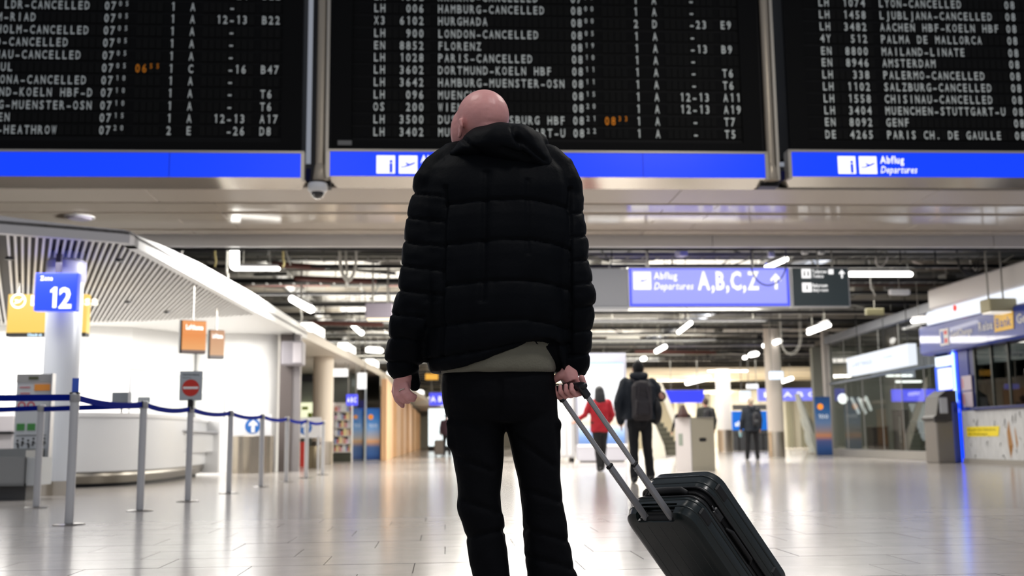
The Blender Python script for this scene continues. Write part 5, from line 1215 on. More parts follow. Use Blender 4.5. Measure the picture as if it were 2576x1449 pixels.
# ================================================================== OPEN CEILING: lamps, trays, ducts, cables
M_tube = emis('lamp_tube', (1, .965, .9, 1), 6)
def lamp(pa, pb, y0, y1, lab, r_=.045, box=True, zoff=0):
    a, b = at(pa[0], pa[1], y0), at(pb[0], pb[1], y1)
    if y0 > 25: r_ *= .7
    t = thing('tube_lamp', lab, 'lamp', (a + b) / 2)
    MB().tube([a, b], r_, 8, round_ends=True).build('tube', M_tube, t, smooth='all')
    d = (b - a); ln = np.linalg.norm(d); d /= ln
    MB().tube([a + Z * (r_ + .02), b + Z * (r_ + .02)], .03, 6).build('batten', M_alu, t)
    for q in (.2, .8):
        c = a + (b - a) * q
        if c[2] + r_ < 5.2: MB().cyl((c[0], c[1], c[2] + r_), (c[0], c[1], 5.3), .007, n=5).build('hanger_rod', M_pipe, t)
    return t
lamp((590, 628), (590, 668), 18.9, 18.9, 'upright glowing lamp tube just under the soffit on the left', .085)
lamp((590, 676), (700, 676), 18.95, 19.2, 'horizontal lamp bar below the upright glowing tube', .035)
lamp((735, 752), (782, 778), 24, 22, 'bright bulky lamp above the canopy edge on the left', .085)
lamp((888, 818), (910, 838), 30, 28.5, 'small bright lamp left of the hanging lilac unit', .10)
lamp((925, 880), (958, 882), 38, 38, 'small bright lamp at the left arm of the man', .13)
lamp((1928, 673), (1978, 652), 19.6, 20.4, 'slanted lamp tube above the blue departures sign', .05)
lamp((2138, 690), (2290, 690), 21.0, 21.0, 'long bright lamp tube right of the dark service sign', .055)
lamp((2296, 808), (2372, 796), 24.5, 23.6, 'lamp tube left of the currency kiosk fascia', .05)
lamp((2034, 838), (2086, 818), 29, 27.2, 'bright slanted lamp above the white shopfront sign', .08)
lamp((1707, 836), (1738, 812), 31, 29.2, 'bright slanted lamp below the blue sign', .085)
lamp((1651, 884), (1673, 872), 38, 36.6, 'small bright lamp above the backpack walker, slanted', .12)
lamp((1616, 903), (1622, 902), 44, 44, 'small round lamp right of the backpack walker head', .13)
lamp((1922, 870), (1962, 858), 33.5, 32.4, 'bright lamp above the cream column', .11)
lamp((1888, 893), (1904, 890), 40, 39.5, 'round bright lamp above the white column, right one', .13)
lamp((1872, 900), (1876, 899), 41, 41, 'round bright lamp above the white column, left one', .10)
lamp((1784, 930), (1878, 930), 52, 52, 'long bright far lamp above the two columns', .16)
lamp((1728, 964), (1784, 950), 58, 54, 'slanted far lamp above the far blue sign', .17)
lamp((1968, 960), (1992, 952), 48, 46, 'far lamp right of the cream column', .12)
lamp((2032, 830), (2082, 812), 30.5, 28.6, 'second slanted lamp behind the one over the shopfront sign', .05)
lamp((2200, 960), (2230, 958), 45, 45, 'far lamp seen above the glass shopfront', .1)
lamp((1562, 938), (1630, 938), 60, 60, 'far lamp row behind the backpack walker', .18)
lamp((1680, 945), (1720, 944), 62, 62, 'far cream lamp left of the slanted far lamp', .18)
def pend(pxa, pxb, pya, pyb, y, rods, ptop, lab, m_, glow):
    xa, xb = float(at(pxa, pya, y)[0]), float(at(pxb, pya, y)[0]); z1 = float(at(pxa, pya, y)[2]); z0 = float(at(pxa, pyb, y)[2])
    t = thing('pendant_unit', lab, 'lamp', ((xa + xb) / 2, y, z0))
    MB().bb(xa, xb, y, y + .4, z0 + .03, z1, bev=.02).build('housing', m_, t)
    MB().bb(xa + .03, xb - .03, y + .03, y + .37, z0, z0 + .035).build('diffuser', glow, t)
    for px_ in rods:
        q = float(at(px_, pya, y)[0]); MB().cyl((q, y + .2, z1), (q, y + .2, 5.3 if ptop is None else float(at(px_, ptop, y)[2])), .018, n=8).build('rod', M_pipe, t)
    if ptop is not None:
        zt_ = float(at(rods[0], ptop, y)[2]); MB().bb(float(at(rods[0] - 8, ptop, y)[0]), float(at(rods[-1] + 8, ptop, y)[0]), y + .12, y + .28, zt_, zt_ + .08).build('top_bracket', M_pipe, t)
        MB().cyl(((xa + xb) / 2, y + .2, zt_ + .08), ((xa + xb) / 2, y + .2, 5.3), .012, n=6).build('rod', M_pipe, t)
pend(919, 988, 762, 803, 21.5, (936, 974), 647, 'lilac-grey hanging lamp unit on two rods, left of the man', mat('pend_lilac', L(176, 168, 182), .4), mat('pend_glow', L(240, 230, 200), .4, emit=L(245, 232, 205), strength=1.0))
pend(2489, 2558, 750, 786, 19.8, (2500, 2537), None, 'beige hanging lamp unit on two rods at the right edge', mat('pend_beige', L(176, 168, 130), .45), mat('pend_glow2', L(225, 220, 210), .4, emit=L(225, 220, 210), strength=.8))
# cable trays across the hall
M_tray = mat('tray_zinc', L(120, 120, 116), .4, .6)
def tray(x0, x1, y, z, w_, lab):
    t = thing('cable_tray', lab, 'cable tray', ((x0 + x1) / 2, y, z))
    for s_ in (-1, 1): MB().bb(x0, x1, y + s_ * w_ / 2 - .01, y + s_ * w_ / 2 + .01, z, z + .08).build('side_rail', M_tray, t)
    rg = MB(); x = x0 + .1
    while x < x1: rg.bb(x, x + .03, y - w_ / 2, y + w_ / 2, z + .01, z + .025); x += .3
    rg.build('rungs', M_tray, t, kind='stuff')
    for i in range(5):
        yo = y - w_ / 2 + .06 + i * (w_ - .1) / 5
        MB().tube([(x0, yo, z + .05), (x0 + (x1 - x0) * .3, yo + .02, z + .06), (x0 + (x1 - x0) * .6, yo - .02, z + .05), (x1, yo, z + .055)], .016 + .006 * (i % 2), 5).build('cable', (M_cable, M_dark, M_redpipe, M_pipe, M_cable)[i], t)
    x = x0 + .5
    while x < x1: MB().cyl((x, y, z), (x, y, 5.3), .008, n=5).build('hanger_rod', M_pipe, t); x += 3.2
    return t
tray(-7, 13, 20.3, 4.13, .4, 'nearest zinc cable tray across the open ceiling')
tray(-8, 14, 23.6, 4.13, .5, 'second cable tray across the open ceiling')
tray(-9, 15, 27.5, 4.13, .4, 'third cable tray from the soffit in the open ceiling')
tray(-6, 16, 32.4, 4.13, .5, 'fourth cable tray from the soffit in the open ceiling')
tray(-6, 18, 38.5, 4.13, .5, 'fifth cable tray from the soffit in the open ceiling')
tray(-6, 20, 46.2, 4.13, .6, 'farthest cable tray in the open ceiling')
def duct(p0, p1, r_, lab, square=None, m_=None):
    t = thing('air_duct', lab, 'duct', (np.array(p0) + np.array(p1)) / 2)
    p0, p1 = np.array(p0, float), np.array(p1, float); d = p1 - p0; ln = np.linalg.norm(d); d /= ln
    n = max(1, int(ln / 1.6))
    for i in range(n):
        a = p0 + d * ln * i / n; b = p0 + d * ln * (i + 1) / n - d * .02
        m = MB()
        if square:
            c = (a + b) / 2; m.box(c, (abs(b - a)[0] or square[0], abs(b - a)[1] or square[0], square[1]))
        else: m.tube([a, b], r_, 16)
        m.build('duct_section', m_ or M_duct, t, smooth=not square)
        if i:
            m = MB()
            if square: m.box(a - d * .01, (.04 if abs(d[0]) > .5 else square[0] + .06, .04 if abs(d[1]) > .5 else square[0] + .06, square[1] + .06))
            else: m.tube([a - d * .03, a + d * .01], r_ + .02, 16)
            m.build('flange', M_tray, t)
    for i in range(1, n, 2):
        a = p0 + d * ln * i / n; MB().cyl((a[0], a[1], a[2]), (a[0], a[1], 5.3), .01, n=5).build('hanger_rod', M_pipe, t)
duct((-8, 21.9, 4.5), (3, 21.9, 4.5), .16, 'round galvanised duct across the ceiling left of the man')
duct((-4.2, 24, 4.88), (-4.2, 60, 4.88), .2, 'round duct running away over the left canopy')
duct((2.0, 21.0, 4.5), (12.5, 21.0, 4.5), 0, 'flat rectangular duct above the blue departures sign', (.6, .28), mat('duct_grey', L(110, 110, 114), .4, .4))
duct((6.5, 25.0, 4.5), (15, 25.0, 4.5), .17, 'round duct above the lamp right of the dark sign')
duct((9.0, 19.5, 4.88), (9.0, 48, 4.88), .2, 'round silver duct running away above the right side', None, mat('duct_bluegrey', L(130, 138, 155), .3, .7))
duct((4.4, 24.5, 4.88), (4.4, 64, 4.88), 0, 'flat duct running away over the middle of the concourse', (.9, .3), M_duct)
duct((-3, 30.8, 4.5), (14, 30.8, 4.5), .15, 'thin round duct crossing behind the middle lamps')
duct((-5, 43, 4.5), (20, 43, 4.5), .16, 'far round duct crossing the concourse')
duct((-5, 55, 4.46), (24, 55, 4.46), .18, 'farthest large duct crossing the concourse', None, mat('duct_cream', L(205, 195, 170), .5))
# white cladding panels hung above the right runners
t = thing('ceiling_baffle', 'pale hanging ceiling panels above the runners near the kiosk', 'ceiling panel', (11, 23, 4.5))
for i in range(3): MB().box((9.6 + i * 2.3, 22.2 + i * .8, 4.55 - i * .1), (2.1, 1.1, .03), R=Matrix.Rotation(.3, 3, 'X')).build('panel', mat('baffle_pale', L(214, 204, 196), .5), t)
t = thing('white_bulkhead', 'white lit bulkhead above the currency kiosk', 'bulkhead', (12.2, 20, 3.4))
MB().bb(11.2, 13.6, 14.5, 23.6, zfb + .36, 3.95, bev=.04).build('casing', mat('bulkhead_white', L(235, 232, 230), .4), t)
MB().ell(atx(2402, 775, 11.15), (.03, .07, .07)).build('red_lamp', emis('red_lamp', L(255, 80, 70), 1), t, smooth='all')
# pipes
rr = random.Random(3); PL = []
labs = ['thin pipe crossing the open ceiling, %s' % s for s in ('nearest to the soffit', 'over the canopy edge', 'in front of the second tray', 'above the lilac unit', 'above the dark sign', 'over the middle lamps', 'behind the third tray', 'over the far columns', 'near the far ducts', 'at the far end')]
for i in range(10):
    y = 19.3 + i * 2.9 + rr.random(); z = 4.295 + rr.random() * .02
    t = thing('pipe', labs[i], 'pipe', (2, y, z))
    m_ = M_redpipe if i in (2, 5) else M_pipe
    MB().tube([(-9, y, z), (14, y + .15, z)], .022 + .008 * rr.random(), 8).build('run', m_, t, smooth='all')
    for q in (-6, -1, 4, 9): MB().cyl((q, y + .06, z), (q, y + .06, 5.3), .008, n=5).build('hanger_rod', M_pipe, t)
for i, (px_, py_, y, ln, c_) in enumerate(((745, 700, 22, 1.6, M_redpipe), (780, 812, 27, 1.8, M_redpipe), (690, 665, 20.5, .9, M_redpipe), (1000, 900, 40, 2, M_redpipe), (1600, 885, 38, 3, M_redpipe))):
    a = at(px_, py_, y); t = thing('sprinkler_pipe', ('dark red pipe over the slatted canopy edge', 'rust-red pipe just above the canopy end', 'short dark red pipe below the soffit on the left', 'far red pipe near the left arm of the man', 'far red pipe above the backpack walker')[i], 'pipe', a)
    MB().tube([a, a + np.array([ln, .3, -.02])], .06, 8, round_ends=True).build('run', c_, t, smooth='all'); MB().cyl((a[0] + ln / 2, a[1] + .15, a[2]), (a[0] + ln / 2, a[1] + .15, 5.3), .01, n=5).build('hanger_rod', M_pipe, t)
# cable loops
def loop(px_, py0, py1, hw, y, lab, r_=.014, n_=2, m_=None, xs=0):
    c0 = at(px_, py0, y); c1 = at(px_, py1, y); W2 = float(at(px_ + hw, py0, y)[0] - c0[0])
    t = thing('cable_loop', lab, 'cable', c1)
    for j in range(n_):
        k = 1 - .12 * j; pts = []
        for i in range(17):
            a = math.pi * i / 16; pts.append((c0[0] + math.cos(a) * W2 * k + xs * j, y + .05 * j + .1 * math.sin(a), c0[2] - math.sin(a) * (c0[2] - c1[2]) * k))
        pts = [(pts[0][0], y, 5.28)] + pts + [(pts[-1][0], y, 5.28)]
        MB().tube(pts, r_, 6).build('cable', m_ or M_cable, t, smooth='all')
loop(875, 640, 706, 22, 19.6, 'pale double cable loop hanging under the soffit, left of the man', .018, 2)
loop(1934, 662, 716, 44, 18.7, 'dark round cable loop hanging over the A,B,C,Z sign', .012, 1, mat('cable_darkblue', L(40, 42, 80), .5))
loop(2440, 630, 690, 34, 20.4, 'bundle of dark cable loops at the upper right', .014, 3, M_dark)
loop(2460, 625, 678, 22, 20.8, 'second pale cable loop at the upper right', .012, 2)
loop(1990, 850, 892, 26, 31, 'white cable loop beside the lamp over the cream column', .013, 2)
loop(1505, 650, 690, 34, 19.5, 'dark thin cable sagging beside the right arm of the man', .01, 1, M_dark)
loop(2218, 650, 668, 14, 20.4, 'small pale cable hook above the long lamp tube', .016, 1)
for i, (px_, pt, pb, y, m_) in enumerate(((870, 650, 724, 19.8, M_cable), (540, 640, 672, 19.0, mat('strap_yellow', L(190, 175, 120), .5)), (712, 650, 672, 19.2, MATS['strap_yellow']), (570, 684, 706, 19.0, M_cable), (757, 782, 812, 23, M_cable), (455, 622, 640, 18.8, M_cable), (2264, 640, 660, 19.6, M_dark), (2352, 635, 662, 20, M_dark), (2189, 700, 745, 21.4, M_cable), (1625, 625, 670, 18.8, M_cable))):
    a, b = at(px_, pt, y), at(px_, pb, y)
    t = thing('hanging_cable', ('white cable end beside the pale loop', 'yellowish strap by the upright lamp', 'yellowish strap right of the lamp bar', 'short white cable under the lamp bar', 'white cable below the bulky lamp', 'short pale strap at the canopy corner', 'dark strap above the long lamp tube', 'dark strap right of the long lamp tube', 'pale slanting cable under the long lamp tube', 'pale cable above the left end of the blue sign')[i], 'cable', b)
    MB().tube([(a[0], y, 5.3), (a[0], y, a[2]), ((a[0] + b[0]) / 2 + .02, y + .02, (a[2] + b[2]) / 2), (b[0] + (.12 if i == 8 else 0), y, b[2])], .022 if i < 6 else .014, 6, round_ends=False).build('cable', m_, t, smooth='all')
# junction boxes
for i, (px_, py_, y) in enumerate(((2025, 632, 19.2), (1940, 640, 19.5), (2066, 632, 19.3), (2262, 735, 22.0), (2200, 785, 25))):
    a = at(px_, py_, y); t = thing('junction_box', ('small white junction box above the dark sign, left', 'white junction box above the blue sign', 'small white junction box above the dark sign, right', 'white wedge fitting under the long lamp tube', 'olive box on the runner right of the dark sign')[i], 'junction box', a)
    MB().box(a, (.12 if i < 3 else .45, .12, .12 if i < 4 else .18), bev=.02).build('casing', M_white if i < 4 else mat('olive_box', L(112, 108, 78), .5), t); MB().cyl(a, (a[0], a[1], 5.3), .008, n=5).build('hanger_rod', M_pipe, t)

# loose wiring, brackets and profiles left in the opened ceiling
rr = random.Random(11); jm = MB()
for i in range(420):
    y = 19.2 + 34 * rr.random() ** 1.6; x = -5 + (y * .62 + 7) * rr.random(); z = 4.1 + rr.random() * .95; jm.cur = rr.choice((0, 0, 1, 1, 2, 3))
    k = rr.random()
    if k < .35: jm.box((x, y, z), (.3 + rr.random() * 1.4, .04 + .08 * rr.random(), .03 + .08 * rr.random()), R=Matrix.Rotation(rr.uniform(-.25, .25), 3, 'Z') @ Matrix.Rotation(rr.uniform(-.1, .1), 3, 'Y'))
    elif k < .6: jm.tube([(x, y, z), (x + rr.uniform(-.5, .5), y + rr.uniform(-.6, .6), z - rr.uniform(.0, .3)), (x + rr.uniform(-1, 1), y + rr.uniform(-.8, .8), z + .1)], .012 + .014 * rr.random(), 5)
    elif k < .8: jm.tube([(x, y, 5.3), (x, y, z), (x + rr.uniform(-.1, .1), y, z - .25)], .012, 5)
    else: jm.box((x, y, z), (.15 + .25 * rr.random(), .2, .08 + .12 * rr.random()), R=Matrix.Rotation(rr.uniform(-.5, .5), 3, 'Z'))
jm.build('wiring_and_brackets', [M_pipe, M_tray, M_cable, M_dark], ceiling, kind='stuff')
# ================================================================== PEOPLE
def remesh(mb, voxel, smooth_it=4, displace=None, name='body', fac=.5):
    """closed overlapping shapes -> one continuous surface (voxel remesh), smoothed, optionally displaced"""
    me = mb.mesh('tmp', M_black); ob = bpy.data.objects.new('tmp', me); COL.objects.link(ob)
    md = ob.modifiers.new('r', 'REMESH'); md.mode = 'VOXEL'; md.voxel_size = voxel; md.adaptivity = 0
    if smooth_it: s_ = ob.modifiers.new('s', 'SMOOTH'); s_.iterations = smooth_it; s_.factor = fac
    dg = bpy.context.evaluated_depsgraph_get(); dg.update()
    out = bpy.data.meshes.new_from_object(ob.evaluated_get(dg)); out.name = name
    bpy.data.objects.remove(ob); bpy.data.meshes.remove(me)
    if displace:
        n = len(out.vertices); co = np.empty(n * 3, np.float32); out.vertices.foreach_get('co', co); co = co.reshape(-1, 3).astype(float)
        no = np.empty(n * 3, np.float32); out.vertices.foreach_get('normal', no); no = no.reshape(-1, 3).astype(float)
        co = displace(co, no); out.vertices.foreach_set('co', co.astype(np.float32).ravel()); out.update()
    out.polygons.foreach_set('use_smooth', [True] * len(out.polygons))
    return out
def put(me, name, mats, parent, label=None):
    """mesh in world coordinates (or in the parent's own if flag) under parent"""
    me.materials.clear()
    for m in (mats if isinstance(mats, (list, tuple)) else [mats]): me.materials.append(m)
    me.transform(wmat(parent).inverted())
    o = bpy.data.objects.new(name, me); COL.objects.link(o); o.parent = parent
    if label: o['label'] = label
    return o
def pn(co, scale, seed=0, stretch=(1, 1, 1)):
    """cheap vector noise field from sines"""
    x, y, z = (co * np.array(stretch) * scale).T
    r = np.random.RandomState(seed); out = np.zeros(len(co))
    for k in range(7):
        a = r.normal(size=3); ph = r.uniform(0, 6.28); f_ = .7 + .45 * k
        out += np.sin((a[0] * x + a[1] * y + a[2] * z) * f_ + ph + 1.3 * np.sin(a[1] * x * f_ * .6 + a[2] * y + ph * 2)) / (1 + .35 * k)
    return out / 3.2
M_skin = mat('skin_pink', L(222, 160, 156), .42, bump=.06, bscale=90, var=.06, vscale=14, sss=.12)
M_skinb = mat('skin_plain', L(200, 150, 130), .5)
M_puff = mat('puffer_black', (.0028, .0036, .0052, 1), .6, bump=.10, bscale=90, spec=.06)
M_trous = mat('trousers_black', (.0022, .0026, .004, 1), .8, bump=.2, bscale=60, spec=.12)
M_sweat = mat('sweater_olive', L(108, 106, 92), .85, bump=.3, bscale=150, sheen=.2)
DM = 3.5
def Q(px, py, dy=0.): return at(px, py, DM + dy)
man = thing('person', 'bald man seen from behind in black puffer jacket, holding a suitcase handle', 'person', (float(Q(1255, 1400)[0]), DM, 0))
def hring(px0, px1, py, ry, cy=0., n=28, pw=2.3, zoff=None):
    a, b = Q(px0, py), Q(px1, py); cx = (a[0] + b[0]) / 2; rx = (b[0] - a[0]) / 2; z = (a[2] + b[2]) / 2; out = []
    for k in range(n):
        t_ = 2 * math.pi * k / n; c, s_ = math.cos(t_), math.sin(t_)
        x = cx + rx * math.copysign(abs(c) ** (2 / pw), c); y = DM + cy + ry * math.copysign(abs(s_) ** (2 / pw), s_)
        out.append((x, y, z + (zoff(x, y) if zoff else 0)))
    return out
# --- jacket
def hem(x, y):
    px = pj((x, DM, .85))[0]; f_ = min(max((px - 1105) / 285, 0), 1); f_ = f_ * f_ * (3 - 2 * f_) * .093
    edge = 1 - min(max((px - 1393) / 14, 0), 1)
    back = min(max((DM + .04 - y) / .06, 0), 1)
    return f_ * edge * back
jk = MB()
T = [(372, 1168, 1345, .085, .0), (392, 1130, 1388, .11, .0), (412, 1098, 1408, .125, 0), (440, 1072, 1428, .14, 0), (480, 1060, 1438, .155, 0), (560, 1056, 1442, .172, 0), (650, 1054, 1442, .182, 0), (740, 1055, 1440, .188, 0), (820, 1059, 1438, .188, 0), (870, 1064, 1435, .185, 0)]
rs = [hring(b, c, a, d, e_) for a, b, c, d, e_ in T]
rs += [hring(1066, 1434, 895, .183, zoff=lambda x, y: hem(x, y) * .45), hring(1072, 1430, 920, .178, zoff=lambda x, y: hem(x, y) * .8), hring(1082, 1424, 938, .165, zoff=hem)]
jk.rings(rs)
armL = [(1098, 452, .0, .058), (1082, 500, -.01, .068), (1070, 570, -.03, .071), (1062, 650, -.045, .072), (1056, 715, -.05, .070), (1048, 765, -.05, .076), (1034, 810, -.04, .078), (1022, 860, -.02, .071), (1016, 900, .0, .066), (1018, 928, .01, .056), (1024, 944, .015, .044)]
armR = [(1412, 458, .0, .056), (1420, 510, -.01, .066), (1426, 580, -.03, .070), (1432, 650, -.045, .073), (1440, 710, -.05, .077), (1444, 755, -.05, .078), (1442, 800, -.04, .072), (1443, 850, -.03, .070), (1443, 895, -.01, .066), (1440, 925, .0, .060), (1437, 944, .0, .050)]
for A_ in (armL, armR):
    jk.tube([Q(a, b, c) for a, b, c, d in A_], [d for a, b, c, d in A_], 20)
jk.tube([Q(1034, 940, .02), Q(1044, 968, .035), (Q(1042, 982, .035))], [.03, .02, .012], 10)
# hood: pillow with a rim
def pillow(mb, outline, yc, th, steps=7, cen=None):
    P = [np.array(Q(a, b, yc)) for a, b in outline]; c = sum(P) / len(P) if cen is None else np.array(Q(cen[0], cen[1], yc))
    rs = []
    for side in (-1, 1):
        rr_ = []
        for k in range(1, steps + 1):
            a = (math.pi / 2) * k / steps; s_ = math.sin(a) ; d = math.cos(a) * th
            rr_.append([tuple(c + (p - c) * s_ + Y * side * d) for p in P])
        rs = rr_ if side == -1 else rs + rr_[:-1][::-1]
    mb.rings(rs)
def smooth_closed(pts, n=5):
    out = []; m_ = len(pts)
    for i in range(m_):
        p0, p1, p2, p3 = [np.array(pts[(i + j) % m_], float) for j in (-1, 0, 1, 2)]
        for k in range(n):
            t_ = k / n; out.append(tuple(.5 * ((2 * p1) + (-p0 + p2) * t_ + (2 * p0 - 5 * p1 + 4 * p2 - p3) * t_ ** 2 + (-p0 + 3 * p1 - 3 * p2 + p3) * t_ ** 3)))
    return out
hd = MB()
HO = smooth_closed([(1142, 372), (1166, 342), (1196, 324), (1240, 315), (1292, 315), (1338, 326), (1364, 350), (1382, 386), (1393, 424), (1372, 438), (1310, 432), (1240, 420), (1180, 408), (1132, 398)])
pillow(hd, HO, -.045, .135, cen=(1262, 378))
hd.tube([Q(1178, 372, .02), Q(1186, 382, .09), Q(1210, 386, .13), Q(1255, 380, .13), Q(1310, 368, .09), Q(1345, 368, .0)], [.045, .04, .04, .04, .045, .05], 12, round_ends=True)
jk2 = hd
def jdisp(co, no):
    px = np.empty(len(co)); py = np.empty(len(co)); v = co - O0; ww = v @ fw; px = 1288 + F_PX * (v @ rt) / ww; py = 724.5 - F_PX * (v @ up) / ww
    back = np.clip((DM + .06 - co[:, 1]) / .08, 0, 1)
    # sleeve or torso
    sleeveL = px < 1118 - (py > 760) * 48; sleeveR = px > 1434
    d = np.full(len(co), 1e3)
    cx = 1310
    for y0 in (498, 600, 703, 803):
        yy_ = y0 + np.where(px > cx, .0017, .0004) * (px - cx) ** 2
        d = np.where(~(sleeveL | sleeveR), np.minimum(d, np.abs(py - yy_)), d)
    yy_ = 868 + (px < 1300) * (1300 - px) * .16
    d = np.where(~(sleeveL | sleeveR), np.minimum(d, np.abs(py - yy_) * 1.5), d)
    for k in range(8):
        yl = 488 + k * 62 + .12 * (px - 1060); yr = 536 + k * 60 - .10 * (px - 1440)
        d = np.where(sleeveL, np.minimum(d, np.abs(py - yl)), d); d = np.where(sleeveR, np.minimum(d, np.abs(py - yr)), d)
    dm = d / 757.
    puff = np.minimum(dm / .045, 1.0); puff = np.sqrt(np.clip(puff, 0, 1)) - 1
    off = puff * np.where(sleeveL | sleeveR, .0055, .0095) - np.exp(-(dm / .0045) ** 2) * .006
    # armhole grooves
    ah = np.minimum(np.abs(px - (1122 - (py - 480) * .03)), np.abs(px - (1434 + (py - 480) * .0))) / 757
    off -= np.exp(-(ah / .007) ** 2) * .010 * ((py > 470) & (py < 900)) * back
    # vertical folds from the gathered stitching plus soft wrinkles
    g = pn(np.c_[px / 757., co[:, 1] * .4, py / 757. * .22], 26, 3); near = np.exp(-dm / .03)
    off += g * .0042 * (.4 + 1.3 * near)
    off += pn(co, 9, 5) * .006
    off += np.where(sleeveL | sleeveR, pn(np.c_[px / 757. * .5, co[:, 1], py / 757.], 30, 9) * .004, 0)
    # crease down the middle left of the back
    cr = np.abs(px - (1224 + (py - 430) * -.03)) / 757
    off -= np.exp(-(cr / .012) ** 2) * .009 * (py > 430) * (py < 760) * back
    cr = np.abs(px - (1328 + (py - 450) * .01)) / 757
    off -= np.exp(-(cr / .008) ** 2) * .005 * (py > 450) * (py < 640) * back
    return co + no * off[:, None]
# shoulders filler between collar and arms
jk.tube([Q(1150, 405), Q(1108, 432), Q(1085, 470, -.01)], [.07, .068, .07], 16, round_ends=True)
jk.tube([Q(1370, 408), Q(1405, 432), Q(1418, 470, -.01)], [.07, .064, .066], 16, round_ends=True)
me = remesh(jk, .0062, 7, jdisp, 'jacket'); jo = put(me, 'jacket', M_puff, man)
def hdisp(co, no):
    v = co - O0; ww = v @ fw; px = 1288 + F_PX * (v @ rt) / ww; py = 724.5 - F_PX * (v @ up) / ww
    off = pn(co, 11, 2) * .008 + pn(co, 24, 4, (1, 1, 1)) * .003
    for (a, b, c, d_) in ((1290, 322, 1322, 398), (1262, 372, 1330, 396), (1300, 345, 1372, 402), (1165, 350, 1215, 395)):
        e = np.array([c - a, d_ - b], float); l2 = e @ e; t_ = np.clip(((px - a) * e[0] + (py - b) * e[1]) / l2, 0, 1)
        dd = np.hypot(px - a - e[0] * t_, py - b - e[1] * t_) / 757; off -= np.exp(-(dd / .008) ** 2) * .011 * (co[:, 1] < DM)
    return co + no * off[:, None]
put(remesh(jk2, .0065, 6, hdisp, 'hood'), 'hood', M_puff, jo)
# sweater below the jacket
sw = MB(); sw.rings([hring(1098, 1400, 845, .150), hring(1100, 1402, 890, .155), hring(1102, 1401, 925, .158), hring(1106, 1398, 937, .157), hring(1110, 1394, 941, .15)])
def sdisp(co, no):
    return co + no * (pn(co, 14, 8, (1, 1, .35)) * .004)[:, None]
put(remesh(sw, .008, 3, sdisp, 'sweater'), 'sweater', M_sweat, man)
# --- trousers
tr = MB()
tr.rings([hring(1116, 1394, 926, .135), hring(1110, 1400, 965, .145), hring(1112, 1402, 1005, .145), hring(1120, 1402, 1040, .13), hring(1128, 1400, 1062, .11)])
LL = [(1030, 1118, 1262, .10), (1070, 1122, 1266, .105), (1110, 1130, 1267, .10), (1150, 1140, 1266, .095), (1200, 1150, 1262, .088), (1245, 1156, 1257, .083), (1272, 1152, 1260, .085), (1290, 1155, 1265, .086), (1315, 1166, 1270, .082), (1345, 1174, 1272, .08), (1400, 1180, 1278, .08), (1450, 1187, 1286, .082), (1510, 1188, 1300, .09), (1548, 1186, 1306, .1)]
RL = [(1030, 1266, 1402, .10), (1075, 1275, 1403, .105), (1110, 1284, 1406, .10), (1150, 1292, 1408, .095), (1200, 1304, 1407, .09), (1250, 1312, 1411, .086), (1300, 1316, 1420, .084), (1350, 1319, 1429, .083), (1400, 1323, 1438, .084), (1450, 1328, 1453, .087), (1510, 1332, 1468, .095), (1548, 1332, 1474, .1)]
for W_ in (LL, RL): tr.rings([hring(b, c, a, d, n=22) for a, b, c, d in W_])
# cargo pockets
for (a, b, c, d) in ((1126, 1052, 1146, 1128), (1392, 1060, 1400, 1138)):
    p = Q((a + c) / 2, (b + d) / 2, -.01); p2 = Q((a + c) / 2 + (0 if a < 1200 else 0), b + 8, -.01)
    tr.box(p, (.026, .10, (d - b) / 757), bev=.01); tr.box(p2, (.034, .11, .03), bev=.008)
def tdisp(co, no):
    v = co - O0; ww = v @ fw; px = 1288 + F_PX * (v @ rt) / ww; py = 724.5 - F_PX * (v @ up) / ww
    off = pn(co, 8, 12, (1, 1, .8)) * .006 + pn(co, 20, 14, (1, 1, 1.4)) * .0035 * np.clip((py - 1180) / 100, .3, 1.3)
    for (a, b, c, d_) in ((1258, 960, 1258, 1045), (1150, 1150, 1240, 1185), (1300, 1100, 1390, 1170), (1170, 1260, 1255, 1290), (1320, 1230, 1405, 1262), (1120, 1052, 1210, 1075), (1180, 1350, 1270, 1335), (1325, 1330, 1425, 1360), (1330, 1400, 1440, 1430)):
        e = np.array([c - a, d_ - b], float); l2 = e @ e; t_ = np.clip(((px - a) * e[0] + (py - b) * e[1]) / l2, 0, 1)
        dd = np.hypot(px - a - e[0] * t_, py - b - e[1] * t_) / 757; off -= np.exp(-(dd / .009) ** 2) * .008
    return co + no * off[:, None]
put(remesh(tr, .0075, 4, tdisp, 'trousers'), 'trousers', M_trous, man)
# --- body: one continuous surface: head, neck, trunk, arms, hands, legs
hc = np.array(Q(1209, 303)); yaw = math.radians(34)
HR = Matrix.Rotation(yaw, 3, 'Z') @ Matrix.Rotation(math.radians(8), 3, 'X')
def hp(x, y, z): q = HR @ Vector((x, y, z)); return (hc[0] + q.x, hc[1] + q.y + .0, hc[2] + q.z)
bd = MB()
bd.ell(hp(0, -.012, .008), (.0845, .102, .096), HR, 24, 18)          # skull
bd.ell(hp(0, .03, -.03), (.080, .066, .09), HR, 20, 14); bd.ell(hp(-.022, .045, -.035), (.062, .05, .085), HR, 16, 12); bd.ell(hp(.022, .045, -.035), (.062, .05, .085), HR, 16, 12)            # face
bd.ell(hp(0, .048, -.085), (.045, .045, .038), HR, 16, 10)           # jaw
bd.ell(hp(0, -.055, -.03), (.062, .055, .06), HR, 16, 12)            # nape
bd.tube([hp(0, .088, .005), hp(0, .106, -.022), hp(0, .096, -.035)], [.009, .014, .012], 10, round_ends=True)   # nose
bd.ell(hp(0, .098, -.066), (.024, .01, .006), HR, 12, 8); bd.ell(hp(0, .096, -.076), (.02, .01, .006), HR, 12, 8)  # lips
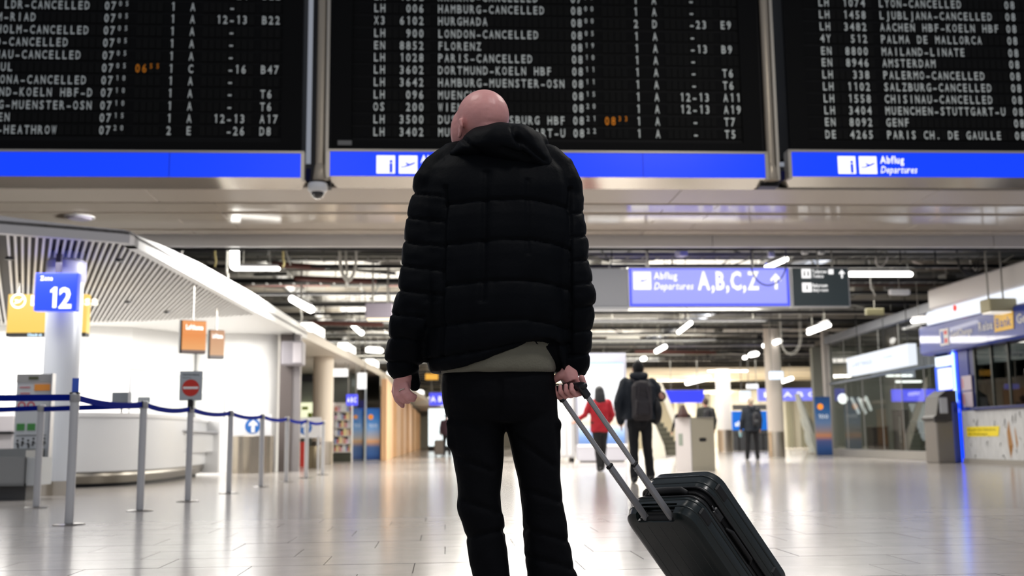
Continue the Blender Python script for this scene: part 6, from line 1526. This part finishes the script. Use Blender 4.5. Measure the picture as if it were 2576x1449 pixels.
for s_ in (-1, 1):
    bd.ell(hp(s_ * .03, .089, .012), (.017, .01, .007), HR, 12, 8)   # brow / eye
    bd.ell(hp(s_ * .031, .088, -.003), (.0125, .012, .0105), HR, 12, 8)
    bd.ell(hp(s_ * .045, .075, -.03), (.02, .02, .018), HR, 12, 8)    # cheekbone
    # ear: rim and lobe
    e = [(s_ * .083, -.004, -.070), (s_ * .088, -.016, -.056), (s_ * .095, -.025, -.036), (s_ * .095, -.020, -.018), (s_ * .090, -.006, -.014), (s_ * .085, .004, -.024)]
    bd.tube([hp(*q) for q in e], [.006, .006, .007, .007, .006, .005], 8, round_ends=True)
    bd.ell(hp(s_ * .085, -.006, -.042), (.005, .013, .020), HR, 10, 8); bd.ell(hp(s_ * .083, -.002, -.066), (.006, .009, .01), HR, 10, 8)
nb = np.array(Q(1240, 415, .01))
bd.tube([hp(0, -.025, -.03), tuple((np.array(hp(0, -.03, -.1)) + nb) / 2), nb, Q(1250, 470, .01)], [.063, .060, .066, .09], 20)
bd.rings([hring(1180, 1320, 430, .08), hring(1120, 1385, 465, .10), hring(1120, 1385, 600, .125), hring(1130, 1380, 760, .125), hring(1125, 1385, 900, .12), hring(1130, 1385, 985, .12), hring(1140, 1375, 1040, .11)])
bd.tube([Q(1115, 478), Q(1068, 600, -.03), Q(1052, 715, -.045), Q(1030, 840, -.02), Q(1016, 930, .0), Q(1014, 955, .005)], [.05, .048, .042, .038, .031, .029], 14)
bd.tube([Q(1395, 478), Q(1428, 600, -.03), Q(1442, 715, -.045), Q(1442, 840, -.02), Q(1432, 930, .0), Q(1428, 950, .0)], [.05, .048, .042, .038, .031, .029], 14)
for pth in ([(1192, 1020), (1198, 1150), (1205, 1270), (1222, 1400), (1245, 1560)], [(1330, 1020), (1345, 1150), (1362, 1270), (1382, 1400), (1405, 1560)]):
    bd.tube([Q(a, b) for a, b in pth], [.08, .068, .055, .05, .04], 14)
# left hand: hanging, back of the hand and little-finger side to the camera, fingers curled forward to the right
bd.tube([Q(1013, 950, .005), Q(1011, 966, .005), Q(1012, 980, .008)], [.029, .031, .028], 12, flat=.8)
def finger(pts, r_): bd.tube([Q(*p_) for p_ in pts], r_, 9, round_ends=True)
finger([(1020, 968, -.014), (1026, 985, -.022), (1036, 994, -.024), (1045, 997, -.018)], [.0105, .0098, .009, .0078])      # little
finger([(1010, 975, -.012), (1015, 991, -.024), (1027, 1003, -.026), (1040, 1006, -.018)], [.0112, .0105, .0098, .0085])    # ring
finger([(1002, 978, -.002), (1003, 997, -.012), (1015, 1009, -.014), (1028, 1010, -.006)], [.0115, .011, .0098, .0085])     # middle
finger([(997, 976, .012), (995, 995, .006), (1002, 1009, .004), (1013, 1012, .012)], [.0112, .0105, .0095, .0085])          # index
finger([(998, 960, .028), (993, 985, .034), (999, 1006, .028), (1013, 1021, .02)], [.013, .0115, .0105, .0085])              # thumb
# right hand: fist around the grip bar
gA, gB = np.array(Q(1410, 998, .02)), np.array(Q(1470, 977, -.10))    # grip ends (far end left, near end right)
ga = (gB - gA); gl = np.linalg.norm(ga); gd = ga / gl
# --- suitcase frame (w: width, a: down its length, n: thickness upward)
ca = Vector((.5666, .3199, -.7593)).normalized(); cw = Vector((.5511, -.8322, .0607)); cw = (cw - ca * cw.dot(ca)).normalized(); cn = cw.cross(ca); 
if cn.z < 0: cn = -cn
A1 = Vector([float(q) for q in at(1622, 1298, 3.662)]); SEP = .1212; CC = A1 + cw * SEP / 2 - cn * .018
A0 = A1 - ca * .531; B0 = A0 + cw * SEP
G0 = A0 - ca * .026 + cn * .004; G1 = B0 - ca * .026 + cn * .004
# right fist on the grip
bar = (G1 - G0).normalized(); ff_ = Vector((.83, .55, 0)); ff_ = (ff_ - bar * ff_.dot(bar)).normalized(); uu_ = Vector((0, 0, 1)); uu_ = (uu_ - bar * uu_.dot(bar) - ff_ * uu_.dot(ff_)).normalized()
mid_ = G0 + (G1 - G0) * .46
bd.tube([tuple(Q(1428, 948, .0)), tuple(mid_ + uu_ * .05 + ff_ * .006), tuple(mid_ + uu_ * .028 + ff_ * .016)], [.029, .031, .026], 12)
for k in range(4):
    c = G0 + (G1 - G0) * (.12 + .235 * k); rF = .0098 - .0006 * (k == 3)
    bd.tube([tuple(c + uu_ * .030 + ff_ * .022), tuple(c + uu_ * .006 + ff_ * .031), tuple(c - uu_ * .020 + ff_ * .018), tuple(c - uu_ * .026 - ff_ * .006), tuple(c - uu_ * .010 - ff_ * .025), tuple(c + uu_ * .006 - ff_ * .023)], [.0112, .0112, .0105, .0102, .0095, .0085], 9, round_ends=True)
c = G0 + (G1 - G0) * .02
bd.tube([tuple(mid_ + uu_ * .045 - bar * .02 - ff_ * .012), tuple(c + uu_ * .028 - ff_ * .022), tuple(c + uu_ * .004 - ff_ * .031), tuple(c - uu_ * .018 - ff_ * .026 + bar * .008)], [.015, .013, .0115, .0095], 9, round_ends=True)
def bdisp(co, no): return co + no * (pn(co, 70, 21) * .0006)[:, None]
body_me = remesh(bd, .0042, 3, bdisp, 'body', .45)
mb_ = put(body_me, 'body', M_skin, man)
# rings on the left hand, shoes
g = MB(); a_, b_ = Q(1012, 979, -.016), Q(1014, 987, -.021); cdir = Vector([float(q) for q in b_ - a_]).normalized()
ctr = Vector([float(q) for q in (a_ + b_) / 2]); u1 = cdir.cross(Vector((0, 1, 0))).normalized(); v1 = cdir.cross(u1)
g.tube([tuple(ctr + (u1 * math.cos(2 * math.pi * k / 14) + v1 * math.sin(2 * math.pi * k / 14)) * .0118) for k in range(14)], .0017, 6, closed=True)
g.build('finger_ring', mat('ring_silver', L(225, 220, 205), .15, 1), man, smooth='all')
for (cx_, dx_) in ((1246, -1), (1403, 1)):
    p = Q(cx_, 1560, 0); sh = MB(); x = float(p[0])
    sh.ell((x, DM - .02, .045), (.048, .075, .05)); sh.ell((x + dx_ * .01, DM + .1, .038), (.052, .12, .04)); sh.tube([(x, DM - .01, .06), (x, DM - .01, .13)], .045, 12)
    sh.box((x + dx_ * .006, DM + .05, .012), (.095, .27, .024), bev=.01)
    put(remesh(sh, .008, 4, None, 'shoe'), 'shoe', mat('shoe_black', L(18, 18, 18), .4), man)
# --- suitcase
M_case = mat('case_black', (.009, .0155, .0155, 1), .26, bump=.04, bscale=25, spec=.55)
M_casem = mat('case_matt', (.006, .006, .007, 1), .6)
case = thing('suitcase', 'black hard-shell cabin suitcase tilted on its wheels beside the man', 'suitcase', tuple(CC + ca * .45))
def cp_(u_, v_, t_): return tuple(CC + cw * u_ + ca * v_ + cn * t_)
Wc, Hc, Tc = .328, .525, .226
def rrect(hw, hh, r_, n=6):
    out = []
    for (sx_, sy_, a0) in ((1, 1, 0), (-1, 1, 90), (-1, -1, 180), (1, -1, 270)):
        for k in range(n + 1):
            a = math.radians(a0 + 90 * k / n); out.append((sx_ * (hw - r_) + r_ * math.cos(a), sy_ * (hh - r_) + r_ * math.sin(a)))
    return out
def shell(t0, t1, flat_first, name, grow=0.0):
    mb = MB(); rs = []; th = t1 - t0
    prof = []
    R_ = .036
    if flat_first == 'back':
        prof = [(R_ * .95, 0), (R_ * .45, .004), (R_ * .15, .012), (0.004, .024), (0, .036), (0, th - .006), (.004, th)]
    else:
        prof = [(.004, 0), (0, .006), (0, th - .036), (.004, th - .024), (R_ * .15, th - .012), (R_ * .45, th - .004), (R_ * .95, th)]
    for ins, dz in prof:
        pts = rrect(Wc / 2 - ins + grow, Hc / 2 - ins + grow, max(.058 - ins * .5, .02))
        rs.append([cp_(x, Hc / 2 + y - .022, t0 + dz) for x, y in pts])
    mb.rings(rs); return mb
def carve(mb, cutter, name, m, parent):
    a = bpy.data.objects.new('a', mb.mesh('a', m)); b = bpy.data.objects.new('b', cutter.mesh('b', m)); COL.objects.link(a); COL.objects.link(b)
    md = a.modifiers.new('c', 'BOOLEAN'); md.object = b; md.operation = 'DIFFERENCE'; md.solver = 'EXACT'
    dg = bpy.context.evaluated_depsgraph_get(); dg.update(); me = bpy.data.meshes.new_from_object(a.evaluated_get(dg))
    bpy.data.objects.remove(a); bpy.data.objects.remove(b); shade(me, 'auto'); return put(me, name, m, parent)
Rc = Matrix((cw, ca, cn)).transposed()
cut = MB(); cut.cur = 1; cut.box(cp_(0, -.03, .012), (.176, .085, .085), R=Rc, bev=.006)
sB = carve(shell(0, .088, 'back', 'b'), cut, 'back_shell', [M_case, mat('case_recess', (.004, .004, .004, 1), .9, spec=.1)], case)
sF = shell(.132, Tc, 'front', 'f').build('front_shell', M_case, case, smooth='auto')
z_ = MB(); rs = []
for dz in (.080, .140): rs.append([cp_(x, Hc / 2 + y - .022, dz) for x, y in rrect(Wc / 2 - .012, Hc / 2 - .012, .05)])
z_.rings(rs); z_.build('zip_band', M_casem, case, smooth='auto')
for t0 in (.088, .132): 
    m = MB(); m.tube([cp_(x, Hc / 2 + y - .022, t0) for x, y in rrect(Wc / 2 - .002, Hc / 2 - .002, .056)], .0045, 6, closed=True); m.build('zip_welt', mat('welt_black', (.012, .013, .014, 1), .35), case, smooth='all')
m = MB(); m.tube([cp_(x, Hc / 2 + y - .022, .110) for x, y in rrect(Wc / 2 - .010, Hc / 2 - .010, .05)], .003, 5, closed=True); m.build('zip_teeth', mat('zip_dark', (.02, .02, .02, 1), .3, .8), case, smooth='all')
# mouldings: raised rails round each shell and ribs along the front and back panels
for (t0, par) in ((.040, sB), (.072, sB), (.155, sF), (.186, sF)):
    m = MB(); m.tube([cp_(x, Hc / 2 + y - .022, t0) for x, y in rrect(Wc / 2 - .001, Hc / 2 - .001, .057)], .0038, 6, closed=True); m.build('rail', M_case, par, smooth='all')
for k in range(5):
    u_ = -.11 + k * .055
    m = MB(); m.tube([cp_(u_, .03, .0022), cp_(u_, Hc - .08, .0022)], .003, 6, round_ends=True); m.build('rib', M_case, sB, smooth='all')
    m = MB(); m.tube([cp_(u_, .03, Tc), cp_(u_, Hc - .08, Tc)], .006, 6, round_ends=True); m.build('rib', M_case, sF, smooth='all')
# corner bumpers on the near side
Rc = Matrix((cw, ca, cn)).transposed()
for (v_, t_, par) in ((.045, .056, sB), (.045, .171, sF), (Hc - .10, .056, sB), (Hc - .10, .171, sF)):
    for s_ in (1, -1): MB().box(cp_(s_ * (Wc / 2 - .001), v_, t_), (.012, .062, .034), R=Rc, bev=.005).build('corner_bumper', M_casem, par)
# recessed tray and rods
MB().box(cp_(0, .013, .030), (.17, .012, .044), R=Rc, bev=.004).build('handle_tray', M_casem, case)
hn = sub('trolley_handle', case); hn.location = (0, 0, 0)
hnw = 'trolley_handle'
M_rod = mat('rod_aluminium', L(168, 168, 170), .32, .35)
bpy.data.objects.remove(hn)
def part_root(name, parent):
    return sub(name, parent)
hr = MB(); hr.tube([tuple(G0 - bar * .012), tuple(G0), tuple(G0 + (G1 - G0) * .5 - ca * .004), tuple(G1), tuple(G1 + bar * .012)], [.012, .0145, .0145, .0145, .012], 12, round_ends=True)
grip = hr.build('trolley_handle', mat('grip_black', (.012, .013, .016, 1), .35), case, smooth='all')
for s_, (g0_, t0_, b_) in enumerate(((G0, A0, A1), (G1, B0, A1 + cw * SEP))):
    MB().box((g0_ + (t0_ - g0_) * .7), (.017, .052, .026), R=Rc, bev=.004).build('rod_socket', mat('grip_black', (.012, .013, .016, 1), .35), grip)
    mdl = t0_ + (b_ - t0_) * .565
    MB().box((t0_ + mdl) / 2, (.0105, (mdl - t0_).length, .0175), R=Rc, bev=.003).build('upper_rod', M_rod, grip)
    MB().box((mdl + b_) / 2 + ca * .014, (.0145, (b_ - mdl).length + .028, .0225), R=Rc, bev=.003).build('lower_rod', mat('rod_lower', L(150, 150, 153), .35, .35), grip)
    MB().box(mdl + ca * .004, (.0165, .012, .025), R=Rc, bev=.003).build('rod_collar', M_casem, grip)
    for q in (.022, .06): MB().tube([tuple(mdl + ca * q - cw * .001 - cn * .0), tuple(mdl + ca * q - cn * .013)], .0035, 8).build('lock_pin', mat('pin_white', L(210, 210, 210), .3, .3), grip)
# carry handles and lock
m = MB(); m.tube([cp_(-.085, -.016, .110), cp_(-.07, -.028, .110), cp_(.07, -.028, .110), cp_(.085, -.016, .110)], [.008, .0095, .0095, .008], 8, flat=1.3, round_ends=True); m.build('top_handle', M_casem, case, smooth='all')
m = MB(); m.tube([cp_(Wc / 2 - .012, .15, .11), cp_(Wc / 2 + .004, .165, .11), cp_(Wc / 2 + .004, .29, .11), cp_(Wc / 2 - .012, .305, .11)], [.007, .008, .008, .007], 8, round_ends=True); m.build('side_handle', M_casem, case, smooth='all')
MB().box(cp_(Wc / 2 - .008, .085, .11), (.016, .05, .03), R=Rc, bev=.004).build('lock', mat('lock_grey', (.02, .02, .02, 1), .4, .2), case)
MB().box(cp_(Wc / 2 - .002, .062, .108), (.004, .035, .008), R=Rc, bev=.001).build('zip_pull', mat('pull_metal', L(60, 60, 62), .4, .5), case)
for u_ in (-.11, .11):
    for t_ in (.04, .18):
        wc = Vector(cp_(u_, Hc - .022 + .012, t_)); MB().box(wc, (.05, .03, .045), R=Rc, bev=.008).build('wheel_housing', M_casem, case)
        w0 = Vector(cp_(u_, Hc + .014, t_)); wh = MB(); wh.tube([tuple(w0 - cw * .016), tuple(w0 + cw * .016)], .024, 18); wh.build('wheel', mat('wheel_rubber', (.01, .01, .01, 1), .5), case, smooth='auto')
        MB().tube([tuple(w0 - cw * .018), tuple(w0 + cw * .018)], .008, 10).build('hub', mat('hub_grey', L(90, 90, 92), .4, .5), case)
# ------------------------------------------------------------------ people in the distance
def figure(label, x, y, H, face=0, skin=None, top=('jacket', None), legs=None, hair=None, joints=None, bulk=1.0, vox=.014, shoes=None, skirt=None, extra=None, jlen=.86):
    """standing or walking figure, face = turn of the facing direction from straight away (radians, left positive)"""
    k = H / 1.75
    t = thing('person', label, 'person', (x, y, 0), face)
    Jd = dict(head=(0, .02, 1.635), neck=(0, 0, 1.48), chest=(0, -.01, 1.28), waist=(0, 0, 1.06), pelvis=(0, 0, .93),
              sl=(-.19, 0, 1.42), sr=(.19, 0, 1.42), el=(-.25, -.02, 1.14), er=(.25, -.02, 1.14), wl=(-.26, .06, .90), wr=(.26, .06, .90),
              hl=(-.095, 0, .92), hr=(.095, 0, .92), kl=(-.10, .02, .50), kr=(.10, .02, .50), al=(-.105, -.03, .09), ar=(.105, -.03, .09))
    if joints: Jd.update(joints)
    Mx = wmat(t)
    def J(n_, off=(0, 0, 0)): 
        p_ = Jd[n_]; return tuple(Mx @ Vector(((p_[0] + off[0]) * k, (p_[1] + off[1]) * k, (p_[2] + off[2]) * k)))
    def V(a, b, c): return tuple(Mx @ Vector((a * k, b * k, c * k)))
    R_ = Matrix.Rotation(face, 3, 'Z')
    b = MB(); h = Jd['head']
    b.ell(J('head'), (.077 * k, .095 * k, .105 * k), R_, 16, 12); b.ell(J('head', (0, .04, -.07)), (.05 * k, .045 * k, .05 * k), R_, 12, 8)
    b.tube([J('head', (0, .085, .0)), J('head', (0, .11, -.03))], [.01 * k, .015 * k], 8, round_ends=True)
    for s_ in (-1, 1): b.ell(J('head', (s_ * .08, -.0, -.01)), (.012 * k, .02 * k, .032 * k), R_, 8, 6); b.ell(J('head', (s_ * .03, .087, .005)), (.014 * k, .012 * k, .012 * k), R_, 8, 6)
    b.tube([J('head', (0, -.01, -.05)), J('neck'), J('chest')], [.055 * k, .06 * k, .1 * k], 12)
    b.tube([J('neck', (0, 0, -.04)), J('chest'), J('waist'), J('pelvis')], [.09 * k, .13 * k, .12 * k, .13 * k], 14, flat=.8, round_ends=True)
    for s_ in 'lr':
        b.tube([J('s' + s_), J('e' + s_), J('w' + s_)], [.052 * k, .042 * k, .03 * k], 10, round_ends=True)
        w_, e_ = Vector(J('w' + s_)), Vector(J('e' + s_)); d = (w_ - e_).normalized()
        b.tube([tuple(w_), tuple(w_ + d * .05 * k)], [.028 * k, .034 * k], 8, flat=.6, round_ends=True)
        sd_ = d.cross(R_ @ Vector((1, 0, 0))).normalized()
        for q in range(4):
            o_ = w_ + d * .07 * k + sd_ * (q - 1.5) * .019 * k
            b.tube([tuple(o_), tuple(o_ + d * (.05 + .008 * (q in (1, 2))) * k), tuple(o_ + d * .075 * k + R_ @ Vector((0, .015 * k, 0)))], [.0105 * k, .0095 * k, .008 * k], 6, round_ends=True)
        o_ = w_ + d * .02 * k + sd_ * .03 * k; b.tube([tuple(o_), tuple(o_ + d * .05 * k + sd_ * .018 * k)], [.013 * k, .010 * k], 6, round_ends=True)
        b.tube([J('h' + s_), J('k' + s_), J('a' + s_)], [.075 * k, .055 * k, .04 * k], 10, round_ends=True)
    put(remesh(b, vox * .7, 2, None, 'body'), 'body', skin or M_skinb, t)
    # garment
    g = MB(); B_ = bulk
    hemz = jlen
    def er(z, rx, ry, dx=0, dy=0): return [V(dx + rx * math.cos(2 * math.pi * q / 24), dy + ry * math.sin(2 * math.pi * q / 24), z) for q in range(24)]
    dx, dy = Jd['waist'][0], Jd['waist'][1]
    g.rings([er(1.52, .06, .06), er(1.49, .10 * B_, .08), er(1.45, .165 * B_, .10 * B_), er(1.38, .20 * B_, .125 * B_), er(1.25, .205 * B_, .14 * B_), er(1.08, .19 * B_, .135 * B_), er(.98, .195 * B_, .14 * B_), er(hemz, .20 * B_, .145 * B_)])
    for s_ in 'lr': g.tube([J('s' + s_), tuple((Vector(J('s' + s_)) + Vector(J('e' + s_))) / 2), J('e' + s_), J('w' + s_)], [.07 * k * B_, .064 * k * B_, .058 * k * B_, .045 * k * B_], 12, round_ends=True)
    def gd_(co, no): return co + no * (pn(co, 13, 3) * .008 + pn(co, 30, 5, (1, 1, .6)) * .004)[:, None]
    put(remesh(g, vox, 4, gd_, top[0]), top[0], top[1], t)
    # trousers
    p_ = MB(); p_.tube([J('pelvis', (-.08, 0, .06)), J('pelvis', (.08, 0, .06))], [.12 * k, .12 * k], 14, round_ends=True)
    p_.tube([J('pelvis', (0, 0, .05)), J('pelvis', (0, 0, -.05))], .14 * k, 14, round_ends=True)
    for s_ in 'lr': p_.tube([J('h' + s_), J('k' + s_), J('a' + s_)], [.095 * k, .07 * k, .065 * k], 14, round_ends=True)
    put(remesh(p_, vox, 3, gd_, 'trousers'), 'trousers', legs, t)
    for s_ in 'lr':
        a_ = Vector(J('a' + s_)); s2 = MB(); f_ = R_ @ Vector((0, 1, 0))
        s2.tube([tuple(a_ - f_ * .05 * k + Vector((0, 0, -.035 * k))), tuple(a_ + f_ * .06 * k + Vector((0, 0, -.045 * k))), tuple(a_ + f_ * .15 * k + Vector((0, 0, -.05 * k)))], [.045 * k, .045 * k, .035 * k], 10, round_ends=True)
        put(remesh(s2, vox, 2, None, 'shoe'), 'shoe', shoes or MATS['shoe_black'], t)
    if hair:
        hm = MB(); kind, hmat = hair
        if kind == 'cap':
            hm.ell(J('head', (0, -.008, .012)), (.084 * k, .10 * k, .108 * k), R_, 16, 12); put(remesh(hm, vox, 3, None, 'knit_cap'), 'knit_cap', hmat, t)
        else:
            hm.ell(J('head', (0, -.022, .022)), (.088 * k, .096 * k, .10 * k), R_, 16, 12)
            if kind == 'long': hm.tube([J('head', (0, -.05, .03)), J('head', (0, -.07, -.08)), J('head', (0, -.08, -.2)), J('head', (0, -.09, -.33))], [.095 * k, .11 * k, .115 * k, .07 * k], 14, flat=.62, round_ends=True)
            if kind == 'wide': hm.tube([J('head', (0, -.04, .05)), J('head', (0, -.05, -.06)), J('head', (0, -.05, -.18)), J('head', (0, -.06, -.26))], [.10 * k, .15 * k, .20 * k, .19 * k], 14, flat=.6, round_ends=True)
            if kind == 'short': hm.ell(J('head', (0, -.05, -.03)), (.07 * k, .055 * k, .06 * k), R_, 12, 8)
            def hd2(co, no): return co + no * (pn(co, 40, 7, (1, 1, .3)) * .006)[:, None]
            put(remesh(hm, vox * .8, 2, hd2, 'hair'), 'hair', hmat, t)
    if extra: extra(t, J, V, k, R_)
    return t
def backpack(m_, w_=.30, h_=.46, d_=.16, z=1.18, dx=0, name='backpack', strap=True):
    def f_(t, J, V, k, R_):
        b = MB(); b.box(V(dx, -.135 - d_ / 2, z), (w_ * k, d_ * k, h_ * k), R=R_, bev=.05 * k); b.ell(V(dx, -.135 - d_ / 2, z + h_ * .42), (w_ * .46 * k, d_ * .5 * k, .08 * k), R_); b.box(V(dx, -.15 - d_, z - .09), (w_ * .74 * k, .07 * k, h_ * .42 * k), R=R_, bev=.025 * k)
        o = put(remesh(b, .012, 4, lambda co, no: co + no * (pn(co, 18, 6) * .006)[:, None], name), name, m_, t)
        if strap:
            for s_ in (-1, 1):
                s2 = MB(); s2.tube([V(dx + s_ * .07, -.16, z + .24), V(s_ * .105, -.12, 1.47), V(s_ * .12, .0, 1.49), V(s_ * .12, .13, 1.40), V(s_ * .13, .14, 1.2)], .02 * k, 6, flat=.5); s2.build('strap', m_, o, smooth='all')
            s3 = MB(); s3.tube([V(dx - .05, -.2, z + .255), V(dx - .03, -.21, z + .29), V(dx + .03, -.21, z + .29), V(dx + .05, -.2, z + .255)], .009 * k, 6); s3.build('grab_loop', m_, o, smooth='all')
            for s_ in (-1, 1): 
                s4 = MB(); s4.tube([V(dx + s_ * .06, -.16 - d_ * 1.02, z + .2), V(dx + s_ * .085, -.19 - d_, z - .0), V(dx + s_ * .11, -.17 - d_, z - .2)], .008 * k, 5); s4.build('zip', mat('zip_mid', L(56, 50, 54), .4), o)
    return f_
M_navy = mat('coat_navy', L(16, 26, 38), .7); M_dtr = mat('trouser_dark', L(20, 20, 24), .8); M_redc = mat('coat_red', L(158, 8, 30), .75)
M_hairb = mat('hair_black', L(16, 18, 24), .5); M_hairr = mat('hair_auburn', L(52, 22, 17), .5); M_hairg = mat('hair_grey', L(190, 172, 150), .6)
M_pack = mat('backpack_grey', L(50, 46, 50), .7); M_bag = mat('bag_black', L(14, 16, 22), .6)
# walker with backpack
bx0, by0 = 2.70, 14.6
def bp_extra(t, J, V, k, R_):
    backpack(M_pack, .29, .54, .15, 1.15)(t, J, V, k, R_)
    b = MB(); b.ell(V(.24, .02, 1.02), (.095 * k, .16 * k, .20 * k), R_); b.ell(V(.24, .02, 1.14), (.06 * k, .12 * k, .12 * k), R_)
    o = put(remesh(b, .012, 4, None, 'shoulder_bag'), 'shoulder_bag', M_bag, t)
    s2 = MB(); s2.tube([V(.30, .02, 1.26), V(.24, 0, 1.40), V(.17, 0, 1.5)], .016, 6); s2.build('strap', M_bag, o, smooth='all')
    h2 = MB(); h2.tube([V(-.08, -.03, 1.53), V(0, -.085, 1.51), V(.08, -.03, 1.53)], [.06 * k, .075 * k, .06 * k], 12, round_ends=True); put(remesh(h2, .012, 3, None, 'hood'), 'hood', M_navy, t)
figure('tall walker in dark cap with a grey backpack and black shoulder bag, back turned', bx0, by0, 1.68, 0, legs=M_dtr, top=('jacket', M_navy), hair=('cap', mat('cap_black', L(12, 12, 14), .8)),
       joints=dict(er=(.335, -.02, 1.22), wr=(.22, .2, 1.34), el=(-.31, -.04, 1.15), wl=(-.27, .05, .88), kr=(.11, .04, .50), ar=(.16, .10, .10), kl=(-.09, .02, .5), al=(-.11, -.06, .085)), bulk=1.32, vox=.012, extra=bp_extra, jlen=.90)
# woman in red
figure('woman with long dark hair in a red coat, before the lit display', 2.92, 19.9, 1.60, .1, legs=M_dtr, top=('coat', M_redc), hair=('long', M_hairb),
       joints=dict(el=(-.30, .03, 1.16), wl=(-.44, .12, 1.06), er=(.27, -.02, 1.15), wr=(.25, .12, 1.03), al=(-.04, -.04, .09), ar=(.05, .12, .09), kl=(-.06, .0, .5), kr=(.08, .08, .5)), bulk=1.02, jlen=.80)
# pair behind the bin
rp_ = at(1725, 1050, 29.0)
figure('woman with long auburn hair in a dark coat, half hidden by the beige bin', float(at(1718, 1050, 29)[0]), 29.0, 1.50, -.2, legs=M_dtr, top=('coat', mat('coat_dark', L(26, 24, 28), .8)), hair=('wide', M_hairr), bulk=1.0, vox=.018, joints=dict(el=(-.30, .05, 1.14), wl=(-.36, .12, .92)))
figure('short-haired man in a dark jacket with backpack, behind the beige bin', float(at(1776, 1050, 28)[0]), 28.0, 1.66, .1, legs=M_dtr, top=('jacket', mat('jacket_char', L(34, 36, 34), .8)), hair=('short', mat('hair_brown', L(58, 42, 34), .6)), bulk=1.08, vox=.018, extra=backpack(M_bag, .3, .42, .14, 1.2))
# grey-haired walker
gx_, gy_ = 8.32, 28.4
def gx_extra(t, J, V, k, R_):
    backpack(mat('small_pack', L(34, 36, 42), .5), .20, .34, .12, 1.12, .07)(t, J, V, k, R_)
    c = MB(); c.tube([V(-.30, .1, .80), V(-.30, .1, .68)], .045, 10, round_ends=True); c.build('face_mask', mat('mask_pale', L(150, 190, 200), .6), t, smooth='all')
    h2 = MB(); h2.tube([V(-.08, -.08, 1.49), V(0, -.11, 1.44), V(.08, -.08, 1.49)], [.05 * k, .07 * k, .05 * k], 12, round_ends=True); put(remesh(h2, .014, 3, None, 'hood'), 'hood', M_navy, t)
figure('grey-haired person in navy coat with small backpack, between the two white columns', gx_, gy_, 1.68, 0, legs=mat('trouser_black2', L(10, 10, 16), .85), top=('coat', M_navy), hair=('short', M_hairg), bulk=1.12, vox=.016, extra=gx_extra, jlen=.80,
       joints=dict(hl=(-.10, 0, .92), hr=(.10, 0, .92), kl=(-.13, .0, .5), kr=(.12, 0, .5), al=(-.17, -.03, .09), ar=(.13, -.03, .09), el=(-.27, -.02, 1.12), wl=(-.30, .05, .86)))
# far person with luggage left of the man's trousers
fx_ = at(1118, 1080, 42)
figure('dark-clothed far person beside a trolley case, left of the man\'s trousers', float(at(1124, 1080, 42)[0]), 42.0, 1.68, 0, legs=M_dtr, top=('coat', mat('coat_plum', L(52, 30, 44), .8)), hair=('short', M_hairb), vox=.02)
t = thing('trolley_case', 'small grey-brown trolley case standing by the far person', 'suitcase', (float(at(1104, 1110, 41)[0]), 41, 0))
x_ = float(at(1104, 1110, 41)[0]); MB().box((x_, 41, .36), (.36, .24, .56), bev=.04).build('shell', mat('case_taupe', L(92, 84, 78), .5), t)
for q in (-.12, .12):
    MB().tube([(x_ + q, 41, 0.0), (x_ + q, 41, .07)], .03, 8).build('wheel', M_dark, t); MB().cyl((x_ + q * .6, 41.1, .6), (x_ + q * .6, 41.1, .95), .01).build('rod', M_alu, t)
MB().tube([(x_ - .08, 41.1, .95), (x_ + .08, 41.1, .95)], .014, 6).build('grip', M_dark, t)
# bench and plant-like dark seat right of the far columns
bpy.context.view_layer.update()
